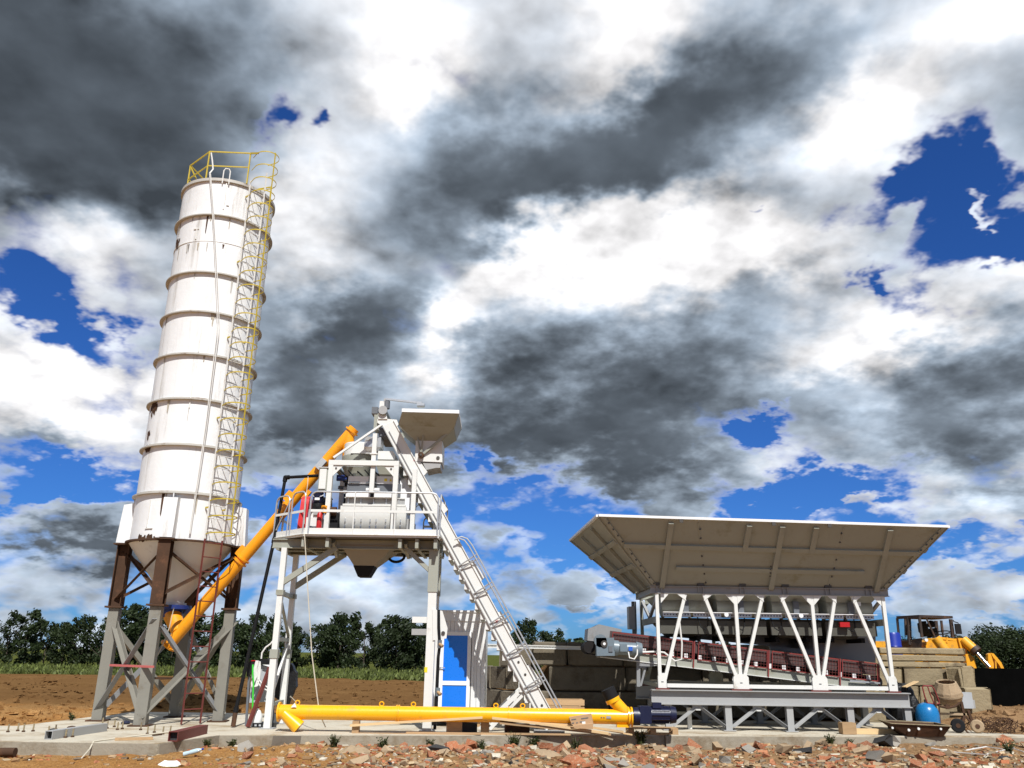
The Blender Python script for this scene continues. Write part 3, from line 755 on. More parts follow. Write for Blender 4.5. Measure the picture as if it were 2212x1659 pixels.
def rail_loop(p, q, ztop=5.45, mids=(), r=.021):
    p, q = V((*p, 0)), V((*q, 0)); d = (q - p).normalized(); c = .16
    pts = [p + V((0, 0, 4.42)), p + V((0, 0, ztop - c))]
    for i in range(1, 5):
        a = pi / 2 * i / 4; pts.append(p + d * c * (1 - cos(a)) + V((0, 0, ztop - c + c * sin(a))))
    for i in range(0, 5):
        a = pi / 2 * (1 - i / 4); pts.append(q - d * c * (1 - cos(a)) + V((0, 0, ztop - c + c * sin(a))))
    pts += [q + V((0, 0, 4.42))]
    MB().wire(pts, r, n=8).build('hand_rail', 'galvanised', tw, smooth=True)
    MB().bar(p + V((0, 0, 4.98)), q + V((0, 0, 4.98)), .018, .06).build('mid_rail', 'cream_light', tw)
    for u in mids:
        e = p + (q - p) * u
        MB().bar(e + V((0, 0, 4.40)), e + V((0, 0, ztop)), .05, .02, d).build('rail_post', 'cream_light', tw)
fr = lambda x: (x, 20.19)
rail_loop(fr(-4.88), fr(-1.76), 5.45, (.345, .665))
rail_loop((-5.03, 20.26), (-5.44, 20.62), 5.47)
rail_loop((-5.53, 20.70), (-5.96, 21.08), 5.44)
MB().bar((-5.50, 20.72, 5.35), (-5.88, 21.0, 4.6), .03, .03).build('rail_brace', 'galvanised', tw)
rail_loop((-1.71, 20.3), (-1.71, 22.6), 5.45, (.5,))
rail_loop((-5.98, 21.2), (-5.98, 22.6), 5.45, (.5,))
rail_loop((-2.35, 22.62), (-1.8, 22.62), 5.25)
# upper frame
FX0, FX1, UY = -4.54, -2.89, 20.60
for x in (FX0, FX1):
    for y in (UY, 22.15):
        MB().box((x - .06, y - .06, 4.40), (x + .06, y + .06, 6.20)).build('frame_post', 'cream_light', tw)
for y in (UY, 22.15):
    MB().box((FX0 - .062, y - .062, 6.20), (FX1 + .062, y + .062, 6.325)).build('frame_beam', 'cream_light', tw)
for x in (FX0, FX1):
    MB().box((x - .055, UY + .07, 6.21), (x + .055, 22.08, 6.31)).build('frame_beam', 'cream_shaded', tw)
for x, s_ in ((FX0 + .06, 1), (FX1 - .06, -1)):
    MB().prism([(x, UY - .03, 6.20), (x + s_ * .26, UY - .03, 6.20), (x, UY - .03, 5.92)], (0, .02, 0)).build('corner_gusset', 'cream_light', tw)
    MB().tube((x + s_ * .07, UY - .045, 6.12), (x + s_ * .07, UY - .01, 6.12), .025, n=10).build('gusset_hole', 'bolt', tw)
MB().box((-2.475, UY - .05, 4.40), (-2.365, UY + .06, 6.12)).build('track_post', 'cream_light', tw)
MB().bar(K(4, 612, 590, 20.56), K(4, 985, 335, 20.70), .05, .075, (0, 1, 0)).build('head_strut', 'cream_light', tw)
p = K(4, 905, 800, 20.64)
MB().box((p.x - .05, 20.60, 5.55), (p.x + .06, 20.70, 7.05)).build('mast', 'cream_light', tw)
MB().box((p.x - .09, 20.58, 6.50), (p.x + .10, 20.72, 6.53)).build('mast_collar', 'cream_light', tw)
MB().bar(K(12, 880, 360, 20.9), K(12, 1225, 365, 20.9), .04, .06).build('cable_tray', 'galvanised', tw)

# ------------------------------------------------------------------ twin shaft mixer on the platform
mx = thing('concrete_mixer', 'white concrete mixer drum with grey hood on the tower platform', 'mixer', (-3.45, 21.4, 4.4))
x0, x1 = -4.28, -2.62
def trough(xa, xb, yc, rr, zt, zb):
    prof = [(yc - rr, zt)]
    for i in range(0, 13):
        a = pi * i / 12
        prof.append((yc - rr * cos(a), zb + rr - rr * sin(a) * 1.0))
    prof.append((yc + rr, zt))
    return MB().prism([(xa, y, z) for y, z in prof], (xb - xa, 0, 0))
trough(x0, x1, 21.45, .60, 5.22, 4.42).build('drum', 'cream_light', mx, smooth=True)
MB().box((x0 + .05, 20.84, 5.22), (x1 - .02, 22.06, 5.27)).build('drum_flange', 'cream_light', mx)
MB().box((x0 + .10, 20.92, 5.27), (x1 - .06, 21.98, 5.42)).build('lid_frame', 'grey_steel', mx)
for u in (.05, .27, .49, .71, .93):
    x = x0 + .1 + (x1 - x0 - .2) * u
    MB().box((x - .012, 20.895, 5.27), (x + .012, 20.915, 5.44)).build('lid_stud', 'galvanised', mx)
MB().box((x0 + .08, 20.885, 5.425), (x1 - .05, 20.915, 5.445)).build('lid_edge', 'cream_light', mx)
MB().prism([(x0 + .12, 20.80, 5.44), (x0 + .12, 20.80, 5.52), (x0 + .30, 20.80, 5.58), (-3.05, 20.80, 5.58), (-2.88, 20.80, 5.44)], (0, .3, 0)).build('lower_cover', 'pvc_white', mx)
MB().box((-4.16, 20.90, 5.47), (-2.80, 21.95, 5.80)).build('hood', 'dark_panel', mx)
MB().box((-4.14, 20.86, 5.80), (-3.62, 21.95, 5.98)).build('upper_cover', 'pvc_white', mx)
MB().box((-3.42, 20.86, 5.80), (-2.86, 21.95, 5.99)).build('upper_cover', 'pvc_white', mx)
MB().box((-3.62, 20.90, 5.80), (-3.42, 21.95, 5.96)).build('hood_gap', 'dark_panel', mx)
for x in (-3.98, -3.55):
    MB().box((x - .13, 20.845, 5.80), (x + .14, 20.857, 5.835)).build('vent_slot', 'dark_panel', mx)
MB().box((-3.22, 20.85, 5.86), (-3.15, 20.858, 5.93)).build('warning_sign', 'sign_yellow', mx)
MB().prism([(-3.09, 20.85, 5.86), (-3.02, 20.85, 5.86), (-3.055, 20.85, 5.93)], (0, .008, 0)).build('warning_sign', 'sign_yellow', mx)
MB().box((-3.66, 20.78, 5.60), (-3.32, 20.90, 5.67)).build('latch', 'pvc_white', mx)
MB().tube((-3.49, 20.77, 5.44), (-3.49, 20.77, 5.60), .05, n=12).build('latch_knob', 'black_plastic', mx)
MB().tube((-3.56, 20.84, 5.72), (-3.40, 20.84, 5.72), .035, n=10).build('hinge', 'black_plastic', mx)
for x, z in [(xx, zz) for xx in (-4.14, -3.90, -3.74, -3.51, -3.36, -3.12, -2.75) for zz in (4.86, 4.70)]:
    MB().box((x - .013, 20.835 - (.02 if z < 4.8 else 0), z - .04), (x + .013, 20.90, z + .04)).build('liner_bolt', 'galvanised', mx)
MB().box((-4.62, 20.72, 4.42), (-4.30, 21.5, 5.02)).build('bearing_housing', 'black_rubber', mx)
MB().tube((-4.56, 20.70, 5.05), (-4.34, 20.70, 5.05), .11, n=18).build('lubrication_pump', 'rust_brown', mx, smooth=True)
MB().tube((-4.42, 20.635, 5.06), (-4.42, 20.665, 5.06), .055, n=16).build('pump_gauge', 'pvc_white', mx)
MB().box((-2.60, 20.9, 4.42), (-2.48, 21.9, 4.92)).build('end_bearing', 'grey_steel', mx)
# gearbox, belt guard, motor at the left end
MB().box((-5.03, 20.50, 4.42), (-4.66, 21.15, 4.86)).build('gearbox', 'cream_light', mx)
MB().box((-4.99, 20.52, 4.86), (-4.74, 21.1, 5.06)).build('gearbox', 'cream_light', mx)
MB().box((-4.86, 20.46, 4.92), (-4.72, 20.52, 5.03)).build('terminal_box', 'grey_steel', mx)
MB().tube((-4.90, 20.47, 4.60), (-4.90, 20.51, 4.60), .05, n=12).build('oil_plug', 'grey_steel', mx)
pts = []
for i in range(25):
    a = 2 * pi * i / 24
    cy, cz, r = (20.95, 4.72, .26) if sin(a) < 0 else (21.02, 5.28, .19)
    pts.append((-5.28, cy + r * cos(a) * 1.1, cz + r * sin(a)))
MB().prism(pts, (.20, 0, 0)).build('belt_guard', 'red_guard', mx, smooth=True)
MB().tube((-5.05, 21.25, 5.30), (-4.62, 21.25, 5.30), .20, n=22).build('motor', 'navy_motor', mx, smooth=True)
# discharge funnel under the platform
lo = [(-3.86, 21.05, 3.74), (-3.38, 21.05, 3.74), (-3.38, 21.55, 3.74), (-3.86, 21.55, 3.74)]
hi = [(-4.16, 20.72, 4.20), (-2.88, 20.72, 4.20), (-2.88, 21.98, 4.20), (-4.16, 21.98, 4.20)]
MB().frustum(lo, hi).build('discharge_funnel', 'funnel_brown', mx)
MB().box((-4.18, 20.70, 4.20), (-2.86, 22.0, 4.24)).build('funnel_flange', 'funnel_brown', mx)
lo2 = [(-3.77, 21.10, 3.50), (-3.49, 21.10, 3.50), (-3.49, 21.50, 3.50), (-3.77, 21.50, 3.50)]
hi2 = [(-3.89, 21.03, 3.76), (-3.36, 21.03, 3.76), (-3.36, 21.58, 3.76), (-3.89, 21.58, 3.76)]
MB().frustum(lo2, hi2).build('rubber_sleeve', 'black_rubber', mx)
pc = K(14, 1300, 450, 21.6)
MB().wire([pc + V((.20 * cos(a), .04 * sin(2 * a), .13 * sin(a))) for a in [2 * pi * i / 20 for i in range(20)]], .035, n=8, closed=True).build('hose_loop', 'black_rubber', mx, smooth=True)

# loose things standing on the deck
bk = thing('bucket', 'dark blue bucket with white handle standing on the mixer motor', 'bucket', (-4.82, 20.62, 5.22))
MB().lathe([(.01, 5.24), (.10, 5.24), (.13, 5.47), (.14, 5.47), (.14, 5.49), (.115, 5.48)], V((-4.82, 20.62, 0)), n=22).build('pail', 'navy_motor', bk, smooth=True)
MB().wire([V((-4.82, 20.62, 5.44)) + V((.14 * cos(a), -.02 - .10 * sin(a) * .8, -.06 * sin(a))) for a in [pi * i / 10 for i in range(11)]], .009).build('handle', 'pvc_white', bk)
MB().box((-4.86, 20.478, 5.29), (-4.74, 20.486, 5.35)).build('paper_label', 'pvc_white', bk)
br = thing('drum_container', 'black drum behind the gearbox at the left end of the platform', 'drum', (-4.76, 20.66, 4.95))
MB().lathe([(.01, 4.95), (.15, 4.95), (.16, 5.0), (.16, 5.22), (.01, 5.22)], V((-4.80, 20.66, 0)), n=22).build('body', 'black_plastic', br, smooth=True)
MB().tube((-4.62, 20.55, 4.98), (-4.62, 20.55, 5.16), .075, n=16).build('orange_can', 'orange_paint', br, smooth=True)
ex = thing('fire_extinguisher', 'red fire extinguisher standing by the left frame post on the platform', 'extinguisher', (-4.68, 20.40, 4.40))
MB().lathe([(.01, 4.41), (.065, 4.41), (.068, 4.46), (.068, 4.92), (.03, 4.98), (.02, 5.02), (.01, 5.02)], V((-4.68, 20.40, 0)), n=18).build('cylinder', 'red_gloss', ex, smooth=True)
MB().box((-4.70, 20.37, 5.02), (-4.62, 20.43, 5.06)).build('valve', 'black_plastic', ex)

# ------------------------------------------------------------------ weighing hoppers above the mixer
wh = thing('cement_weighing_hopper', 'round cream weighing hopper with cone under the orange conveyor spout', 'hopper', (-4.05, 21.3, 5.6))
c = V((-4.02, 21.38, 0))
MB().lathe([(.01, 6.93), (.36, 6.93), (.38, 6.91), (.38, 6.60), (.36, 6.58)], c, n=40).build('lid', 'cream_light', wh, smooth=True)
MB().lathe([(.40, 6.60), (.42, 6.58), (.42, 6.34), (.40, 6.30), (.12, 5.72), (.12, 5.58)], c, n=40).build('cone', 'cream_shaded', wh, smooth=True)
MB().prism([(-4.15, 20.94, 6.60), (-3.62, 20.94, 6.60), (-3.45, 20.94, 6.88), (-4.0, 20.94, 6.88)], (0, .5, 0)).build('dust_cover', 'cream_light', wh)
wt_ = thing('water_tank', 'pale plastic water tank on the mast above the mixer frame', 'tank', (-3.55, 21.0, 6.6))
pa, pb = K(4, 848, 535, 20.9), K(4, 980, 432, 20.9)
MB().frustum([(pa.x + .06, 20.9, pa.z), (pb.x - .06, 20.9, pa.z), (pb.x - .06, 21.3, pa.z), (pa.x + .06, 21.3, pa.z)], [(pa.x, 20.85, pa.z + .09), (pb.x, 20.85, pa.z + .09), (pb.x, 21.35, pa.z + .09), (pa.x, 21.35, pa.z + .09)]).box((pa.x, 20.85, pa.z + .09), (pb.x, 21.35, pb.z)).build('tank_body', 'galvanised', wt_)
MB().cbox(((pa.x + .09), 20.84, pb.z - .06), (.12, .02, .10)).build('tank_box', 'grey_steel', wt_)
wh2 = thing('water_weighing_hopper', 'cream box hopper with steep cone below the skip track head', 'hopper', (-3.2, 21.3, 5.6))
qa, qb = K(4, 950, 602, 20.85), K(4, 1088, 540, 20.85)
MB().prism([(qa.x, 20.85, qa.z), (qb.x, 20.85, qa.z), (qb.x, 20.85, qb.z - .08), (qb.x - .07, 20.85, qb.z), (qa.x, 20.85, qb.z)], (0, .55, 0)).build('box', 'cream_light', wh2)
MB().frustum([(-3.22, 21.0, 5.66), (-2.98, 21.0, 5.66), (-2.98, 21.24, 5.66), (-3.22, 21.24, 5.66)], [(qa.x - .02, 20.83, 6.26), (qb.x - .03, 20.83, 6.26), (qb.x - .03, 21.45, 6.26), (qa.x - .02, 21.45, 6.26)]).build('cone', 'cream_shaded', wh2)
MB().tube((-3.10, 21.12, 5.58), (-3.10, 21.12, 5.68), .17, n=18).build('valve_ring', 'black_rubber', wh2, smooth=True)
ac = thing('pneumatic_unit', 'dark valve and pipe cluster between the two weighing hoppers', 'valve unit', (-3.55, 21.3, 5.6))
random.seed(5)
for i in range(16):
    x = -4.45 + random.random() * 1.45; z = 5.62 + random.random() * .35; y = 21.0 + random.random() * .7
    MB().cbox((x, y, z), (.08 + random.random() * .16, .1, .06 + random.random() * .1), rz=random.random()).build('valve_block', random.choice(['black_plastic', 'dark_panel', 'grey_steel', 'blue_flange']), ac)
for i in range(7):
    a = V((-4.4 + i * .22, 20.85 + .1 * (i % 3), 6.15)); b = a + V((.25 - .1 * i % .2, .25, -.5))
    MB().wire([a, a.lerp(b, .4) + V((.12, 0, .02)), a.lerp(b, .7) + V((.05, 0, -.12)), b], .018, n=6).build('air_hose', 'black_rubber', ac, smooth=True)
MB().box((-4.47, 22.09, 4.45), (-2.96, 22.13, 6.19)).build('dark_backdrop', 'black_plastic', ac)  # added black sheet that blocks the sky behind the mixer, for a dark interior

eb = thing('electrical_cabinet', 'pale grey electrical cabinet hung on the left side of the tower frame', 'cabinet', (-4.8, 20.5, 5.5))
pa, pb = K(4, 490, 838, 20.52), K(4, 562, 668, 20.52)
MB().box((pa.x, 20.52, pa.z), (pb.x + .03, 20.80, pb.z)).build('body', 'cream_shaded', eb)
MB().box((pa.x + .02, 20.50, pa.z + .03), (pb.x, 20.518, pb.z - .03)).build('door', 'cream_light', eb)
MB().box((pa.x - .02, 20.48, pb.z), (pb.x + .04, 20.82, pb.z + .015)).build('rain_lip', 'cream_light', eb)
for i in range(3):
    MB().wire([(pa.x + .1 + .07 * i, 20.66, pa.z), (pa.x + .1 + .09 * i, 20.64, pa.z - .12), (pa.x + .16 + .1 * i, 20.66, pa.z - .22)], .018).build('cable', 'black_rubber', eb)

# ------------------------------------------------------------------ skip track and bucket
tk = thing('skip_track', 'long inclined cream skip track with treads from the ground up to the tower head', 'track', (.9, 21.4, 0))
T0, T1 = V((0.93, 0, .06)), V((-3.30, 0, 7.28))
td = (T1 - T0).normalized(); tn = V((td.z, 0, -td.x))           # tn points up and to the right
if tn.x < 0: tn = -tn
YF, YB = 20.72, 22.05
def tp(s_, off, y): return V((0, y, 0)) + T0 + td * s_ + tn * off
TL = (T1 - T0).length
for y, o in ((YF, -1), (YB, 1)):
    MB().bar(tp(0, .13, y), tp(TL, .13, y), .02, .30, tn).build('track_rail', 'cream_light', tk)
    MB().bar(tp(0, -.03, y - o * .03 + (o * .03)), tp(TL, -.03, y), .085, .022, tn).build('lower_flange', 'grey_steel', tk)
    MB().bar(tp(0, .055, y + o * .022), tp(TL - .2, .055, y + o * .022), .022, .022, tn).build('guide_rib', 'slate_steel', tk)
    MB().bar(tp(0, .29, y), tp(TL, .29, y), .085, .02, tn).build('upper_flange', 'cream_light', tk)
n = 27
def tooth(s_, y):
    a_, b_ = tp(s_, -.04, y), tp(s_ + .27, -.04, y)
    return a_, b_, V((b_.x, y, a_.z))
a_, b_, c_ = tooth(.15, YF + .02)
s0 = MB().prism([a_, b_, c_], (0, .02, 0)).build('tread_bracket', 'cream_light', tk, org=a_)
a2, b2, c2 = tooth(.15, YB - .04)
s1 = MB().prism([a2, b2, c2], (0, .02, 0)).build('tread_bracket', 'cream_light', tk, org=a2)
t0 = MB().box((c_.x - .005, YF + .045, a_.z - .012), (c_.x + .10, YB - .045, a_.z + .006)).build('tread', 'cream_shaded', tk, org=a_)
offs = [td * (.27 * i) for i in range(1, n)]
array(t0, offs); array(s0, offs); array(s1, offs)
for s_ in (1.2, 2.6, 4.0, 5.9, 7.0):
    p = tp(s_, .36, YF)
    MB().prism([tp(s_ - .30, .30, YF - .02), tp(s_ + .25, .30, YF - .02), tp(s_ + .25, .36, YF - .02), tp(s_ - .26, .42, YF - .02)], (0, .08, 0)).build('roller_bracket', 'cream_light', tk)
for s_ in (.6, 1.9, 3.4, 5.0, 6.6):
    MB().bar(tp(s_, .13, YF + .02), tp(s_, .13, YB - .02), .08, .08).build('cross_tie', 'cream_shaded', tk)
for s_ in (.30, .52, 1.3, 1.62):
    MB().tube(tp(s_, .16, YF - .02), tp(s_, .16, YF + .02), .03, n=10).build('bolt_hole', 'bolt', tk)
# hand rails running up along the track and their stays
for o in (.44, .52):
    MB().wire([tp(.05, o, YF - .14)] + [tp(s_, o, YF - .14) for s_ in (1, 2, 3, 4, 4.55)] + [tp(4.75, o - .03, YF - .14), tp(4.86, o - .13, YF - .14), tp(4.88, o - .24, YF - .14)], .019, n=7).build('hand_rail', 'galvanised', tk, smooth=True)
for s_ in (.10, .95, 1.80, 2.62, 3.42, 4.18):
    for d_ in (0, .10):
        MB().tube(tp(s_ + d_, -.02, YF - .03), tp(s_ + d_ + .02, .52, YF - .14), .017, n=7).build('rail_stay', 'galvanised', tk, smooth=True)
for y in (YF + .1, YB - .1):
    MB().bar(tp(1.05, -.05, y), V((-.62, y, .05)), .09, .10).build('foot_strut', 'cream_light', tk)
    MB().bar(tp(.95, -.05, y) , V((-.40, y, .05)), .07, .07).build('foot_strut', 'cream_light', tk)
MB().box((T0.x - .3, YF - .1, 0), (T0.x + .4, YB + .1, .06)).build('foot_frame', 'grey_steel', tk)
pm = K(6, 715, 497, YF)
for a in (.6, 2.2):
    MB().bar(V((pm.x, YF - .012, pm.z)) - V((.05 * cos(a), 0, .05 * sin(a))), V((pm.x, YF - .012, pm.z)) + V((.05 * cos(a), 0, .05 * sin(a))), .004, .016, (sin(a), 0, -cos(a))).build('paint_mark', 'mark_red', tk)
pm = K(13, 668, 980, YF)
for a in (.5, 1.5, 2.5):
    MB().bar(V((pm.x, YF - .014, pm.z)) - V((.05 * cos(a), 0, .05 * sin(a))), V((pm.x, YF - .014, pm.z)) + V((.05 * cos(a), 0, .05 * sin(a))), .004, .014, (sin(a), 0, -cos(a))).build('paint_mark', 'mark_red', tk)
# winch head
hd = [K(13, x, y, YF) for x, y in ((130, 395), (275, 395), (405, 405), (430, 470), (380, 535), (350, 580), (185, 480), (130, 450))]
MB().prism(hd, (0, .03, 0)).build('head_plate', 'cream_light', tk)
MB().prism([p_ + V((0, YB - YF, 0)) for p_ in hd], (0, .03, 0)).build('head_plate', 'cream_shaded', tk)
MB().prism([K(13, x, y, YF - .03) for x, y in ((165, 140), (218, 140), (270, 395), (140, 395))], (0, .05, 0)).build('winch_bracket', 'cream_light', tk)
pc = K(13, 215, 300, YF)
MB().tube((pc.x, YF - .08, pc.z), (pc.x, YB, pc.z), .10, n=24).build('winch_drum', 'cream_shaded', tk, smooth=True)
MB().tube((pc.x, YF - .11, pc.z + .03), (pc.x, YF - .07, pc.z + .03), .115, n=24).build('drum_flange', 'grey_steel', tk, smooth=True)
pm = K(13, 255, 200, YF)
MB().tube((pm.x, YF + .05, pm.z - .08), (pm.x, YF + .05, pm.z + .12), .09, n=18).build('winch_motor', 'dark_panel', tk, smooth=True)
MB().box((pc.x - .32, YF + .06, pc.z - .02), (pc.x - .16, YF + .40, pc.z + .16)).build('brake_box', 'dark_panel', tk)
pa, pb = K(13, 150, 640, YF + .15), K(13, 275, 530, YF + .15)
MB().box((pa.x, YF + .1, pa.z), (pb.x, YB, pb.z)).build('gear_unit', 'dark_panel', tk)
MB().box((pa.x - .14, YF + .08, pb.z - .05), (pa.x + .0, YF + .5, pb.z + .38)).build('guard_box', 'cream_shaded', tk)

lm = thing('work_lamp', 'arm of a floodlight sticking out above the skip track head', 'lamp', K(13, 235, 110, YF))
a, b = K(13, 235, 112, YF), K(13, 760, 168, YF)
MB().bar(a, b, .05, .05).build('arm', 'galvanised', lm)
MB().bar(a, K(13, 245, 240, YF), .05, .06).build('upright', 'grey_steel', lm)
MB().cbox(b + V((-.02, 0, -.06)), (.20, .16, .07)).build('lamp_head', 'galvanised', lm)
MB().cbox(b + V((-.02, 0, -.105)), (.16, .13, .015)).build('lamp_lens', 'lamp_glass', lm)

sk = thing('skip_bucket', 'open cream skip bucket hauled up near the top of the inclined track', 'skip bucket', (-2.1, 21.3, 6.4))
rimz = 7.50
R_ = [V((-2.74, 19.98, rimz - .05)), V((-1.33, 19.98, rimz - .07)), V((-1.36, 21.75, rimz)), V((-2.78, 21.75, rimz))]
B_ = [V((-2.44, 20.70, 6.90)), V((-1.78, 20.70, 6.90)), V((-1.78, 21.5, 6.90)), V((-2.46, 21.5, 6.90))]
C_ = [V((-2.44, 20.70, 6.36)), V((-1.76, 20.70, 6.34)), V((-1.77, 21.5, 6.34)), V((-2.44, 21.5, 6.36))]
M_ = [V((-2.86, 20.32, 7.22)), V((-1.46, 20.36, 7.16)), V((-1.48, 21.65, 7.16)), V((-2.84, 21.65, 7.22))]
for i in range(4):
    j = (i + 1) % 4
    MB().plate([M_[i], M_[j], R_[j], R_[i]], .02).build('flared_wall', 'cream_shaded', sk)
    MB().plate([B_[i], B_[j], M_[j], M_[i]], .02).build('flared_wall', 'cream_shaded', sk)
    MB().plate([C_[i], C_[j], B_[j], B_[i]], .022).build('box_wall', 'cream_light', sk)
    MB().bar(R_[i] + V((0, 0, .045)), R_[j] + V((0, 0, .045)), .03, .09).build('rim_lip', 'pvc_white', sk)
MB().plate([C_[0], C_[3], C_[2], C_[1]], .02).build('floor_plate', 'grey_steel', sk)
pv = V((-2.29, 20.66, 6.50))
for q in ((-1.62, 20.52, 7.06), (-2.42, 20.60, 7.06), (-2.25, 20.55, 7.05)):
    MB().bar(pv, q, .035, .06 if q[0] > -2 else .03).build('stiffener', 'cream_shaded', sk)
MB().tube(pv - V((0, .08, 0)), pv + V((0, .05, 0)), .075, n=18).build('wheel', 'rust_brown', sk, smooth=True)
MB().tube(pv - V((0, .10, 0)), pv - V((0, .07, 0)), .03, n=10).build('axle_cap', 'bolt', sk)
MB().tube((-1.86, 20.67, 6.45), (-1.86, 20.70, 6.45), .045, n=14).build('pin_hole', 'bolt', sk)
MB().prism([(-2.25, 20.72, 6.33), (-1.78, 20.72, 6.33), (-1.80, 20.72, 6.20), (-1.90, 20.72, 6.20), (-2.15, 20.72, 6.14)], (0, .7, 0)).build('tail_flap', 'grey_steel', sk)
ch = thing('skip_chute', 'cream angular chute between the mixer hood and the skip track', 'chute', (-2.6, 21.3, 5.0))
MB().prism([(-2.83, 20.98, 5.15), (-2.50, 20.98, 5.15), (-2.45, 20.98, 5.55), (-2.42, 20.98, 5.95), (-2.58, 20.98, 6.05), (-2.83, 20.98, 5.90)], (0, .85, 0)).build('chute_box', 'pvc_white', ch)
MB().plate([(-2.66, 20.95, 5.98), (-2.40, 20.95, 6.28), (-2.15, 20.95, 5.80), (-2.35, 20.95, 5.42)], .02).build('side_plate', 'grey_steel', ch)
MB().plate([(-2.50, 20.96, 5.12), (-2.16, 20.96, 5.42), (-2.10, 20.96, 5.56), (-2.42, 20.96, 5.20)], .02).build('side_plate', 'cream_shaded', ch)

# ------------------------------------------------------------------ operator cabin under the track
cb = thing('operator_cabin', 'white panelled operator cabin with blue door below the skip track', 'cabin', (-1.2, 22.8, 0))
CX0, CX1, CY, CZ0, CZ1 = -1.98, -.58, 22.05, .12, 2.72
xs_ = [CX0, -1.66, -1.60 + .0, -.98, CX1]
# wall panels of profiled sheet: each a board with a shallow joint
for i in range(14):
    x = CX0 + (CX1 - CX0) * i / 14; xe = x + (CX1 - CX0) / 14 - .006
    if x < -.94 and xe > -1.72:
        MB().box((x, CY, 2.24), (xe, CY + .05, CZ1)).build('cladding_panel', 'clad_white', cb)
    else:
        MB().box((x, CY, CZ0), (xe, CY + .05, CZ1)).build('cladding_panel', 'clad_white', cb)
for i in range(24):
    y = CY + .05 + i * .1
    for x in (CX0, CX1 - .05):
        MB().box((x, y, CZ0), (x + .05, y + .094, CZ1)).build('cladding_panel', 'clad_white', cb)
MB().box((CX0, CY + 2.45, CZ0), (CX1, CY + 2.5, CZ1)).build('back_wall', 'clad_white', cb)
MB().box((CX0 + .05, CY + .05, CZ0), (CX1 - .05, CY + 2.45, CZ0 + .08)).build('floor', 'grey_steel', cb)
MB().box((CX0 - .04, CY - .05, CZ1), (CX1 + .04, CY + 2.54, CZ1 + .05)).build('roof', 'clad_white', cb)
MB().box((CX0 - .02, CY - .025, CZ1 - .22), (CX1 + .02, CY - .003, CZ1)).build('roof_trim', 'clad_white', cb)
for x in (CX0 - .01, CX1 - .07):
    MB().box((x, CY - .02, CZ0), (x + .08, CY - .002, CZ1 - .22)).build('corner_trim', 'clad_white', cb)
dr = MB()
DX0, DX1, DZ0, DZ1 = -1.72, -.94, .14, 2.24
dr.box((DX0, CY - .03, DZ0), (DX0 + .09, CY + .03, DZ1)).box((DX1 - .09, CY - .03, DZ0), (DX1, CY + .03, DZ1)).box((DX0 + .09, CY - .03, DZ1 - .09), (DX1 - .09, CY + .03, DZ1)).box((DX0 + .09, CY - .03, DZ0), (DX1 - .09, CY + .03, DZ0 + .1)).box((DX0 + .09, CY - .03, .96), (DX1 - .09, CY + .03, 1.06))
door = dr.build('door', 'pvc_white', cb)
MB().box((DX0 + .09, CY - .012, 1.06), (DX1 - .09, CY + .012, DZ1 - .09)).build('blue_panel', 'door_blue', door)
MB().box((DX0 + .09, CY - .012, DZ0 + .1), (DX1 - .09, CY + .012, .96)).build('blue_panel', 'door_blue', door)
MB().box((DX0 + .01, CY - .075, 1.36), (DX0 + .14, CY - .06, 1.38)).box((DX0 + .01, CY - .075, 1.36), (DX0 + .03, CY - .03, 1.38)).build('handle', 'galvanised', door)
for s_ in (-1, 1):
    x = DX0 - .05 if s_ < 0 else DX1 + .05
    MB().box((x - .03, CY - .026, DZ0), (x + .03, CY - .004, DZ1 + .06)).build('door_trim', 'clad_white', cb)
for x in (-1.9, -.66):
    for y in (22.2, 24.3):
        MB().box((x - .1, y - .1, 0), (x + .1, y + .1, .12)).build('support_block', 'wood', cb)

# ------------------------------------------------------------------ aggregate batcher: hopper on a welded frame
ag = thing('aggregate_hopper', 'wide cream aggregate hopper with flared ribbed walls on a white truss frame', 'hopper', (6.7, 23.2, .93))
HY0, HY1 = 22.0, 24.6
HL, HR = 3.80, 9.66
FLo = {'fl': V((3.73, 22.03, 3.44)), 'fr': V((9.70, 22.03, 3.42)), 'bl': V((3.62, 24.6, 3.46)), 'br': V((9.78, 24.6, 3.46))}
FHi = {'fl': V((2.19, 20.60, 5.03)), 'fr': V((10.87, 20.60, 4.88)), 'bl': V((1.88, 25.9, 5.10)), 'br': V((11.2, 25.9, 5.0))}
walls = {'front_wall': ('fl', 'fr'), 'right_wall': ('fr', 'br'), 'rear_wall': ('br', 'bl'), 'left_wall': ('bl', 'fl')}
cen = V((6.7, 23.3, 4.3))
def quad_pt(a, b, u, v, off=0.0):
    p = FLo[a].lerp(FLo[b], u).lerp(FHi[a].lerp(FHi[b], u), v)
    nrm = (FLo[b] - FLo[a]).cross(FHi[a] - FLo[a]).normalized()
    if nrm.dot(p - cen) < 0: nrm = -nrm
    return p + nrm * off, nrm
def fu(x, v): # place across the front wall of a rib standing at x
    lo, hi = 3.73 + (2.19 - 3.73) * v, 9.70 + (10.87 - 9.70) * v
    return (x - lo) / (hi - lo)
SPEC = {'front_wall': ([(K(7, 672, 600, 22.0).x, 0, 1), (5.93, .57, 1), (K(7, 1382, 590, 22.0).x, 0, 1), (7.62, .57, 1), (K(8, 690, 610, 22.0).x, 0, 1)], [(.60, .0, 1.0), (.29, .135, .865)]),
        'left_wall': ([(.36, 0, 1), (.72, 0, 1)], [(.33, 0, 1), (.66, 0, 1)]), 'right_wall': ([(.36, 0, 1), (.72, 0, 1)], [(.33, 0, 1), (.66, 0, 1)]), 'rear_wall': ([(.25, 0, 1), (.5, 0, 1), (.75, 0, 1)], [(.5, 0, 1)])}
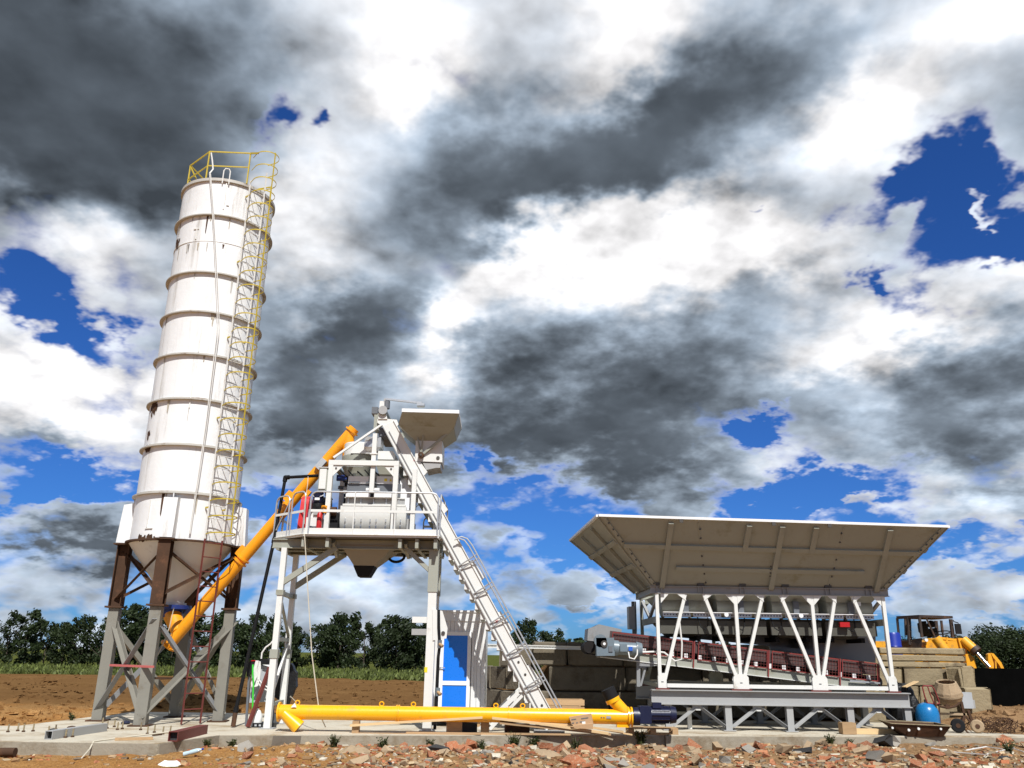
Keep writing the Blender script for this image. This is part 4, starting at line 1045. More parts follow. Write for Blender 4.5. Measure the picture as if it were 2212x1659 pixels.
for nm, (a, b) in walls.items():
    q = [quad_pt(a, b, u, v)[0] for u, v in ((0, 0), (1, 0), (1, 1), (0, 1))]
    w = MB().plate(q, .02).build(nm, 'cream_shaded', ag)
    vert, hor = SPEC[nm]
    for u, v0, v1 in vert:
        ua, ub = (fu(u, v0), fu(u, v1)) if nm == 'front_wall' else (u, u)
        p, n_ = quad_pt(a, b, ua, v0, .05); q2, _ = quad_pt(a, b, ub, v1 - .06, .05)
        MB().bar(p, q2, .13, .08, n_).build('rib', 'cream_shaded', w)
    for v, u0, u1 in hor:
        p, n_ = quad_pt(a, b, u0 + .01, v, .045); q2, _ = quad_pt(a, b, u1 - .01, v, .045)
        MB().bar(p, q2, .125, .07, n_).build('rib', 'cream_shaded', w)
    for u in (.012, .988):
        p, n_ = quad_pt(a, b, u, 0.0, .03); q2, _ = quad_pt(a, b, u, 1.0, .03)
        MB().bar(p, q2, .09, .03, n_).build('corner_flange', 'cream_shaded', w)
        if nm == 'front_wall':
            for k in range(11):
                pp, _ = quad_pt(a, b, u + (.012 if u < .5 else -.012) * .3, .06 + .085 * k, .052)
                MB().cbox(pp, (.035, .035, .035)).build('flange_bolt', 'bolt', w)
    p, n_ = quad_pt(a, b, 0, .99, .03); q2, _ = quad_pt(a, b, 1, .99, .03)
    MB().bar(p + V((0, 0, .03)), q2 + V((0, 0, .03)), .09, .06).build('rim', 'pvc_white', w)
    p, n_ = quad_pt(a, b, 0.02, .985, .08); 
    if nm == 'front_wall':
        for u in (.235, .66, .5):
            pp, _ = quad_pt(a, b, u, .985, .085)
            MB().cbox(pp, (.09, .03, .09)).build('lifting_hole', 'bolt', w)
        for u, du in ((.26, .045), (.73, -.045)):
            for k in range(7):
                pp, _ = quad_pt(a, b, u + du * (k / 6.0 - .5), .08 + .13 * k, .022)
                MB().cbox(pp, (.035, .03, .05)).build('seam_bolt', 'bolt', w)
            p0, n_ = quad_pt(a, b, u - du * .5, .02, .016); p1, _ = quad_pt(a, b, u + du * .5, .95, .016)
            MB().bar(p0, p1, .03, .016, n_).build('seam_strip', 'cream_shaded', w)
        for k in range(4):
            pp, _ = quad_pt(a, b, .5, .22 + .05 * k, .095)
            MB().cbox(pp, (.03, .02, .03)).build('seam_bolt', 'bolt', w)
# top chord (channel) around
for p, q in (((3.66, HY0), (9.80, HY0)), ((3.66, HY1), (9.80, HY1)), ((3.72, HY0 + .08), (3.72, HY1 - .08)), ((9.72, HY0 + .08), (9.72, HY1 - .08))):
    P_, Q_ = V((*p, 3.355)), V((*q, 3.355))
    MB().ibeam(P_, Q_, .13, .19, .018, .014).build('top_chord', 'grey_steel' if p[1] == HY0 and q[1] == HY0 else 'cream_shaded', ag)
for u in (.035, .21, .385, .565, .745, .915):
    x = 3.66 + 6.14 * u
    for dx in (-.06, .06):
        MB().box((x + dx - .008, HY0 - .062, 3.27), (x + dx + .008, HY0 - .005, 3.44)).build('web_stiffener', 'grey_steel', ag)
    MB().box((x - .09, HY0 - .09, 3.46), (x + .09, HY0 - .03, 3.52)).build('clamp', 'bolt', ag)
# truss frames front and rear
nodes_b = [3.86, 5.83, 7.80, 9.62]
for y in (HY0, HY1):
    fr_ = y == HY0
    m_, m2 = ('cream_light', 'cream_light') if fr_ else ('cream_shaded', 'cream_shaded')
    for i, x in enumerate(nodes_b):
        MB().bar((x - (.05 if i == 0 else -.02 if i == 3 else 0), y, 1.05), (x - (.05 if i == 0 else -.02 if i == 3 else 0), y, 3.27), .085, .085).build('truss_post', m_, ag)
    tops = [4.62, 5.05, 6.60, 7.03, 8.50, 9.03] if False else [4.55, 5.02, 6.55, 7.00, 8.42, 8.86]
    base = [0, 1, 1, 2, 2, 3]
    for tx, bi in zip(tops, base):
        bx = nodes_b[bi] + (.07 if tx > nodes_b[bi] else -.07)
        MB().bar((bx, y + .0, 1.16), (tx, y, 3.27), .08, .08, (0, 1, 0)).build('truss_diagonal', m2, ag)
        for s_ in (-1, 1):
            pass
    for i, x in enumerate(nodes_b):
        w_ = .105 if i in (0, 3) else .19
        xo = x - .0
        poly = [(xo - w_, 0, .97), (xo + w_, 0, .97), (xo + w_, 0, 1.24), (xo + w_ * .7, 0, 1.32), (xo - w_ * .7, 0, 1.32), (xo - w_, 0, 1.24)]
        MB().prism([(a_, y - .058, c_) for a_, _, c_ in poly], (0, .012, 0)).build('node_plate', m_, ag)
        MB().prism([(a_, y + .046, c_) for a_, _, c_ in poly], (0, .012, 0)).build('node_plate', m_, ag)
        MB().box((x - w_ - .06, y - .09, .932), (x + w_ + .06, y + .09, .968)).build('base_pad', 'primer_red', ag)
        if fr_:
            MB().box((x - .03, y - .0605, 1.10), (x + .03, y - .0585, 1.125)).build('stencil_mark', 'plate_text', ag)
    for a_, b_ in zip(nodes_b, nodes_b[1:]):
        MB().bar((a_ + .12, y, 1.03), (b_ - .12, y, 1.03), .07, .09).build('bottom_chord', m_, ag)
    for x, s1, s2 in [(nodes_b[0], 0, 1), (nodes_b[1], 1, 1), (nodes_b[2], 1, 1), (nodes_b[3], 1, 0)]:
        if s1: MB().prism([(x - .045, y - .05, 3.268), (x - .27, y - .05, 3.268), (x - .045, y - .05, 3.02)], (0, .012, 0)).build('gusset', m_, ag)
        if s2: MB().prism([(x + .045, y - .05, 3.268), (x + .27, y - .05, 3.268), (x + .045, y - .05, 3.02)], (0, .012, 0)).build('gusset', m_, ag)
    for tx, bi in zip(tops, base):
        s_ = -1 if tx > nodes_b[bi] else 1
        MB().prism([(tx + .03 * s_, y - .052, 3.267), (tx + .24 * s_, y - .052, 3.267), (tx + .05 * s_ * -.2, y - .052, 3.08)], (0, .012, 0)).build('gusset', m_, ag)
for x in (nodes_b[0] - .03, nodes_b[3] + .02):
    MB().bar((x, HY0 + .06, 2.62), (x, HY1 - .06, 2.62), .07, .16).build('side_tie', 'cream_shaded', ag)
    MB().bar((x, HY0 + .06, 3.2), (x, (HY0 + HY1) / 2, 2.70), .07, .07).build('side_diagonal', 'grey_steel', ag)
    MB().bar((x, HY1 - .06, 3.2), (x, (HY0 + HY1) / 2, 2.70), .07, .07).build('side_diagonal', 'grey_steel', ag)
    MB().bar((x, HY0 + .06, 1.02), (x, HY1 - .06, 1.02), .07, .09).build('side_tie', 'cream_shaded', ag)
# bins with round bottoms, weigh bins below
for i in range(4):
    xa, xb = 3.92 + i * 1.43, 3.92 + i * 1.43 + 1.36
    mid = (xa + xb) / 2
    MB().frustum([(mid - .42, 22.75, 2.86), (mid + .42, 22.75, 2.86), (mid + .42, 23.9, 2.86), (mid - .42, 23.9, 2.86)], [(xa, 22.12, 3.26), (xb, 22.12, 3.26), (xb, 24.45, 3.26), (xa, 24.45, 3.26)]).build('bin', 'cream_shaded', ag)
    MB().tube((xa + .08, 22.55, 2.96), (xb - .08, 22.55, 2.96), .26, n=20).build('radial_gate', 'cream_shaded', ag, smooth=True)
    MB().box((mid - .08, 22.17, 2.78), (mid + .06, 22.27, 3.12)).build('gate_cylinder', 'dark_panel', ag)
    MB().frustum([(mid - .30, 22.85, 2.22), (mid + .30, 22.85, 2.22), (mid + .30, 23.7, 2.22), (mid - .30, 23.7, 2.22)], [(xa + .02, 22.40, 2.68), (xb - .02, 22.40, 2.68), (xb - .02, 24.2, 2.68), (xa + .02, 24.2, 2.68)]).build('weigh_bin', 'dark_olive', ag)
    MB().box((xa + .02, 22.36, 2.28), (xb - .02, 22.40, 2.62)).build('weigh_bin_face', 'dark_olive', ag)
    for dx in (.25, 1.05):
        MB().box((xa + dx - .05, 22.6, 2.12), (xa + dx + .05, 23.6, 2.24)).build('gate_foot', 'black_rubber', ag)
for i in range(7):
    xa = 3.98 + i * .79
    MB().box((xa, 22.18, 2.70), (xa + .72, 22.20, 2.80)).build('cable_tray', 'galvanised', ag)
    for k in range(9):
        MB().box((xa + .03 + k * .076, 22.174, 2.735), (xa + .07 + k * .076, 22.179, 2.765)).build('tray_slot', 'bolt', ag)
MB().box((3.98, 22.10, 2.80), (9.5, 22.22, 2.815)).build('tray_cover', 'pvc_white', ag)
for x in (5.60, 7.52):
    MB().tube((x, 22.06, 2.76), (x, 22.09, 2.76), .055, n=16).build('tray_cap', 'pvc_white', ag)
MB().box((9.05, 22.16, 3.03), (9.13, 22.22, 3.13)).build('limit_switch', 'pvc_white', ag)
MB().box((8.55, 22.2, 2.50), (8.80, 22.30, 2.62)).build('air_valve', 'red_gloss', ag)
for i in range(5):
    x = 4.9 + i * .95
    MB().wire([(x, 22.3, 2.7), (x + .05, 22.2, 2.45), (x + .15, 22.15, 2.38), (x + .25, 22.25, 2.5), (x + .28, 22.35, 2.7)], .014).build('air_hose', 'black_rubber', ag)
# control box at the left end
MB().box((3.32, 23.7, 2.42), (3.48, 24.1, 3.02)).build('junction_box', 'grey_steel', ag)
MB().box((3.52, 24.45, 2.0), (3.64, 24.6, 3.2)).build('junction_post', 'dark_panel', ag)

# ------------------------------------------------------------------ belt conveyor under the bins
bc = thing('belt_conveyor', 'inclined belt conveyor with red mesh guards running under the hopper', 'conveyor', (6, 23, 1.0))
BYF = 22.55
c0, c1 = K(7, 190, 965, BYF), K(8, 720, 1195, BYF)
bd = (c1 - c0).normalized(); bn = V((-bd.z, 0, bd.x)); bn = bn if bn.z > 0 else -bn
BL = (c1 - c0).length
def bp_(s_, off, y=BYF): return V((0, y - BYF, 0)) + c0 + bd * s_ + bn * off
for y in (BYF, BYF + .95):
    MB().bar(bp_(.35, -.20, y), bp_(BL, -.20, y), .05, .22, bn).build('side_channel', 'cream_shaded', bc)
    MB().bar(bp_(.35, -.305, y - .02), bp_(BL, -.305, y - .02), .10, .016, bn).build('channel_flange', 'cream_light', bc)
MB().bar(bp_(0, .02, BYF + .475), bp_(BL, .02, BYF + .475), .80, .03, bn).build('belt', 'belt_rubber', bc)
MB().bar(bp_(.0, -.26, BYF + .475), bp_(BL, -.26, BYF + .475), .80, .02, bn).build('return_belt', 'belt_rubber', bc)
for s_ in (.05, BL - .1):
    MB().tube(bp_(s_, -.10, BYF - .02), bp_(s_, -.10, BYF + .97), .15, n=22).build('drum', 'belt_rubber', bc, smooth=True)
MB().bar(bp_(.55, .22), bp_(BL - .1, .20), .02, .30, bn).build('skirt', 'skirt_red', bc)
MB().bar(bp_(.55, .22, BYF + .9), bp_(BL - .1, .20, BYF + .9), .02, .30, bn).build('skirt', 'skirt_red', bc)
MB().prism([bp_(0.02, .06), bp_(.85, .04), bp_(.85, .44), bp_(.25, .50), bp_(.02, .36)], (0, .95, 0)).build('head_cover', 'slate_steel', bc)
MB().prism([bp_(-.02, .06, BYF - .02), bp_(.16, .06, BYF - .02), bp_(.24, .48, BYF - .02), bp_(-.02, .36, BYF - .02)], (0, .99, 0)).build('head_nose', 'slate_steel', bc)
# idler brackets and mesh guards
NB = 19
br0 = MB().box(bp_(.75, -.09, BYF - .05) - V((.045, 0, 0)), bp_(.75, -.09, BYF - .05) + V((.045, .03, .12))).build('idler_bracket', 'pvc_white', bc, org=bp_(.75, -.09))
array(br0, [bd * (.36 * i) for i in range(1, NB)])
ro0 = MB().tube(bp_(.75, -.05, BYF + .02), bp_(.75, -.05, BYF + .93), .05, n=10).build('idler', 'belt_rubber', bc, smooth=True, org=bp_(.75, -.05))
array(ro0, [bd * (.36 * i) for i in range(1, NB)])
seg = [(.62, 2.70), (2.85, 4.62), (4.75, 6.45), (6.55, BL - .1)]
for a_, b_ in seg:
    gy = BYF - .07
    gd = MB()
    for o in (-.085, .34): gd.bar(bp_(a_, o, gy), bp_(b_, o, gy), .02, .028, bn)
    for s_ in (a_, b_): gd.bar(bp_(s_, -.085, gy), bp_(s_, .34, gy), .03, .02, bd)
    gf = gd.build('guard_frame', 'red_frame', bc)
    ms = MB(); k = int((b_ - a_) / .075)
    for i in range(1, k):
        s_ = a_ + (b_ - a_) * i / k
        ms.bar(bp_(s_, -.08, gy), bp_(s_, .33, gy), .006, .006, bd)
    for o in (.0, .08, .16, .25): ms.bar(bp_(a_, o, gy), bp_(b_, o, gy), .006, .006, bn)
    ms.build('wire_mesh', 'primer_red', gf, kind='stuff')
    MB().bar(bp_(b_ + .04, -.30, gy), bp_(b_ + .04, .36, gy), .035, .03, bd).build('guard_post', 'red_frame', bc)
# grey shield plate behind the belt
MB().prism([K(7, x, y, BYF + 1.1) for x, y in ((700, 862), (1659, 890), (1659, 1010), (750, 925))], (0, .02, 0)).build('shield_plate', 'slate_steel', bc)
MB().prism([K(8, x, y, BYF + 1.1) for x, y in ((2, 884), (690, 897), (690, 1095), (2, 1008))], (0, .02, 0)).build('shield_plate', 'slate_steel', bc)
MB().bar(K(8, 520, 1212, BYF - .1), K(8, 720, 1228, BYF - .1), .05, .04).build('tension_screw', 'galvanised', bc)
# geared motor at the head
gm = K(7, 300, 990, BYF - .25)
g_ = MB().cbox(gm, (.46, .34, .44), ry=-.02).build('gearbox', 'motor_grey', bc)
MB().tube(gm + V((-.03, -.20, .07)), gm + V((-.03, -.16, .07)), .085, n=20).build('shaft_cover', 'bolt', g_, smooth=True)
MB().tube(gm + V((-.03, -.215, .07)), gm + V((-.03, -.195, .07)), .035, n=14).build('shaft_end', 'pvc_white', g_)
MB().cbox(gm + V((.13, -.18, -.05)), (.10, .03, .14)).build('gearbox_recess', 'dark_panel', g_)
MB().tube(gm + V((-.12, 0, .14)), gm + V((-.12, -.17, .14)), .16, n=20).build('gearbox_shoulder', 'motor_grey', g_, smooth=True)
MB().tube(gm + V((.22, 0, -.02)), gm + V((.34, 0, -.03)), .19, n=22).build('motor_flange', 'motor_grey', bc, smooth=True)
mt_ = MB().tube(gm + V((.34, 0, -.03)), gm + V((.80, 0, -.05)), .16, n=22).build('motor', 'motor_grey', bc, smooth=True)
MB().tube(gm + V((.80, 0, -.05)), gm + V((.95, 0, -.055)), .19, .16, n=22).build('fan_cover', 'motor_grey', mt_, smooth=True)
MB().cbox(gm + V((.46, -.16, -.02)), (.18, .10, .18)).build('terminal_box', 'motor_grey', mt_)
MB().cbox(gm + V((.64, -.165, -.04)), (.10, .02, .10)).build('type_plate', 'motor_label', mt_)
MB().wire([gm + V((.58, -.18, -.12)), gm + V((.60, -.22, -.26)), gm + V((.72, -.22, -.29)), gm + V((.80, -.2, -.18)), gm + V((.82, -.15, .05))], .018).build('motor_cable', 'cable_white', mt_)
MB().wire([gm + V((.95, -.1, -.12)), gm + V((1.3, -.12, -.10)), gm + V((1.5, -.15, -.12)), gm + V((1.75, -.2, -.32)), gm + V((1.92, -.2, -.28)), gm + V((1.95, -.2, .1)), gm + V((1.9, -.2, .8))], .022).build('supply_cable', 'cable_white', bc)
MB().bar(K(7, 520, 1070, BYF), K(7, 520, 1250, BYF), .09, .09).build('support_leg', 'slate_steel', bc)
MB().bar(K(7, 565, 1130, BYF), K(7, 535, 1245, BYF), .05, .05).build('support_leg', 'slate_steel', bc)
MB().bar(K(7, 520, 1115, BYF), K(7, 640, 1095, BYF), .09, .13).build('support_arm', 'slate_steel', bc)

# ------------------------------------------------------------------ steel base under the batcher
sb = thing('hopper_plinth', 'grey I-beam base on short columns carrying the aggregate hopper', 'plinth', (6.8, 23.2, 0))
for y in (22.0, 24.6):
    MB().ibeam((3.58, y, .76), (10.0, y, .76), .26, .345, .022, .016).build('main_beam', 'grey_steel', sb)
    for i, x in enumerate((3.98, 5.46, 6.98, 8.48, 9.90)):
        MB().ibeam((x, y, .02), (x, y, .585), .16, .15, .014, .012, (0, 1, 0)).build('column', 'grey_steel', sb)
        MB().box((x - .15, y - .15, 0), (x + .15, y + .15, .02)).build('base_plate', 'grey_steel', sb)
    for a_, b_ in ((3.98, 5.46), (5.46, 6.98), (6.98, 8.48), (8.48, 9.90)):
        mid = (a_ + b_) / 2
        MB().angle((a_ + .10, y - .04, .10), (mid - .07, y - .04, .52), .075, .014, (0, -1, 0)).build('base_brace', 'grey_steel', sb)
        MB().angle((b_ - .10, y - .04, .10), (mid + .07, y - .04, .52), .075, .014, (0, -1, 0)).build('base_brace', 'slate_steel', sb)
        MB().box((mid - .13, y - .02, .47), (mid + .13, y + .02, .585)).build('brace_plate', 'grey_steel', sb)
        MB().box((mid - .06, y - .045, .46), (mid + .06, y - .022, .505)).build('brace_pad', 'cream_light', sb)
for x in (3.98, 5.46, 6.98, 8.48, 9.90):
    MB().box((x - .05, 22.14, .60), (x + .05, 24.46, .70)).build('cross_beam', 'slate_steel', sb)
MB().box((4.52, 22.3, 0), (4.62, 22.4, .5)).build('prop', 'cream_light', sb)
MB().bar((3.95, 22.5, .36), (4.55, 22.45, .36), .05, .07).build('prop', 'cream_shaded', sb)

# ------------------------------------------------------------------ block walls
def block(name, x0, x1, y0, y1, z0, z1, mat_, parent, rot=0.0, rough=.02):
    """weathered concrete block: chamfered, slightly out of true"""
    c = .03; r = lambda: random.uniform(-rough, rough)
    cx, cy = (x0 + x1) / 2, (y0 + y1) / 2
    vs = []
    for z, k in ((z0, c), (z0 + c, 0), (z1 - c, 0), (z1, c)):
        for sx, sy in ((x0, y0), (x1, y0), (x1, y1), (x0, y1)):
            ix, iy = (1 if sx == x0 else -1), (1 if sy == y0 else -1)
            for (ax, ay) in ((k + c, k), (k, k + c)):
                if (sx == x0) != (sy == y0): ax, ay = ay, ax
                vs.append(V((sx + ix * ax + r(), sy + iy * ay + r(), z + r() * .7)))
    mb = MB(); n = 8
    if rot:
        M = Matrix.Rotation(rot, 3, 'Z'); vs = [M @ (p - V((cx, cy, 0))) + V((cx, cy, 0)) for p in vs]
    mb.raw(vs, [tuple(range(n))[::-1], tuple(range(3 * n, 4 * n))] + [(j * n + i, j * n + (i + 1) % n, (j + 1) * n + (i + 1) % n, (j + 1) * n + i) for j in range(3) for i in range(n)])
    return mb.build(name, mat_, parent)
random.seed(21)
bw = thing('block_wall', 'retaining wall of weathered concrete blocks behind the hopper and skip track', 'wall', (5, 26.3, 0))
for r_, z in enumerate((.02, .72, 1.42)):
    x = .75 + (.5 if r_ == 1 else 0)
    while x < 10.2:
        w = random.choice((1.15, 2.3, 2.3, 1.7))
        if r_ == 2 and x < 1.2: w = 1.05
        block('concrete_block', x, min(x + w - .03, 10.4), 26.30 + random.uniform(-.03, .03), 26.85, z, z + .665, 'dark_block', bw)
        x += w
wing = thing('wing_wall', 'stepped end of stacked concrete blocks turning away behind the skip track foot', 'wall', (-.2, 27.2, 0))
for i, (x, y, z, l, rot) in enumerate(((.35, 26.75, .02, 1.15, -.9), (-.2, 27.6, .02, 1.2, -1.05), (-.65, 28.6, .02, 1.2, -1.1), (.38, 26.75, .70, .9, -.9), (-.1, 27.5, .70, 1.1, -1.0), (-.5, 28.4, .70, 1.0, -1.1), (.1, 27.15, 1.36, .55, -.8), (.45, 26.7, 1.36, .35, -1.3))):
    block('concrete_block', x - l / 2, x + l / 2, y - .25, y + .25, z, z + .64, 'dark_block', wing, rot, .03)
rw = thing('ramp_wall', 'sunlit wall of stacked grooved concrete blocks below the yellow loader', 'wall', (11.8, 25.7, 0))
WY = 25.7
xa, xb = 10.45, K(8, 1280, 1005, WY).x
# grooved top beam: three courses
for z0, z1 in ((1.51, 1.67), (1.69, 1.86), (1.88, 2.06)):
    block('concrete_block', xa + .55, xb - random.uniform(0, .06), WY, WY + .55, z0, z1, 'old_block', rw, 0, .012)
block('concrete_block', xa - .1, xa + .5, WY + .02, WY + .55, 1.52, 2.06, 'old_block', rw, 0, .015)
x = xa - .1
for z0, h, ws in ((1.0, .50, (1.3, 1.55)), (.50, .49, (1.7, 1.5)), (.0, .49, (1.2, 1.9))):
    x = xa - .1
    for w in ws:
        block('concrete_block', x, x + w - .03, WY + .05 + random.uniform(-.04, .03), WY + .6, z0, z0 + h, 'old_block', rw, 0, .035); x += w
for p, l, rot in ((K(8, 1235, 1210, 25.5), .45, .5), (K(8, 1285, 1205, 25.4), .40, .2)):
    block('concrete_block', p.x - l / 2, p.x + l / 2, 25.3, 25.75, p.z - .35, p.z + .36, 'old_block', rw, rot, .04)
p = K(8, 1350, 1345, 25.0)
block('concrete_block', p.x - .42, p.x + .33, 24.8, 25.3, .0, p.z + .36, 'old_block', rw, .05, .03)
p = K(8, 1200, 1450, 25.2)
block('concrete_block', p.x - .9, p.x + .55, 25.2, 25.68, .0, .48, 'old_block', rw, 0, .03)
st = thing('steel_rail', 'long pale steel rail resting along the top of the block wall', 'rail', (1, 26.2, 1.9))
a, b = K(6, 620, 690, 26.1), K(6, 1400, 708, 26.1)
MB().ibeam(a, b, .10, .10, .02, .012).build('rail_bar', 'cream_light', st)

# black folded face of the bank at the right edge
ts = MB(); nu, nv = 60, 12
a0, a1 = K(9, 1400, 105, 26.9), K(9, 2212, 140, 27.6)
dirx = (a1 - a0)
rows = []
for j in range(nv + 1):
    v = j / nv
    for i in range(nu + 1):
        u = i / nu * 3.2 - .05
        base = a0 + dirx * u
        fold = .07 * mn.noise(V((u * 9, v * 1.5, 0))) + .03 * mn.noise(V((u * 26, v * 3, 4)))
        z = 1.50 + .02 * mn.noise(V((u * 7, 0, 2))) - v * 1.12
        rows.append(V((base.x, base.y - .08 - v * .12 + fold * (0.3 + v), z)))
ts.raw(rows, [(j * (nu + 1) + i, j * (nu + 1) + i + 1, (j + 1) * (nu + 1) + i + 1, (j + 1) * (nu + 1) + i) for j in range(nv) for i in range(nu)])
back = [V((p.x, p.y + .9, p.z if k // (nu + 1) else p.z)) for k, p in enumerate(rows)]
o_ = len(ts.v); ts.v += back
ts.f += [(o_ + j * (nu + 1) + i, o_ + (j + 1) * (nu + 1) + i, o_ + (j + 1) * (nu + 1) + i + 1, o_ + j * (nu + 1) + i + 1) for j in range(nv) for i in range(nu)]
ts.f += [(i, i + 1, o_ + i + 1, o_ + i) for i in range(nu)]
tag(ts.build('black_bank', 'bank_black', smooth=True, org=(16, 27, .4)), 'low black bank with a folded face in front of the loader bucket', 'bank')

# ------------------------------------------------------------------ wheel loader
LY = 32.0
ld = thing('wheel_loader', 'old yellow wheel loader with open rusty cab parked behind the block wall', 'loader', (15.6, LY, 0))
def Lp(x, y, dy=0.0): return K(10, x, y, LY + dy)
cabx0, cabx1 = Lp(300, 500).x, Lp(1145, 520).x
zr, zb = Lp(700, 480).z, Lp(700, 830).z
CW = 1.25   # depth of the cab
P0, P1, P2, P3 = Lp(310, 495, .3), Lp(650, 478, -.2), Lp(1130, 505, 0), Lp(690, 490, 1.5)
roof = [Lp(300, 500, .9), Lp(640, 478, -.3), Lp(1140, 510, .15), Lp(820, 500, 1.5)]
MB().prism([(p_.x, p_.y, zr - .05) for p_ in roof], (0, 0, .09)).build('cab_roof', 'cab_frame', ld)
def post(x0, y0, x1, y1, dy, w=.07): MB().bar(Lp(x0, y0, dy), Lp(x1, y1, dy), w, w).build('cab_post', 'cab_frame', ld)
post(310, 505, 345, 850, .85); post(480, 490, 500, 900, .3, .12); post(640, 490, 680, 790, -.28, .08); post(745, 510, 870, 780, -.25, .05)
post(1105, 520, 1140, 790, .15, .10); post(885, 545, 905, 780, 1.4, .10); post(965, 540, 985, 720, 1.2, .07); post(430, 500, 440, 760, 1.4, .07)
MB().bar(Lp(310, 508, .85), Lp(640, 490, -.28), .06, .06).build('cab_rail', 'cab_frame', ld)
MB().bar(Lp(325, 845, .85), Lp(480, 850, .3), .05, .06).build('cab_rail', 'cab_frame', ld)
MB().prism([Lp(330, 850, .8), Lp(680, 800, -.25), Lp(680, 960, -.25), Lp(340, 960, .8)], (0, .06, 0)).build('cab_side', 'cab_frame', ld)
gl = bpy.data.materials.new('cab_glass'); gl.use_nodes = True
g_n = gl.node_tree.nodes['Principled BSDF']; g_n.inputs['Base Color'].default_value = (.8, .86, .88, 1); g_n.inputs['Roughness'].default_value = .05; g_n.inputs['Transmission Weight'].default_value = 1.0; g_n.inputs['IOR'].default_value = 1.1
MAT['glass'] = gl
for q in (((335, 520), (425, 518), (440, 838), (350, 838)), ((520, 515), (632, 520), (665, 790), (540, 800))):
    dy = .85 if q[0][0] < 400 else .1
    MB().prism([Lp(*c_, dy) for c_ in q], (0, .012, 0)).build('window_pane', 'glass', ld)
# seat, steering wheel
MB().prism([Lp(x, y, .5) for x, y in ((680, 580), (740, 545), (790, 700), (830, 760), (760, 780), (700, 700))], (0, .4, 0)).build('seat_back', 'black_rubber', ld)
pc = Lp(815, 595, .6); MB().lathe([(.01, -.13), (.12, -.1), (.14, 0), (.10, .12), (.01, .14)], pc, n=14).build('headrest', 'black_rubber', ld, smooth=True)
MB().prism([Lp(x, y, .5) for x, y in ((840, 660), (900, 650), (930, 790), (830, 790))], (0, .4, 0)).build('seat', 'black_rubber', ld)
pc = Lp(985, 720, .3)
MB().wire([pc + V((.26 * cos(a), .2 * sin(a), .05 * cos(a) + .05 * sin(a))) for a in [2 * pi * i / 20 for i in range(20)]], .02, closed=True).build('steering_wheel', 'black_rubber', ld)
MB().tube(pc, pc + V((.05, .1, -.4)), .03).build('steering_column', 'black_rubber', ld)
MB().wire([Lp(1145, 530), Lp(1150, 555), Lp(1215, 575), Lp(1222, 600)], .018).build('mirror_arm', 'black_rubber', ld)
a, b = Lp(1185, 740), Lp(1248, 590); MB().box((a.x, LY - .03, a.z), (b.x, LY + .03, b.z)).build('mirror', 'black_rubber', ld)
pc = Lp(735, 830, -.3); MB().tube(pc, pc + V((0, -.06, 0)), .06, n=14).build('headlamp', 'lamp_glass', ld, smooth=True)
pc = Lp(1410, 885, -.2); MB().tube(pc, pc + V((.02, -.08, 0)), .06, n=14).build('headlamp', 'lamp_glass', ld, smooth=True)
# body
z_ = 1.25
MB().prism([(Lp(680, 850).x, LY - .25, z_), (Lp(1280, 900).x, LY - .25, z_), (Lp(1270, 800).x, LY - .25, Lp(1270, 830).z), (Lp(950, 800).x, LY - .25, Lp(950, 800).z), (Lp(860, 790).x, LY - .25, Lp(860, 800).z), (Lp(680, 850).x, LY - .25, Lp(680, 860).z)], (0, 1.5, 0)).build('front_frame', 'loader_yellow', ld)
MB().prism([(cabx0 + .1, LY + .6, .9), (Lp(700, 900).x, LY - .1, .9), (Lp(700, 900).x, LY + 1.4, .9), (cabx0 + .1, LY + 1.6, .9)], (0, 0, 1.25)).build('mid_frame', 'loader_yellow', ld)
a, b = Lp(225, 945, .6), Lp(330, 850, .6)
MB().box((a.x - 1.6, LY + .7, .9), (b.x, LY + 2.0, b.z)).build('engine_hood', 'loader_yellow', ld)
MB().bar(Lp(945, 800, -.32), Lp(1190, 830, -.32), .06, .08).build('front_rail', 'loader_yellow', ld)
MB().bar(Lp(960, 890, -.34), Lp(1240, 905, -.34), .05, .26).build('cross_tube', 'loader_yellow', ld)
MB().bar(Lp(1050, 790, -.36), Lp(1045, 870, -.36), .05, .06).build('front_rail', 'loader_yellow', ld)
# boom cylinders and arms
MB().tube(Lp(880, 800, -.7), Lp(1040, 1010, -.8), .17, n=20).build('tilt_cylinder', 'loader_yellow', ld, smooth=True)
MB().prism([Lp(x, y, -.45) for x, y in ((1215, 800), (1275, 800), (1310, 960), (1255, 960))], (0, .2, 0)).build('tower_bracket', 'loader_yellow', ld)
MB().tube(Lp(1295, 830, -.4), Lp(1470, 985, -.7), .17, n=20).build('lift_cylinder', 'loader_yellow', ld, smooth=True)
MB().tube(Lp(1445, 960, -.66), Lp(1500, 1010, -.74), .20, n=20).build('cylinder_gland', 'cab_frame', ld, smooth=True)
MB().tube(Lp(1480, 1010, -.7), Lp(1690, 1240, -1.0), .07, n=16).build('piston_rod', 'chrome', ld, smooth=True)
MB().prism([Lp(x, y, -.6) for x, y in ((1325, 1040), (1385, 1035), (1455, 1095), (1500, 1260), (1470, 1420), (1370, 1420), (1345, 1180))], (0, .25, 0)).build('lift_arm', 'loader_yellow', ld)
MB().prism([Lp(x, y, -.9) for x, y in ((1660, 1040), (1700, 1025), (1745, 1180), (1755, 1420), (1680, 1420))], (0, .15, 0)).build('bucket_link', 'loader_yellow', ld)
MB().prism([Lp(x, y, -.9) for x, y in ((1700, 1020), (1745, 1030), (1860, 1165), (1915, 1290), (1960, 1480), (1915, 1480), (1880, 1300), (1825, 1195), (1740, 1090))], (0, .15, 0)).build('bucket_arm', 'loader_yellow', ld)
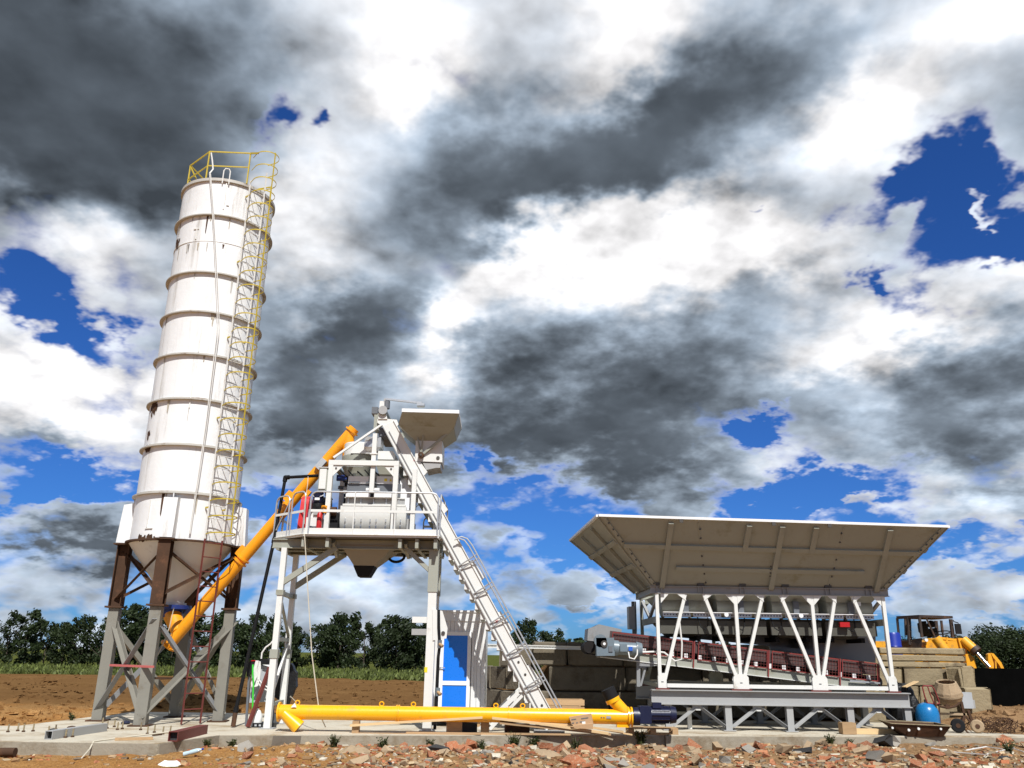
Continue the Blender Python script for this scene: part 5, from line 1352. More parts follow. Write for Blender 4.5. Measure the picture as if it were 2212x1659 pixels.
MB().prism([Lp(x, y, -.9) for x, y in ((1765, 1130), (1785, 1150), (1800, 1400), (1775, 1400))], (0, .12, 0)).build('bucket_link', 'loader_yellow', ld)
bx = Lp(1760, 1400).x
MB().prism([(bx - .2, LY - 2.2, .25), (bx + 1.1, LY - 2.2, .2), (bx + .9, LY - 2.2, .35), (bx + .15, LY - 2.2, .55), (bx + .2, LY - 2.2, 1.15), (bx - .1, LY - 2.2, 1.2)], (0, 2.6, 0)).build('bucket', 'loader_yellow', ld)
for x in (Lp(330, 900).x - .8, Lp(1150, 900).x):
    for y in (LY - .45, LY + 1.65):
        w = MB().lathe([(.30, -.25), (.62, -.25), (.72, -.16), (.72, .16), (.62, .25), (.30, .25)], (x, y, .72), (0, 1, 0), n=28).build('wheel', 'black_rubber', ld, smooth=True)
        MB().tube((x, y - .2, .72), (x, y + .2, .72), .32, n=20).build('rim', 'loader_yellow', w, smooth=True)
# blue barrel beside the loader
pa, pb = K(10, 205, 850, 31.0), K(10, 282, 720, 31.0)
cx = (pa.x + pb.x) / 2
bb = thing('plastic_barrel', 'dark blue plastic barrel beside the rear of the loader', 'barrel', (cx, 31.0, 0))
MB().lathe([(.01, pb.z - .95), (.24, pb.z - .95), (.27, pb.z - .85), (.26, pb.z - .5), (.28, pb.z - .48), (.26, pb.z - .44), (.27, pb.z - .08), (.23, pb.z), (.01, pb.z)], (cx, 31.0, 0), n=28).build('barrel_body', 'blue_barrel', bb, smooth=True)
MB().box((cx - .5, 30.6, 0), (cx + .5, 31.4, pb.z - .95)).build('barrel_stand', 'old_block', bb)

# ------------------------------------------------------------------ things at the right end of the slab
def Q(x, y, Y): return K(9, x, y, Y)
tr = thing('mortar_trough', 'rusty metal mortar trough lying on the slab edge below the blue tank', 'trough', (9.8, 21.3, 0))
ty0, ty1 = 20.86, 21.62
rl, rr_ = Q(345, 880, 21.0), Q(1165, 915, 21.0)
o_ = [(rl.x, ty0, .30), (rr_.x, ty0, .26), (rr_.x - .02, ty1, .28), (rl.x + .05, ty1, .32)]
i_ = [(rl.x + .42, ty0 + .16, .012), (rr_.x - .14, ty0 + .16, .012), (rr_.x - .16, ty1 - .14, .012), (rl.x + .44, ty1 - .14, .012)]
for a_, b_ in ((0, 1), (1, 2), (2, 3), (3, 0)):
    MB().plate([i_[a_], i_[b_], o_[b_], o_[a_]], .012).build('trough_wall', 'rust_brown', tr)
    MB().bar(o_[a_], o_[b_], .035, .02).build('trough_rim', 'old_block', tr)
MB().plate(i_, .012).build('trough_floor', 'old_block', tr)
for x, y, r_ in ((395, 930, .025), (620, 960, .03), (755, 943, .03), (1060, 945, .025)):
    p = Q(x, y, ty0 + .035); MB().tube(p + V((0, -.03, 0)), p + V((0, .0, 0)), r_, n=10).build('mortar_splash', 'cloth_white', tr)

tn_ = thing('gas_tank', 'bright blue rounded pressure tank standing at the end of the steel base', 'tank', (10.45, 22.25, 0))
pc = Q(880, 750, 22.25)
MB().lathe([(.01, -.42), (.20, -.40), (.27, -.30), (.28, 0.02), (.25, .15), (.18, .24), (.08, .285), (.01, .29)], pc, n=32).build('tank_shell', 'sky_blue_tank', tn_, smooth=True)
MB().tube(pc + V((0, 0, .28)), pc + V((0, 0, .36)), .04, n=12).build('tank_valve', 'bolt', tn_)
MB().lathe([(.20, -pc.z), (.20, -.38), (.18, -.38), (.18, -pc.z)], pc, n=24).build('tank_foot', 'sky_blue_tank', tn_, smooth=True)

pb_ = thing('plastic_sheet', 'crumpled black plastic sheet heaped between the steel base and the blue tank', 'sheet', (10.15, 22.75, 0))
mb = MB(); c = V((10.22, 22.85, 0)); n1_, n2_ = 44, 22
vs = []
for j in range(n2_ + 1):
    v = j / n2_; h = 1.13 * sin(v * pi / 2)
    for i in range(n1_):
        a = 2 * pi * i / n1_
        r = (.40 * (1 - v ** 2.2) ** .6 + .02) * (1 + .30 * mn.noise(V((cos(a) * 2.2, sin(a) * 2.2, v * 3))) + .12 * mn.noise(V((cos(a) * 6, sin(a) * 6, v * 7))))
        vs.append(c + V((cos(a) * r - .06 * v, sin(a) * r * .8, h * (1 + .10 * mn.noise(V((cos(a) * 1.5, sin(a) * 1.5, 5)))))))
mb.raw(vs, [(j * n1_ + i, j * n1_ + (i + 1) % n1_, (j + 1) * n1_ + (i + 1) % n1_, (j + 1) * n1_ + i) for j in range(n2_) for i in range(n1_)])
mb.build('sheet_folds', 'black_plastic', pb_)
MB().bar(Q(560, 370, 22.5), Q(730, 290, 22.5), .25, .02).build('board_on_top', 'fresh_wood', pb_)

ht = thing('hand_truck', 'red tubular hand truck leaning against the black sheet', 'hand truck', (10.6, 22.3, 0))
Yh = 22.15
loop = [Q(x, y, Yh) for x, y in ((880, 590), (845, 500), (812, 370), (830, 352), (940, 352), (975, 400), (1040, 560), (1045, 590), (1000, 605), (880, 590))]
MB().wire(loop, .018, n=8).build('frame_loop', 'red_frame', ht, smooth=True)
MB().wire([Q(x, y, Yh - .02) for x, y in ((882, 355), (920, 470), (975, 600))], .015, n=7).build('frame_bar', 'red_frame', ht)
MB().wire([Q(x, y, Yh - .03) for x, y in ((935, 440), (985, 500), (1000, 700), (1025, 890))], .03, n=8).build('frame_post', 'rust_brown', ht, smooth=True)
MB().wire([Q(x, y, Yh + .03) for x, y in ((1040, 590), (1045, 700), (1060, 890))], .02, n=8).build('frame_post', 'rust_brown', ht, smooth=True)
MB().bar(Q(950, 790, Yh), Q(1050, 785, Yh), .02, .03).build('frame_bar', 'red_frame', ht)

cm = thing('drum_mixer', 'small tan drum mixer on a wheeled frame by the block wall', 'mixer', (11.2, 22.6, 0))
Ym = 22.6
pc = Q(1160, 470, Ym); k_ = (Q(1345, 470, Ym).x - pc.x)
ax = V((-.12, -.25, 1)).normalized()
MB().lathe([(.01, -k_ * .72), (k_ * .55, -k_ * .70), (k_ * .93, -k_ * .35), (k_, 0.0)], pc, ax, n=28).build('lower_bowl', 'wood', cm, smooth=True)
MB().lathe([(k_ * 1.03, -.02), (k_ * 1.03, .02), (k_ * .98, .02)], pc, ax, n=28).build('rim_band', 'tan_stone', cm, smooth=True)
MB().lathe([(k_, .0), (k_ * .98, k_ * .25), (k_ * .70, k_ * .92), (k_ * .62, k_ * .94), (k_ * .60, k_ * .85)], pc, ax, n=12).build('upper_cone', 'tan_stone', cm)
arc = [Q(x, y, Ym - .35) for x, y in ((1005, 600), (1060, 635), (1165, 655), (1260, 635), (1330, 585))]
MB().wire(arc, .03, n=8).build('yoke', 'rust_brown', cm, smooth=True)
pq = Q(1165, 640, Ym - .38); MB().tube(pq, pq + V((0, .08, 0)), .06, n=14).build('yoke_pivot', 'rust_brown', cm)
MB().bar(Q(1010, 735, Ym - .2), Q(1415, 745, Ym - .2), .06, .055).build('frame_bar', 'tan_stone', cm)
for x0_, y0_, x1_, y1_, w in ((1345, 570, 1385, 760, .06), (1385, 760, 1350, 920, .07), (1440, 690, 1500, 860, .06), (1405, 760, 1530, 930, .045), (1300, 850, 1480, 1040, .035), (1010, 735, 1040, 900, .05)):
    MB().bar(Q(x0_, y0_, Ym - .2), Q(x1_, y1_, Ym - .2), w, w).build('frame_leg', 'rust_brown', cm)
for x, y, r_, m_ in ((1312, 975, .17, 'black_rubber'), (1580, 985, .16, 'tan_stone')):
    p = Q(x, y, Ym - .25); p.z = r_ + .0
    w = MB().lathe([(.05, -.05), (r_ - .03, -.05), (r_, -.02), (r_, .02), (r_ - .03, .05), (.05, .05)], p, (.35, 1, 0), n=24).build('wheel', m_, cm, smooth=True)
    MB().lathe([(.005, -.06), (.055, -.06), (.055, .06), (.005, .06)], p, (.35, 1, 0), n=14).build('hub', 'rust_brown', w, smooth=True)
jb = thing('metal_case', 'grey metal case hung on the small concrete block at the wall end', 'case', (12.2, 24.7, .4))
a, b = Q(1355, 660, 24.7), Q(1470, 440, 24.7)
MB().box((a.x, 24.62, a.z), (b.x, 24.78, b.z)).build('case_body', 'zinc_grey', jb)
a, b = Q(1470, 660, 24.7), Q(1515, 545, 24.7); MB().box((a.x + .003, 24.64, a.z), (b.x, 24.77, b.z)).build('case_clip', 'grey_steel', jb)
wr = thing('wire_tangle', 'tangle of thin rusty wire on the ground right of the drum mixer', 'wire', Q(1800, 960, 22.6))
random.seed(3)
for i in range(16):
    p = Q(1600 + random.random() * 330, 900 + random.random() * 100, 22.6); p.z = .03
    pts = []; a = random.random() * 6; r = .15 + random.random() * .35
    for k in range(12):
        pts.append(p + V((r * cos(a + k * .45) * 1.3, r * sin(a + k * .45) * .8, .04 + .22 * random.random() + .12 * sin(k))))
    MB().wire(pts, .008, n=4).build('wire_loop', 'rust_brown', wr)
pk = thing('base_plank', 'pale timber plank laid on the slab under the right end of the steel base', 'plank', (9.1, 21.62, 0))
MB().box((8.40, 21.55, 0.0), (9.75, 21.72, .12)).build('board', 'fresh_wood', pk)
wb = tag(MB().box((8.05, 21.42, 0.0), (8.38, 21.70, .26)).build('wood_block', 'wood', org=(8.2, 21.55, 0)), 'grey timber block with painted marks beside the steel base column', 'block')

# ------------------------------------------------------------------ yellow screw conveyor lying on the slab
PY = 20.12
pl_ = K(5, 397, 1210, PY); pr_ = K(6, 1790, 1250, PY)
q0, q1 = V((pl_.x, PY, .405)), V((pr_.x, PY, .405))
yc = thing('yellow_conveyor', 'long yellow screw conveyor tube lying across the front of the slab', 'conveyor', V((-1, PY, 0)))
PR = .158
MB().tube(q0, q1, PR, n=36).build('tube', 'yellow_paint', yc, smooth=True)
for x in (q0.x + .02, q1.x - .02, q1.x - .09):
    MB().tube((x - .018, PY, .405), (x + .018, PY, .405), PR + .055, n=32).build('flange', 'yellow_paint', yc, smooth=True)
for n_, xx, yy in ((5, 1335, 1210), (5, 1352, 1210), (6, 812, 1230)):
    x = K(n_, xx, yy, PY).x
    MB().tube((x - .012, PY, .405), (x + .012, PY, .405), PR + .028, n=32).build('flange', 'yellow_paint', yc, smooth=True)
for n_, xx in ((5, 545), (5, 1213), (5, 1465), (6, 710), (6, 922)):
    x = K(n_, xx, 1160, PY).x
    MB().wire([V((x + .05 * cos(a), PY, .405 + PR + .04 + .045 * sin(a))) for a in [2 * pi * i / 12 for i in range(12)]], .014, closed=True).build('lifting_eye', 'yellow_paint', yc, smooth=True)
n0 = K(11, 800, 1135, PY - .10); n1_ = K(11, 1022, 1345, PY - .08)
MB().tube(n0, n1_, .115, .165, n=28).build('discharge_spout', 'yellow_paint', yc, smooth=True)
s0_ = K(6, 1755, 1250, PY); s1_ = K(6, 1632, 1110, PY); s2_ = K(6, 1600, 1040, PY)
MB().tube(V((s0_.x, PY, .43)), s1_, .135, n=28).build('inlet_spout', 'yellow_paint', yc, smooth=True)
MB().tube(s1_ + (s2_ - s1_) * -.35, s1_ + (s2_ - s1_) * .05, .165, n=28).build('spout_collar', 'yellow_paint', yc, smooth=True)
MB().tube(s1_, s2_ + (s2_ - s1_) * .15, .155, .16, n=28).build('rubber_cap', 'black_rubber', yc, smooth=True)
x = K(6, 1597, 1253, PY).x
MB().cbox((x, PY - PR - .002, .40), (.10, .012, .05)).build('type_plate', 'galvanised', yc)
for xx in (1540, 1560):
    x = K(6, xx, 1253, PY).x; MB().cbox((x, PY - PR - .001, .395), (.03, .008, .025)).build('sticker', 'plate_text', yc)
MB().cbox((K(6, 1710, 1300, PY).x, PY - .02, .22), (.26, .2, .06)).build('mounting_foot', 'yellow_paint', yc)
# drive
MB().tube((q1.x + .02, PY, .42), (q1.x + .16, PY, .42), .19, n=26).build('gear_flange', 'navy_motor', yc, smooth=True)
MB().cbox((q1.x + .28, PY, .46), (.26, .34, .36)).build('gearbox', 'navy_motor', yc)
m_ = MB().tube((q1.x + .40, PY, .46), (q1.x + .85, PY, .46), .165, n=24).build('motor', 'navy_motor', yc, smooth=True)
MB().tube((q1.x + .85, PY, .46), (q1.x + .98, PY, .46), .19, .17, n=24).build('fan_cover', 'navy_motor', m_, smooth=True)
for k in range(12):
    a = 2 * pi * k / 12
    MB().bar((q1.x + .43, PY + .17 * cos(a), .46 + .17 * sin(a)), (q1.x + .83, PY + .17 * cos(a), .46 + .17 * sin(a)), .008, .03, (0, cos(a), sin(a))).build('cooling_fin', 'navy_motor', m_)
MB().cbox((q1.x + .55, PY - .05, .66), (.20, .16, .12)).build('terminal_box', 'navy_motor', m_)
wp = tag(MB().prism([K(11, x, y, PY - .17) for x, y in ((905, 1050), (960, 985), (985, 1050))], (0, .012, 0)).build('paper_scrap', 'cloth_white', org=K(11, 940, 1040, PY)), 'small white paper scrap stuck on the left end of the yellow conveyor', 'paper')

# ------------------------------------------------------------------ timber under and in front of the yellow conveyor
def plank(name, label, pts, w, t, mat_='wood', grp=None, up=(0, 0, 1)):
    mb = MB()
    for a, b in zip(pts, pts[1:]): mb.bar(a, b, w, t, up)
    return tag(mb.build(name, mat_, org=pts[0]), label, 'plank', grp)
p = K(5, 1003, 1340, 19.95)
tag(MB().box((p.x - .075, 19.98, .0), (p.x + .075, 20.16, .24)).build('timber_post', 'wood', org=(p.x, 20.05, 0)), 'short timber post propping the middle of the yellow conveyor', 'post')
plank('timber_plank', 'bent pale plank rising from the timber post towards the wood pile', [K(5, x, y, 19.97) for x, y in ((965, 1322), (1300, 1300), (1600, 1283), (2013, 1258))], .12, .045, 'fresh_wood')
plank('timber_plank', 'narrow plank lying flat on the slab edge under the timber post', [K(5, x, y, 19.92) for x, y in ((980, 1385), (1500, 1392), (2000, 1388))], .14, .03, 'wood')
plank('timber_plank', 'long weathered plank sloping down right across the wood pile', [K(6, x, y, 19.98) for x, y in ((680, 1262), (1050, 1305), (1600, 1385))], .11, .05, 'fresh_wood')
plank('timber_plank', 'second plank under the sloping one in the wood pile', [K(6, x, y, 20.02) for x, y in ((740, 1300), (1200, 1345), (1620, 1392))], .12, .05, 'wood')
plank('timber_plank', 'dark plank along the slab edge from the cabin to the wood pile', [K(6, x, y, 20.05) for x, y in ((0, 1378), (500, 1386), (900, 1388), (1300, 1392))], .14, .035, 'wood')
plank('timber_plank', 'plank running from the wood pile under the cardboard box', [K(6, x, y, 20.06) for x, y in ((1000, 1300), (1330, 1318), (1720, 1372))], .10, .04, 'fresh_wood')
plank('timber_plank', 'rightmost thin lath sticking out past the wood pile', [K(6, x, y, 20.1) for x, y in ((1500, 1345), (1790, 1395))], .05, .03, 'fresh_wood')
plank('timber_plank', 'short thick board under the right curve of the conveyor pile', [K(6, x, y, 20.15) for x, y in ((575, 1232), (672, 1225))], .16, .06, 'fresh_wood')
for lab, x0_, x1_, y0_, y1_, Y_, m in (('dark timber block below the cabin door', 315, 440, 1290, 1368, 20.3, 'wood'), ('leaning timber block right of the cabin door', 590, 655, 1270, 1375, 20.25, 'wood'), ('red brown block under the middle of the wood pile', 780, 975, 1310, 1368, 20.35, 'rust_brown'), ('small dark block at the left end of the wood pile', 440, 560, 1285, 1370, 20.5, 'dark_chunk')):
    a, b = K(6, x0_, y1_, Y_), K(6, x1_, y0_, Y_)
    tag(MB().cbox(((a.x + b.x) / 2, Y_ + .08, b.z / 2), (b.x - a.x, .2, b.z), rz=.1).build('timber_block', m, org=((a.x + b.x) / 2, Y_, 0)), lab, 'block')
def pallet(label, c, w, d, h, rz=0.0, m='wood'):
    t = thing('pallet', label, 'pallet', c, 'wooden pallets on the slab', rz)
    c = V(c)
    for k in range(6):
        y = -d / 2 + d * (k + .5) / 6
        MB().cbox(c + V((0, y, h - .012)), (w, d / 6 - .035, .024)).build('deck_board', m, t)
    for k in range(3):
        y = -d / 2 + .05 + (d - .1) * k / 2
        MB().cbox(c + V((0, y, .012)), (w, .1, .022)).build('bottom_board', m, t)
        for q in range(3):
            MB().cbox(c + V((-w / 2 + .07 + (w - .14) * q / 2, y, h / 2)), (.13, .1, h - .052)).build('spacer_block', m, t)
    return t
pallet('weathered pallet under the dark blue conveyor motor', (3.35, 20.72, 0), 1.15, .5, .15)
a, b = K(6, 1028, 1190, 21.5), K(6, 1410, 1105, 21.5)
cr = thing('wooden_crate', 'low slatted wooden crate behind the yellow conveyor at the track foot', 'crate', ((a.x + b.x) / 2, 21.7, 0))
for k in range(4):
    z = .06 + k * (b.z - .06) / 4
    for y in (21.45, 21.95):
        MB().box((a.x, y, z), (b.x, y + .025, z + (b.z - .06) / 4 - .035)).build('slat', 'wood', cr)
for x in (a.x + .05, (a.x + b.x) / 2, b.x - .05):
    for y in (21.48, 21.92):
        MB().box((x - .04, y, 0), (x + .04, y + .028, b.z - .04)).build('stud', 'wood', cr)
bx = thing('cardboard_box', 'torn brown cardboard box tilted against the yellow conveyor', 'box', K(6, 1390, 1330, 19.85))
q = [K(6, x, y, 19.85) for x, y in ((1312, 1318), (1480, 1300), (1465, 1230), (1290, 1258))]
MB().prism(q, (.02, .16, .01)).build('carton', 'cardboard', bx)
MB().prism([K(6, x, y, 19.845) for x, y in ((1480, 1300), (1475, 1345), (1330, 1338), (1318, 1318))], (0, -.06, -.01)).build('carton_flap', 'cardboard', bx)
for (x0_, y0_, x1_, y1_) in ((1308, 1272, 1345, 1267), (1375, 1290, 1415, 1285), (1312, 1300, 1330, 1297), (1345, 1297, 1360, 1294), (1385, 1264, 1442, 1256)):
    MB().prism([K(6, x, y, 19.845) for x, y in ((x0_, y0_), (x1_, y1_), (x1_, y1_ + 9), (x0_, y0_ + 9))], (0, .004, 0)).build('print_mark', 'plate_text', bx)
MB().prism([K(6, x, y, 19.842) for x, y in ((1392, 1292), (1418, 1289), (1420, 1307), (1394, 1309))], (0, .003, 0)).build('paper_label', 'cloth_white', bx)

# ------------------------------------------------------------------ pipes, cables and boards by the tower's left legs
bpz = thing('water_pipe', 'black plastic water pipe leaning up past the platform to the tower cabinet', 'pipe', (-6.4, 20.9, 0))
w0 = K(3, 1290, 1350, 20.9); w1 = K(11, 100, 1120, 20.92); w2 = K(3, 1575, 65, 21.05); w3 = K(4, 242, 742, 21.1); w4 = K(4, 490, 728, 20.75)
MB().tube(V((w0.x, 20.9, .02)), w1, .055, n=14).build('hose_end', 'rust_brown', bpz, smooth=True)
MB().tube(w1, w2, .043, n=14).build('pipe', 'black_pipe', bpz, smooth=True)
MB().tube(w2, w3, .040, n=14).build('pipe', 'black_pipe', bpz, smooth=True)
MB().tube(w3, w4, .040, n=14).build('pipe', 'black_pipe', bpz, smooth=True)
for p, d in ((w2, w3 - w2), (w3, w4 - w3), (w3, w2 - w3), (w1, w2 - w1)):
    d = d.normalized(); MB().tube(p - d * .01, p + d * .11, .058, n=14).build('coupling', 'black_pipe', bpz, smooth=True)
MB().lathe([(.01, -.06), (.05, -.04), (.06, 0), (.05, .04), (.01, .06)], w3, n=14).build('elbow', 'black_pipe', bpz, smooth=True)
hp = thing('wash_pipe', 'black hose with two blue valves strapped to the right front tower leg', 'pipe', (-1.66, 20.62, 0))
MB().wire([V((-1.66, 20.56, .05)), V((-1.65, 20.56, 1.0)), V((-1.645, 20.56, 1.6)), V((-1.62, 20.57, 1.9)), V((-1.66, 20.56, 2.3)), V((-1.68, 20.58, 2.7))], .036, n=10).build('hose', 'black_pipe', hp, smooth=True)
for z in (1.92, .86):
    MB().tube((-1.62, 20.53, z - .09), (-1.62, 20.53, z + .09), .052, n=14).build('valve', 'dark_panel' if z > 1 else 'motor_grey', hp, smooth=True)
    MB().tube((-1.62, 20.50, z), (-1.54, 20.44, z - .05), .035, n=12).build('valve_port', 'wood', hp, smooth=True)

YB_ = 21.35
pn = thing('control_panel', 'grey sheet control board on thin legs behind the left tower legs', 'panel', K(11, 470, 980, YB_))
q = [K(11, x, y, YB_) for x, y in ((300, 985), (650, 965), (650, 450), (350, 440))]
MB().prism(q, (0, .10, 0)).build('board', 'zinc_grey', pn)
for x0_, y0_, x1_, y1_ in ((255, 1310, 300, 600), (650, 1310, 640, 460)):
    a = K(11, x0_, y0_, YB_); a.z = 0
    MB().bar(a, K(11, x1_, y1_, YB_), .05, .05).build('stand_leg', 'dark_panel', pn)
MB().prism([K(11, x, y, YB_ - .1) for x, y in ((260, 600), (290, 600), (390, 370), (350, 365), (265, 400))], (0, .12, 0)).build('hanging_cloth', 'black_plastic', pn)
MB().prism([K(11, x, y, YB_ - .1) for x, y in ((440, 420), (610, 430), (620, 370), (560, 345), (450, 360))], (0, .25, 0)).build('switch_box', 'black_plastic', pn)
MB().prism([K(11, x, y, YB_ - .12) for x, y in ((490, 432), (615, 470), (612, 432))], (0, .2, 0)).build('lid', 'pvc_white', pn)
MB().prism([K(11, x, y, YB_ - .12) for x, y in ((325, 380), (395, 380), (395, 368), (325, 368))], (0, .05, 0)).build('red_strip', 'red_gloss', pn)
MB().wire([K(11, x, y, YB_ - .05) for x, y in ((475, 345), (485, 260), (540, 180), (610, 130), (645, 85))], .02, n=7).build('conduit', 'cable_white', pn, smooth=True)
rp = tag(MB().bar(V((K(11, 285, 1350, 20.85).x, 20.8, .02)), K(11, 600, 470, 21.2), .075, .075).build('steel_pole', 'primer_red', org=V((K(11, 285, 1350, 20.85).x, 20.8, 0))), 'dark red steel pole leaning against the control board', 'pole')
co = thing('cable_coil', 'white cable coil hung on the control board beside the green hose', 'cable', K(11, 390, 600, 21.15))
for k in range(5):
    dx = k * 14
    pts = [K(11, x + dx * .6, y, 21.15 - .012 * k) for x, y in ((400, 375), (372, 480), (378, 600), (330, 700), (335, 745), (360, 780 - 8 * k), (390, 740), (415, 640), (428, 500), (425, 390))]
    MB().wire(pts, .014, n=6, closed=True).build('cable_turn', 'cable_white', co, smooth=True)
for pts in (((430, 635), (480, 700), (570, 765)), ((425, 680), (470, 760), (580, 815))):
    MB().wire([K(11, x, y, 21.1) for x, y in pts], .014, n=6).build('cable_tail', 'cable_white', co)
tag(MB().wire([K(11, x, y, 21.08) for x, y in ((352, 430), (350, 560), (362, 690), (355, 850), (350, 1000), (348, 1180), (365, 1260), (400, 1330))], .02, n=7).build('green_hose', 'cable_green', smooth=True, org=K(11, 355, 850, 21.08)), 'bright green hose hanging down from the control board', 'hose')
cn = thing('canister', 'white plastic canister on the slab behind the red pole', 'canister', K(11, 410, 1290, 21.1))
p = K(11, 410, 1230, 21.1)
MB().lathe([(.01, 0), (.11, 0), (.125, .03), (.12, .25), (.07, .36), (.03, .38), (.03, .42), (.01, .42)], V((p.x, 21.1, .0)), n=20).build('canister_body', 'cloth_white', cn, smooth=True)
MB().tube((p.x, 21.1, .42), (p.x, 21.1, .45), .035, n=12).build('canister_cap', 'red_gloss', cn)
bt = thing('battery_rack', 'black perforated tray on the slab by the left front tower leg', 'tray', K(11, 490, 1300, 21.0))
p = K(11, 480, 1300, 21.0)
MB().box((p.x - .2, 20.95, 0), (p.x + .3, 21.2, .10)).build('tray_body', 'black_plastic', bt)
for k in range(4): MB().box((p.x - .15 + .1 * k, 20.945, .03), (p.x - .10 + .1 * k, 20.949, .07)).build('tray_slot', 'zinc_grey', bt)
tarp = MB(); c = K(11, 850, 680, 22.5); pts = []
for i in range(15):
    a = -pi / 2 + pi * i / 14
    r = .42 * (1 + .06 * sin(i * 2.3))
    pts.append(c + V((r * cos(a) * .78 - .1, 0, r * sin(a) * 1.15)))
pts += [c + V((-.30, 0, .45)), c + V((-.32, 0, -.35))]
tarp.prism(pts, (0, .22, 0))
tp_ = thing('black_tarpaulin', 'black tarpaulin bundle hung behind the left rear tower leg', 'tarpaulin', c)
tarp.build('bundle', 'black_plastic', tp_)
tie = K(11, 895, 890, 22.4)
MB().wire([c + V((.1, .05, -.4)), tie, K(11, 985, 978, 20.3)], .01, n=5).build('tie_rope', 'rope', tp_)
MB().tube(c + V((.02, .05, -.55)), c + V((.02, .05, -.40)), .08, .12, n=10).build('bundle_tail', 'black_plastic', tp_)
# rope from the platform
pts = [K(4, 388, 1175, 20.16), K(4, 398, 1330, 20.16), K(5, 625, 200, 20.16), K(5, 660, 760, 20.16), K(5, 710, 1150, 20.16), K(5, 735, 1262, 20.2), K(5, 768, 1335, 20.3)]
tag(MB().wire(pts, .013, n=5).build('hanging_rope', 'rope', org=pts[-1]), 'thin pale rope hanging from the platform corner to the slab', 'rope')
tag(MB().wire([K(2, 1515, 790, 20.3), K(2, 1512, 840, 20.25), K(2, 1495, 960, 20.15), K(2, 1490, 1100, 20.12)], .008, n=5).build('rail_string', 'rope', org=K(2, 1500, 900, 20.2)), 'thin string tied from the black pipe to the platform rail', 'string')
tag(MB().wire([K(3, x, y, 21.5) for x, y in ((870, 525), (840, 660), (795, 780), (735, 900), (705, 1000), (690, 1090))], .012, n=5).build('valve_rope', 'rope', org=K(3, 735, 900, 21.5)), 'slack rope tied from the silo valve to the front leg brace', 'rope')
tag(MB().wire([V((p.x, p.y, max(p.z, .012))) for p in [K(15, x, y, Y_) for x, y, Y_ in ((1700, 440, 18.9), (1450, 470, 18.4), (1200, 500, 17.9), (1000, 525, 17.5), (905, 540, 17.25))]] + [K(15, 870, 610, 17.12), K(15, 800, 690, 16.6), K(15, 705, 785, 16.2)], .014, n=5).build('ground_cable', 'rope', org=K(15, 905, 540, 17.25)), 'pale cable running over the slab edge down to the sand', 'cable')

# steel sections, boards and anchor bolts on the left slab
def box_section(label, a, b, w, h, m, cat='steel beam'):
    t = thing('box_beam', label, cat, a)
    a, b = V(a), V(b); d = (b - a).normalized(); s_ = d.cross(V((0, 0, 1)))
    th = .012
    mb = MB()
    mb.bar(a + V((0, 0, h - th / 2)), b + V((0, 0, h - th / 2)), w, th).bar(a + V((0, 0, th / 2)), b + V((0, 0, th / 2)), w, th)
    for k in (-1, 1): mb.bar(a + s_ * k * (w / 2 - th / 2) + V((0, 0, h / 2)), b + s_ * k * (w / 2 - th / 2) + V((0, 0, h / 2)), th, h - 2 * th)
    mb.build('section', m, t)
    MB().bar(a + d * .10 + V((0, 0, h / 2)), a + d * .12 + V((0, 0, h / 2)), w - 2 * th, h - 2 * th).build('hollow_end', 'dark_chunk', t)
    return t
def onslab(x, y):
    d = sight((0 + x / 2.458) / 1.82278, (2700 + y / 2.458) / 1.82278)
    return EYE + d * (-EYE.z / d.z)
g0, g1 = onslab(462, 522), onslab(1000, 440)
box_section('grey square steel tube lying on the left part of the slab', g0, g1, .16, .16, 'grey_steel')
r0_, r1_ = onslab(1668, 540), onslab(1962, 465)
box_section('dark red square steel tube lying near the slab corner', r0_, r1_, .19, .18, 'primer_red')
a, b = onslab(1110, 530), onslab(1480, 522)
tag(MB().bar(a + V((0, 0, .025)), b + V((0, 0, .025)), .16, .045).build('flat_board', 'wood', org=a), 'flat weathered board between the two steel tubes', 'board')
a, b = onslab(1480, 487), onslab(1560, 478)
tag(MB().bar(a + V((0, 0, .02)), b + V((0, 0, .02)), .05, .035).build('steel_offcut', 'rust_brown', org=a), 'short dark steel offcut beside the anchor bolts', 'offcut')
for x, y in ((1035, 415), (1135, 428), (1182, 420), (990, 380), (1425, 470), (1492, 455), (1575, 472), (1645, 465), (632, 505), (700, 498), (465, 470), (533, 455), (75, 450), (170, 440), (225, 448), (318, 443), (1105, 400), (1360, 430)):
    p = onslab(x, y)
    a_ = thing('anchor_bolt', 'upright steel anchor bolt cast in the left part of the slab', 'bolt', p, 'anchor bolts in the slab')
    MB().tube(p, p + V((0, 0, .16)), .017, n=8).build('stud', 'old_block', a_)
    MB().tube(p, p + V((0, 0, .03)), .035, n=6).build('nut', 'rust_brown', a_)
for k, (x, y, m) in enumerate(((515, 450, 'dark_chunk'), (1215, 372, 'navy_motor'), (690, 425, 'rust_brown'))):
    p = onslab(x, y)
    tag(MB().lathe([(.01, 0), (.09, 0), (.11, .03), (.07, .07), (.01, .08)], p, n=9).build('scrap_piece', m, org=p), ('dark lump behind the grey steel tube', 'small blue scrap piece by the silo foot', 'rusty scrap ring behind the grey steel tube')[k], 'scrap')
p = K(15, 0, 690, 16.4)
rpz = tag(MB().tube(V((-10.2, 16.45, -.13)), V((K(15, 140, 690, 16.4).x, 16.4, -.10)), .075, n=18).build('rusty_pipe', 'rust_brown', smooth=True, org=(-9, 16.4, -.1)), 'rusty steel pipe end lying on the sand at bottom left', 'pipe')
p = K(15, 1852, 702, 16.9); p.z = ground_h(p.x, p.y) + .06
bo = thing('plastic_bottle', 'clear blue plastic bottle lying on the sand near the slab corner', 'bottle', p)
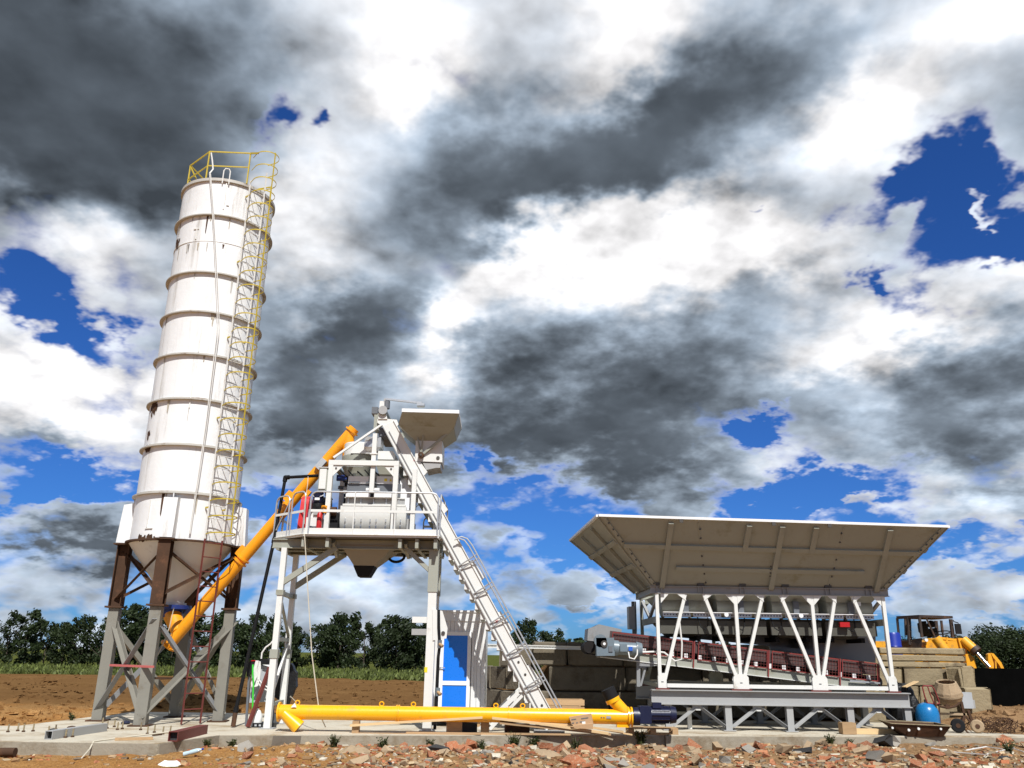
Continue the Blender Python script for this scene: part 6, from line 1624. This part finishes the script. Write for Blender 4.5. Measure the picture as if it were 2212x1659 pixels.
MB().lathe([(.01, 0), (.038, .005), (.042, .03), (.036, .12), (.042, .14), (.042, .24), (.03, .30), (.015, .33), (.015, .36)], p + V((-.16, 0, 0)), (.92, .1, .25), n=18).build('bottle_body', 'bottle', bo, smooth=True)
MB().tube(p + V((.17, .02, .09)), p + V((.20, .02, .10)), .018, n=10).build('bottle_cap', 'blue_barrel', bo)
def rag(label, c, r, m='cloth_white', seed=1):
    mb = MB(); n = 14; vs = [V(c) + V((0, 0, r * .35))]
    for k in (.5, 1.0):
        for i in range(n):
            a = 2 * pi * i / n
            q = r * k * (1 + .4 * mn.noise(V((cos(a) * 2, sin(a) * 2, seed))))
            vs.append(V(c) + V((q * cos(a) * 1.4, q * sin(a), r * (.32 if k < .8 else -.05) * (1 + .8 * mn.noise(V((cos(a) * 3, sin(a) * 3, seed + 5)))))))
    vs.append(V(c) - V((0, 0, r * .3)))
    mb.raw(vs, [(0, 1 + i, 1 + (i + 1) % n) for i in range(n)] + [(1 + i, 1 + n + i, 1 + n + (i + 1) % n, 1 + (i + 1) % n) for i in range(n)] + [(1 + n + i, len(vs) - 1, 1 + n + (i + 1) % n) for i in range(n)])
    return tag(mb.build('scrap_rag', m, org=c), label, 'rag')
def onground(n, x, y):
    ox, oy, s_ = SURVEY[n]; d = sight((ox + x / s_) / 1.82278, (oy + y / s_) / 1.82278)
    z = -.15
    for _ in range(6):
        p = EYE + d * ((z - EYE.z) / d.z); z = ground_h(p.x, p.y)
    if p.y > edge_y(p.x) - .08: p.y = edge_y(p.x) - .08; z = ground_h(p.x, p.y)
    return V((p.x, p.y, z))
rag('white rag on the sand at the bottom edge left of the rubble', onground(15, 1640, 775), .17)
rag('pale crumpled sack on the rubble left of centre', onground(5, 1005, 1525), .26, 'tan_stone', 4)
rag('cream sheet of torn paper on the rubble near the centre', onground(6, 1100, 1560), .24, 'tan_stone', 9)
rag('small white plastic scrap on the rubble near the wood pile', onground(6, 1545, 1500), .07, 'cloth_white', 2)
tag(MB().wire([onground(9, x, y) + V((0, 0, .06)) for x, y in ((1420, 1265), (1700, 1225), (2000, 1190), (2212, 1165))], .014, n=5).build('loose_cord', 'cable_white', org=onground(9, 1700, 1230)), 'pale cord lying over the rubble at the right edge', 'cord')
tag(MB().wire([onground(9, x, y) + V((0, 0, .06)) for x, y in ((950, 1310), (1300, 1290), (1700, 1340), (2050, 1250), (2212, 1240))], .012, n=5).build('loose_cord', 'cable_white', org=onground(9, 1700, 1330)), 'second pale cord nearer the camera in the rubble on the right', 'cord')

# dark sheet added in place of the shadow on the slab face below the spout
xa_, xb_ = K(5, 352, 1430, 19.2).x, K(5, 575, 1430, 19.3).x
sp = tag(MB().hexa([(xa_ - .03, edge_y(xa_) - .05, -.33), (xb_ - .02, edge_y(xb_) - .05, -.33), (xb_ - .02, edge_y(xb_) - .03, -.33), (xa_ - .03, edge_y(xa_) - .03, -.33), (xa_, edge_y(xa_) - .035, -.015), (xb_, edge_y(xb_) - .035, -.015), (xb_, edge_y(xb_) - .018, -.015), (xa_, edge_y(xa_) - .018, -.015)]).build('shadow_sheet', 'deck_brown', org=(xa_, edge_y(xa_), -.3)), 'dark brown sheet standing in for the shadow on the slab face below the yellow spout', 'board')

# ------------------------------------------------------------------ trees, grass, weeds
def leaf_material(name, col, var=.35):
    m = bpy.data.materials.new(name); m.use_nodes = True
    t = m.node_tree; t.nodes.clear(); N, L = t.nodes.new, t.links.new
    out = N('ShaderNodeOutputMaterial'); d = N('ShaderNodeBsdfPrincipled'); d.inputs['Roughness'].default_value = .6; d.inputs['Specular IOR Level'].default_value = .25
    tr = N('ShaderNodeBsdfTranslucent'); mx = N('ShaderNodeMixShader'); mx.inputs[0].default_value = .22
    at_ = N('ShaderNodeAttribute'); at_.attribute_name = 'tone'
    oi = N('ShaderNodeObjectInfo')
    k = S(t, at_.outputs['Fac']) * (2 * var) + (1 - var) + (S(t, oi.outputs['Random']) - .5) * .35
    sc = N('ShaderNodeVectorMath'); sc.operation = 'SCALE'; sc.inputs[0].default_value = col; L(k.s, sc.inputs['Scale'])
    L(sc.outputs[0], d.inputs['Base Color']); L(sc.outputs[0], tr.inputs[0]); L(d.outputs[0], mx.inputs[1]); L(tr.outputs[0], mx.inputs[2]); L(mx.outputs[0], out.inputs[0])
    MAT[name] = m
leaf_material('foliage', (.040, .058, .016))
leaf_material('foliage_dark', (.026, .040, .013))
leaf_material('grass_blade', (.095, .115, .030), .5)
leaf_material('weed_leaf', (.048, .056, .018), .4)
def tone_mesh(name, vs, fs, tones):
    me = bpy.data.meshes.new(name); me.from_pydata([tuple(v) for v in vs], [], fs)
    at_ = me.attributes.new('tone', 'FLOAT', 'FACE'); at_.data.foreach_set('value', tones)
    return me
def crown_mesh(seed, h, w, lobes, leaves, leaf=.17, bottom=.08):
    rnd = random.Random(seed); vs, fs, tn = [], [], []
    L_ = []
    for i in range(lobes):
        u = rnd.random(); z = h * (bottom + (1 - bottom) * (i + .5) / lobes * .93)
        prof = (sin(pi * min(1, max(0, (z / h) * .86 + .10)))) ** .7
        a = rnd.random() * 2 * pi; r = w * .5 * prof * (.25 + .75 * rnd.random())
        L_.append((V((r * cos(a), r * sin(a), z)), w * (.12 + .13 * rnd.random()) * (.7 + .3 * prof)))
    for c, r in L_:
        n = int(leaves / lobes * (.6 + .8 * rnd.random()))
        base = rnd.random()
        for k in range(n):
            d = V((rnd.gauss(0, 1), rnd.gauss(0, 1), rnd.gauss(0, .8)))
            d = d.normalized() * r * (rnd.random() ** .45)
            p = c + d
            if p.z < .05: p.z = .05 + rnd.random() * .2
            a = V((rnd.gauss(0, 1), rnd.gauss(0, 1), rnd.gauss(0, .6))).normalized()
            b = a.orthogonal().normalized(); s_ = leaf * (.6 + .9 * rnd.random())
            b2 = a.cross(b) * s_ * .6; b = b * s_
            o = len(vs); vs += [p - b, p + b2 * .8, p + b, p - b2 * .8]; fs.append((o, o + 1, o + 2, o + 3))
            tn.append(max(0, min(1, .5 * base + .5 * rnd.random())))
    return tone_mesh('crown', vs, fs, tn)
def trunk_mesh(seed, h, r):
    rnd = random.Random(seed); mb = MB()
    top = V((rnd.uniform(-.3, .3), rnd.uniform(-.3, .3), h * .8))
    pts = [V((0, 0, -.1)), V((rnd.uniform(-.1, .1), 0, h * .25)), V((rnd.uniform(-.2, .2), rnd.uniform(-.1, .1), h * .5)), top]
    mb.wire(pts, [r, r * .8, r * .55, r * .2], n=8)
    for k in range(7):
        z = h * (.22 + .08 * k); a = rnd.random() * 6.3; l = h * (.28 - .02 * k)
        s_ = pts[1].lerp(pts[2], (z / h - .25) * 4) if z < h * .5 else pts[2].lerp(top, (z / h - .5) / .3)
        mb.wire([s_, s_ + V((cos(a) * l * .5, sin(a) * l * .5, l * .35)), s_ + V((cos(a) * l, sin(a) * l, l * .8))], [r * .4, r * .28, r * .08], n=5)
    me = mb.mesh('trunk'); me.materials.append(MAT['bark']); return me
CROWNS = [crown_mesh(s_, 6.0, w, lo, n) for s_, w, lo, n in ((1, 3.6, 26, 2600), (2, 4.2, 30, 3000), (3, 3.0, 22, 2000), (4, 4.6, 34, 3300), (5, 3.2, 20, 1500))]
BUSHES = [crown_mesh(s_, 6.0, w, lo, n, .095) for s_, w, lo, n in ((21, 5.2, 40, 6000), (22, 4.6, 36, 5200), (23, 5.8, 44, 6500))]
for c in CROWNS + BUSHES: c.materials.append(MAT['foliage_dark'])
TRUNKS = [trunk_mesh(s_, 6.0, .10) for s_ in (11, 12, 13)]
def tree(px, top, Y, wide, label, group, var, bush=False):
    p = at(px, 1440, Y); t_ = at(px, top, Y)
    h = max(1.0, t_.z)
    z0 = -.1
    e = thing('tree', label, 'tree', (p.x, Y, z0), group, rz=var * 1.7)
    k = h / 6.0
    for nm, me in (('trunk', TRUNKS[var % 3]), ('crown', BUSHES[var % 3] if bush else CROWNS[var % 5])):
        o = bpy.data.objects.new(nm, me); COL.objects.link(o); o.parent = e
        o.scale = (k * wide, k * wide, k * 1.02)
    return e
row = [(-40, 1325), (8, 1318), (48, 1312), (92, 1338), (132, 1342), (172, 1326), (212, 1330), (252, 1312), (290, 1303), (330, 1322), (368, 1330), (408, 1318), (445, 1333), (482, 1318), (520, 1345),
       (548, 1322), (580, 1326), (612, 1338), (640, 1352), (700, 1348), (730, 1322), (757, 1322), (785, 1340), (830, 1338), (856, 1328), (885, 1342), (915, 1340), (942, 1350)]
names = {0: 'first', 1: 'second', 2: 'third', 3: 'fourth', 4: 'fifth', 5: 'sixth', 6: 'seventh', 7: 'eighth', 8: 'ninth', 9: 'tenth'}
ords = ['first', 'second', 'third', 'fourth', 'fifth', 'sixth', 'seventh', 'eighth', 'ninth', 'tenth', 'eleventh', 'twelfth', 'thirteenth', 'fourteenth', 'fifteenth', 'sixteenth', 'seventeenth', 'eighteenth', 'nineteenth', 'twentieth']
random.seed(4)
for i, (px, top) in enumerate(row):
    if i < 19: lab = 'dark green field tree, %s from the left in the row behind the silo' % ords[i]
    else: lab = 'dark green field tree, %s from the left seen between the tower legs' % ords[i - 19]
    tree(px, top, 87 + random.uniform(-3, 4), 1.0 + random.uniform(-.1, .35), lab, 'trees along the field edge', i * 3 + 1)
for lab, px, top, w in (('tall lone dark tree beyond the block wall', 1141, 1334, .9), ('small tree right of the tall lone one beyond the wall', 1178, 1362, 1.3), ('small slim tree beyond the wall before the hopper', 1204, 1357, 1.0), ('low round bush on the horizon left of the belt conveyor', 1240, 1376, 2.0), ('low tree seen far off under the left half of the hopper', 1560, 1385, 1.8), ('low tree seen far off under the right half of the hopper', 1770, 1382, 1.8), ('far low tree left of the loader cab', 1905, 1385, 1.8)):
    tree(px, top, 92, w, lab, 'trees on the far horizon', int(px) % 5)
for i, (px, top) in enumerate(((1975, 1378), (2010, 1375), (2062, 1372), (2090, 1374), (2112, 1370), (2138, 1366), (2165, 1350), (2190, 1364), (2215, 1360), (2245, 1352), (2280, 1360))):
    tree(px, top, 55 + random.uniform(-2, 2), 1.5, 'dark bushy tree, %s from the left in the thicket behind the loader' % ords[i], 'thicket behind the loader', i + 2, True)
# grass margin of the field
rnd = random.Random(8); vs, fs, tn = [], [], []
for i in range(26000):
    Yg = 59.5 + 26 * rnd.random() ** 1.6
    x = rnd.uniform(-.66, .66) * Yg
    h = (.12 + .28 * rnd.random()) * (1.0 if Yg < 75 else 1.3); a = rnd.random() * pi; w = .10 + .14 * rnd.random()
    lean = V((rnd.gauss(0, .12), rnd.gauss(0, .12), 0))
    p = V((x, Yg, -.08)); d = V((cos(a), sin(a), 0)) * w
    o = len(vs); vs += [p - d, p + d, p + lean + V((0, 0, h)) + d * .3]; fs.append((o, o + 1, o + 2)); tn.append(rnd.random() if rnd.random() < .93 else 1.6)
me = tone_mesh('grass', vs, fs, tn); me.materials.append(MAT['grass_blade'])
o = bpy.data.objects.new('grass', me); COL.objects.link(o); tag(o, 'strip of rough green grass along the far edge of the field', 'grass'); o['kind'] = 'stuff'
# clods on the bare field
def chunk(rnd, c, s_, flat=.7):
    """irregular broken lump: jittered box with cut corners (12-20 faces)"""
    R_ = Matrix.Rotation(rnd.random() * 6.3, 3, 'Z') @ Matrix.Rotation(rnd.uniform(-.6, .6), 3, 'X')
    ax = V((s_ * rnd.uniform(.6, 1.3), s_ * rnd.uniform(.5, 1.0), s_ * rnd.uniform(.35, .8) * flat))
    pts = []
    for sz in (-1, 1):
        for sx, sy in ((-1, -1), (1, -1), (1, 1), (-1, 1)):
            pts.append(c + R_ @ V((ax.x * (sx + rnd.uniform(-.45, .45)) * .5, ax.y * (sy + rnd.uniform(-.45, .45)) * .5, ax.z * (sz + rnd.uniform(-.5, .5)) * .5)))
    return pts
HEX = [(3, 2, 1, 0), (4, 5, 6, 7), (0, 1, 5, 4), (1, 2, 6, 5), (2, 3, 7, 6), (3, 0, 4, 7)]
rnd = random.Random(31); mb = MB()
for i in range(4200):
    Yc = 21.0 + 36 * rnd.random() ** 2.0; x = rnd.uniform(-.70, .70) * Yc
    if -11.4 < x < 12.5 and Yc < 26.5: continue
    mb.raw(chunk(rnd, V((x, Yc, ground_h(x, Yc) + .01)), .06 + .20 * rnd.random() ** 2.5), HEX)
o = mb.build('soil_clods', 'soil', kind='stuff'); tag(o, 'clods of brown earth scattered over the bare field', 'soil')

def weed(label, p, h, n, seed):
    rnd = random.Random(seed); vs, fs, tn = [], [], []
    for k in range(n):
        a = rnd.random() * 6.3; r0 = V((cos(a), sin(a), 0)); hh = h * (.5 + .6 * rnd.random()); bend = .15 + .5 * rnd.random()
        b = r0 * rnd.random() * h * .25
        segs = 4; w = .012 + .014 * rnd.random(); side = V((-sin(a), cos(a), 0)) * w
        o = len(vs)
        for s_ in range(segs + 1):
            u = s_ / segs; c = b + r0 * bend * hh * u * u + V((0, 0, hh * u)); vs += [c - side * (1 - u * .85), c + side * (1 - u * .85)]
        for s_ in range(segs): fs.append((o + 2 * s_, o + 2 * s_ + 1, o + 2 * s_ + 3, o + 2 * s_ + 2)); tn.append(rnd.random())
        for q in range(3):   # side leaves
            u = .3 + .6 * rnd.random(); c = b + r0 * bend * hh * u * u + V((0, 0, hh * u)); d = V((rnd.gauss(0, 1), rnd.gauss(0, 1), .3)).normalized() * (.04 + .05 * rnd.random()); e_ = d.orthogonal().normalized() * .014
            o = len(vs); vs += [c, c + d * .5 + e_, c + d, c + d * .5 - e_]; fs.append((o, o + 1, o + 2, o + 3)); tn.append(rnd.random())
    me = tone_mesh('weed', vs, fs, tn); me.materials.append(MAT['weed_leaf'])
    t = thing('weed', label, 'weed', p, 'weeds along the slab face')
    o = bpy.data.objects.new('leaves', me); COL.objects.link(o); o.parent = t
for i, (lab, n_, x, y, h, n) in enumerate((('leafy weed at the slab face below the timber post', 5, 835, 1490, .26, 26), ('small weed left of the dark patch on the slab face', 5, 130, 1440, .18, 20), ('weed at the slab face right of the timber post', 5, 1225, 1465, .24, 26), ('dry weed below the right front tower leg', 5, 1640, 1450, .22, 14),
        ('bushy weed under the middle of the wood pile', 6, 850, 1475, .30, 34), ('bushy weed just right of the middle of the wood pile', 6, 1000, 1470, .30, 34), ('thin weed under the cardboard box', 6, 1340, 1470, .26, 18), ('tall weed below the pallet at the right end of the conveyor', 6, 1840, 1460, .34, 34), ('dry weed below the wood pile left end', 6, 600, 1460, .2, 14),
        ('weed at the kerb below the third hopper column', 8, 395, 1600, .24, 22), ('weed at the kerb left of the mortar trough', 8, 520, 1600, .18, 18), ('green tuft on the sand behind the left slab', 15, 700, 335, .2, 24), ('dry grass tuft right of the wire tangle', 9, 1950, 900, .3, 26), ('low dark tuft at the slab corner by the red tube', 15, 2000, 600, .16, 20))):
    p = onground(n_, x, y)
    if n_ == 15 and y < 400: p = onslab(x, y); p.z = ground_h(p.x, p.y)
    weed(lab, p, h, n, 50 + i)

# ------------------------------------------------------------------ rubble
rnd = random.Random(77)
def rubble_spot(k=1.0):
    while True:
        y = 15.7 + 4.9 * rnd.random(); x = rnd.uniform(-5.6, 13.2)
        e = edge_y(x)
        if y > e - .05: continue
        w = sstep(-6.2, -1.5, x) * (.55 + .45 * sstep(.2, 1.3, e - y))
        w *= .22 + .78 * sstep(-.2, .3, fb(x, y, .8))
        if rnd.random() < w: return x, y
protos = {}
for kind in ('brick', 'tan_stone', 'grey_stone', 'dark_chunk'):
    protos[kind] = []
    for k in range(6):
        me = MB().raw(chunk(rnd, V((0, 0, 0)), 1.0, 1.0 if kind == 'brick' else .8), HEX).mesh('fragment'); me.materials.append(MAT[kind]); protos[kind].append(me)
NAMES = {'brick': ('brick_fragment', 'broken orange red brick piece in the rubble before the slab', 'brick'), 'tan_stone': ('mortar_fragment', 'broken tan mortar lump in the rubble before the slab', 'stone'),
         'grey_stone': ('concrete_fragment', 'broken grey concrete lump in the rubble before the slab', 'stone'), 'dark_chunk': ('tar_fragment', 'black tar lump in the rubble before the slab', 'stone')}
for i in range(300):
    kind = rnd.choices(('brick', 'tan_stone', 'grey_stone', 'dark_chunk'), (.42, .36, .19, .03))[0]
    nm, lab, cat = NAMES[kind]
    x, y = rubble_spot(); s_ = .09 + .20 * rnd.random() ** 2.0
    o = bpy.data.objects.new(nm, rnd.choice(protos[kind])); COL.objects.link(o)
    o.location = (x, y, ground_h(x, y) + s_ * .10); o.scale = (s_ * rnd.uniform(.8, 1.3), s_, s_ * rnd.uniform(.7, 1.1))
    o.rotation_euler = (rnd.uniform(-.5, .5), rnd.uniform(-.5, .5), rnd.random() * 6.3)
    tag(o, lab, cat, lab.replace('broken ', '').split(' piece')[0].split(' lump')[0] + ' pieces in the rubble')
# larger lumps that can be told apart
for lab, n_, x, y, s_, kind, tilt in (('large grey concrete chunk leaning on the slab face by the trough', 9, 440, 1130, .42, 'grey_stone', .7), ('flat dark concrete slab piece left of the leaning chunk', 9, 220, 1190, .45, 'dark_chunk', .2), ('dark angular chunk at the bottom right of the rubble', 9, 200, 1390, .34, 'grey_stone', .5), ('large orange brick lump on the kerb at far right', 9, 1950, 1140, .30, 'brick', .3),
        ('upright tan stone slab in the rubble below the first hopper column', 7, 940, 1620, .30, 'tan_stone', 1.0), ('large orange red brick chunk standing near the centre of the rubble', 5, 1768, 1510, .26, 'brick', .8), ('black lump beside the standing brick chunk', 5, 1680, 1530, .24, 'dark_chunk', .2), ('pale flat stone in the rubble below the third hopper column', 17, 1080, 920, .34, 'tan_stone', .2), ('black lump in the rubble below the hopper', 17, 1245, 925, .28, 'dark_chunk', .4),
        ('tan upright block in the rubble left of the trough', 17, 1760, 940, .30, 'tan_stone', .9), ('rounded tan boulder on the kerb below the third column', 17, 1350, 830, .26, 'tan_stone', .2), ('dark grey stone near the kerb below the second column', 17, 850, 810, .20, 'grey_stone', .3), ('brown brick cluster piece at the left end of the right rubble', 17, 170, 830, .26, 'brick', .4), ('flat orange brick at the left edge of the rubble', 3, 1390, 1590, .22, 'brick', .1), ('thin dark roofing slab at the left end of the rubble', 5, 140, 1545, .28, 'grey_stone', .5)):
    p = onground(n_, x, y)
    o = bpy.data.objects.new('rubble_chunk', rnd.choice(protos[kind])); COL.objects.link(o)
    o.location = p + V((0, 0, s_ * .22)); o.scale = (s_ * 1.15, s_ * .8, s_ * .85); o.rotation_euler = (tilt, rnd.uniform(-.3, .3), rnd.random() * 6)
    tag(o, lab, 'chunk', 'larger lumps in the rubble')
# the uncountable rest
vs, fs, cols = [], [], []
PAL = [(.34, .13, .065), (.28, .10, .05), (.38, .17, .09), (.36, .25, .14), (.32, .22, .13), (.42, .32, .20), (.22, .18, .13), (.15, .11, .075), (.50, .45, .36), (.30, .18, .09), (.24, .14, .07), (.34, .21, .11)]
for i in range(11000):
    if i % 6 == 0:
        y = 15.7 + 3.2 * rnd.random(); x = rnd.uniform(-9.5, 13.2)
        if y > edge_y(x) - .05: continue
    else: x, y = rubble_spot()
    s_ = .02 + .12 * rnd.random() ** 2.6
    o = len(vs); vs += chunk(rnd, V((x, y, ground_h(x, y) + s_ * .04)), s_); fs += [tuple(k + o for k in f) for f in HEX]
    c = rnd.choice(PAL); b = .75 + .5 * rnd.random(); cols += [(c[0] * b, c[1] * b, c[2] * b, 1)] * 6
me = bpy.data.meshes.new('rubble'); me.from_pydata([tuple(v) for v in vs], [], fs)
ca = me.attributes.new('piece_colour', 'FLOAT_COLOR', 'FACE'); ca.data.foreach_set('color', [q for c in cols for q in c])
m = bpy.data.materials.new('rubble_mix'); m.use_nodes = True; t = m.node_tree; b = t.nodes['Principled BSDF']; b.inputs['Roughness'].default_value = .95; b.inputs['Specular IOR Level'].default_value = .05
a_ = t.nodes.new('ShaderNodeAttribute'); a_.attribute_name = 'piece_colour'
n_ = t.nodes.new('ShaderNodeTexNoise'); n_.inputs['Scale'].default_value = 40; n_.inputs['Detail'].default_value = 5
tc_ = t.nodes.new('ShaderNodeTexCoord'); t.links.new(tc_.outputs['Object'], n_.inputs['Vector'])
k = S(t, n_.outputs[0]) * .9 + .55
sc_n = t.nodes.new('ShaderNodeVectorMath'); sc_n.operation = 'SCALE'; t.links.new(a_.outputs['Color'], sc_n.inputs[0]); t.links.new(k.s, sc_n.inputs['Scale']); t.links.new(sc_n.outputs[0], b.inputs['Base Color'])
me.materials.append(m)
o = bpy.data.objects.new('rubble', me); COL.objects.link(o); tag(o, 'small brick and mortar rubble strewn over the ground before the slab', 'rubble'); o['kind'] = 'stuff'
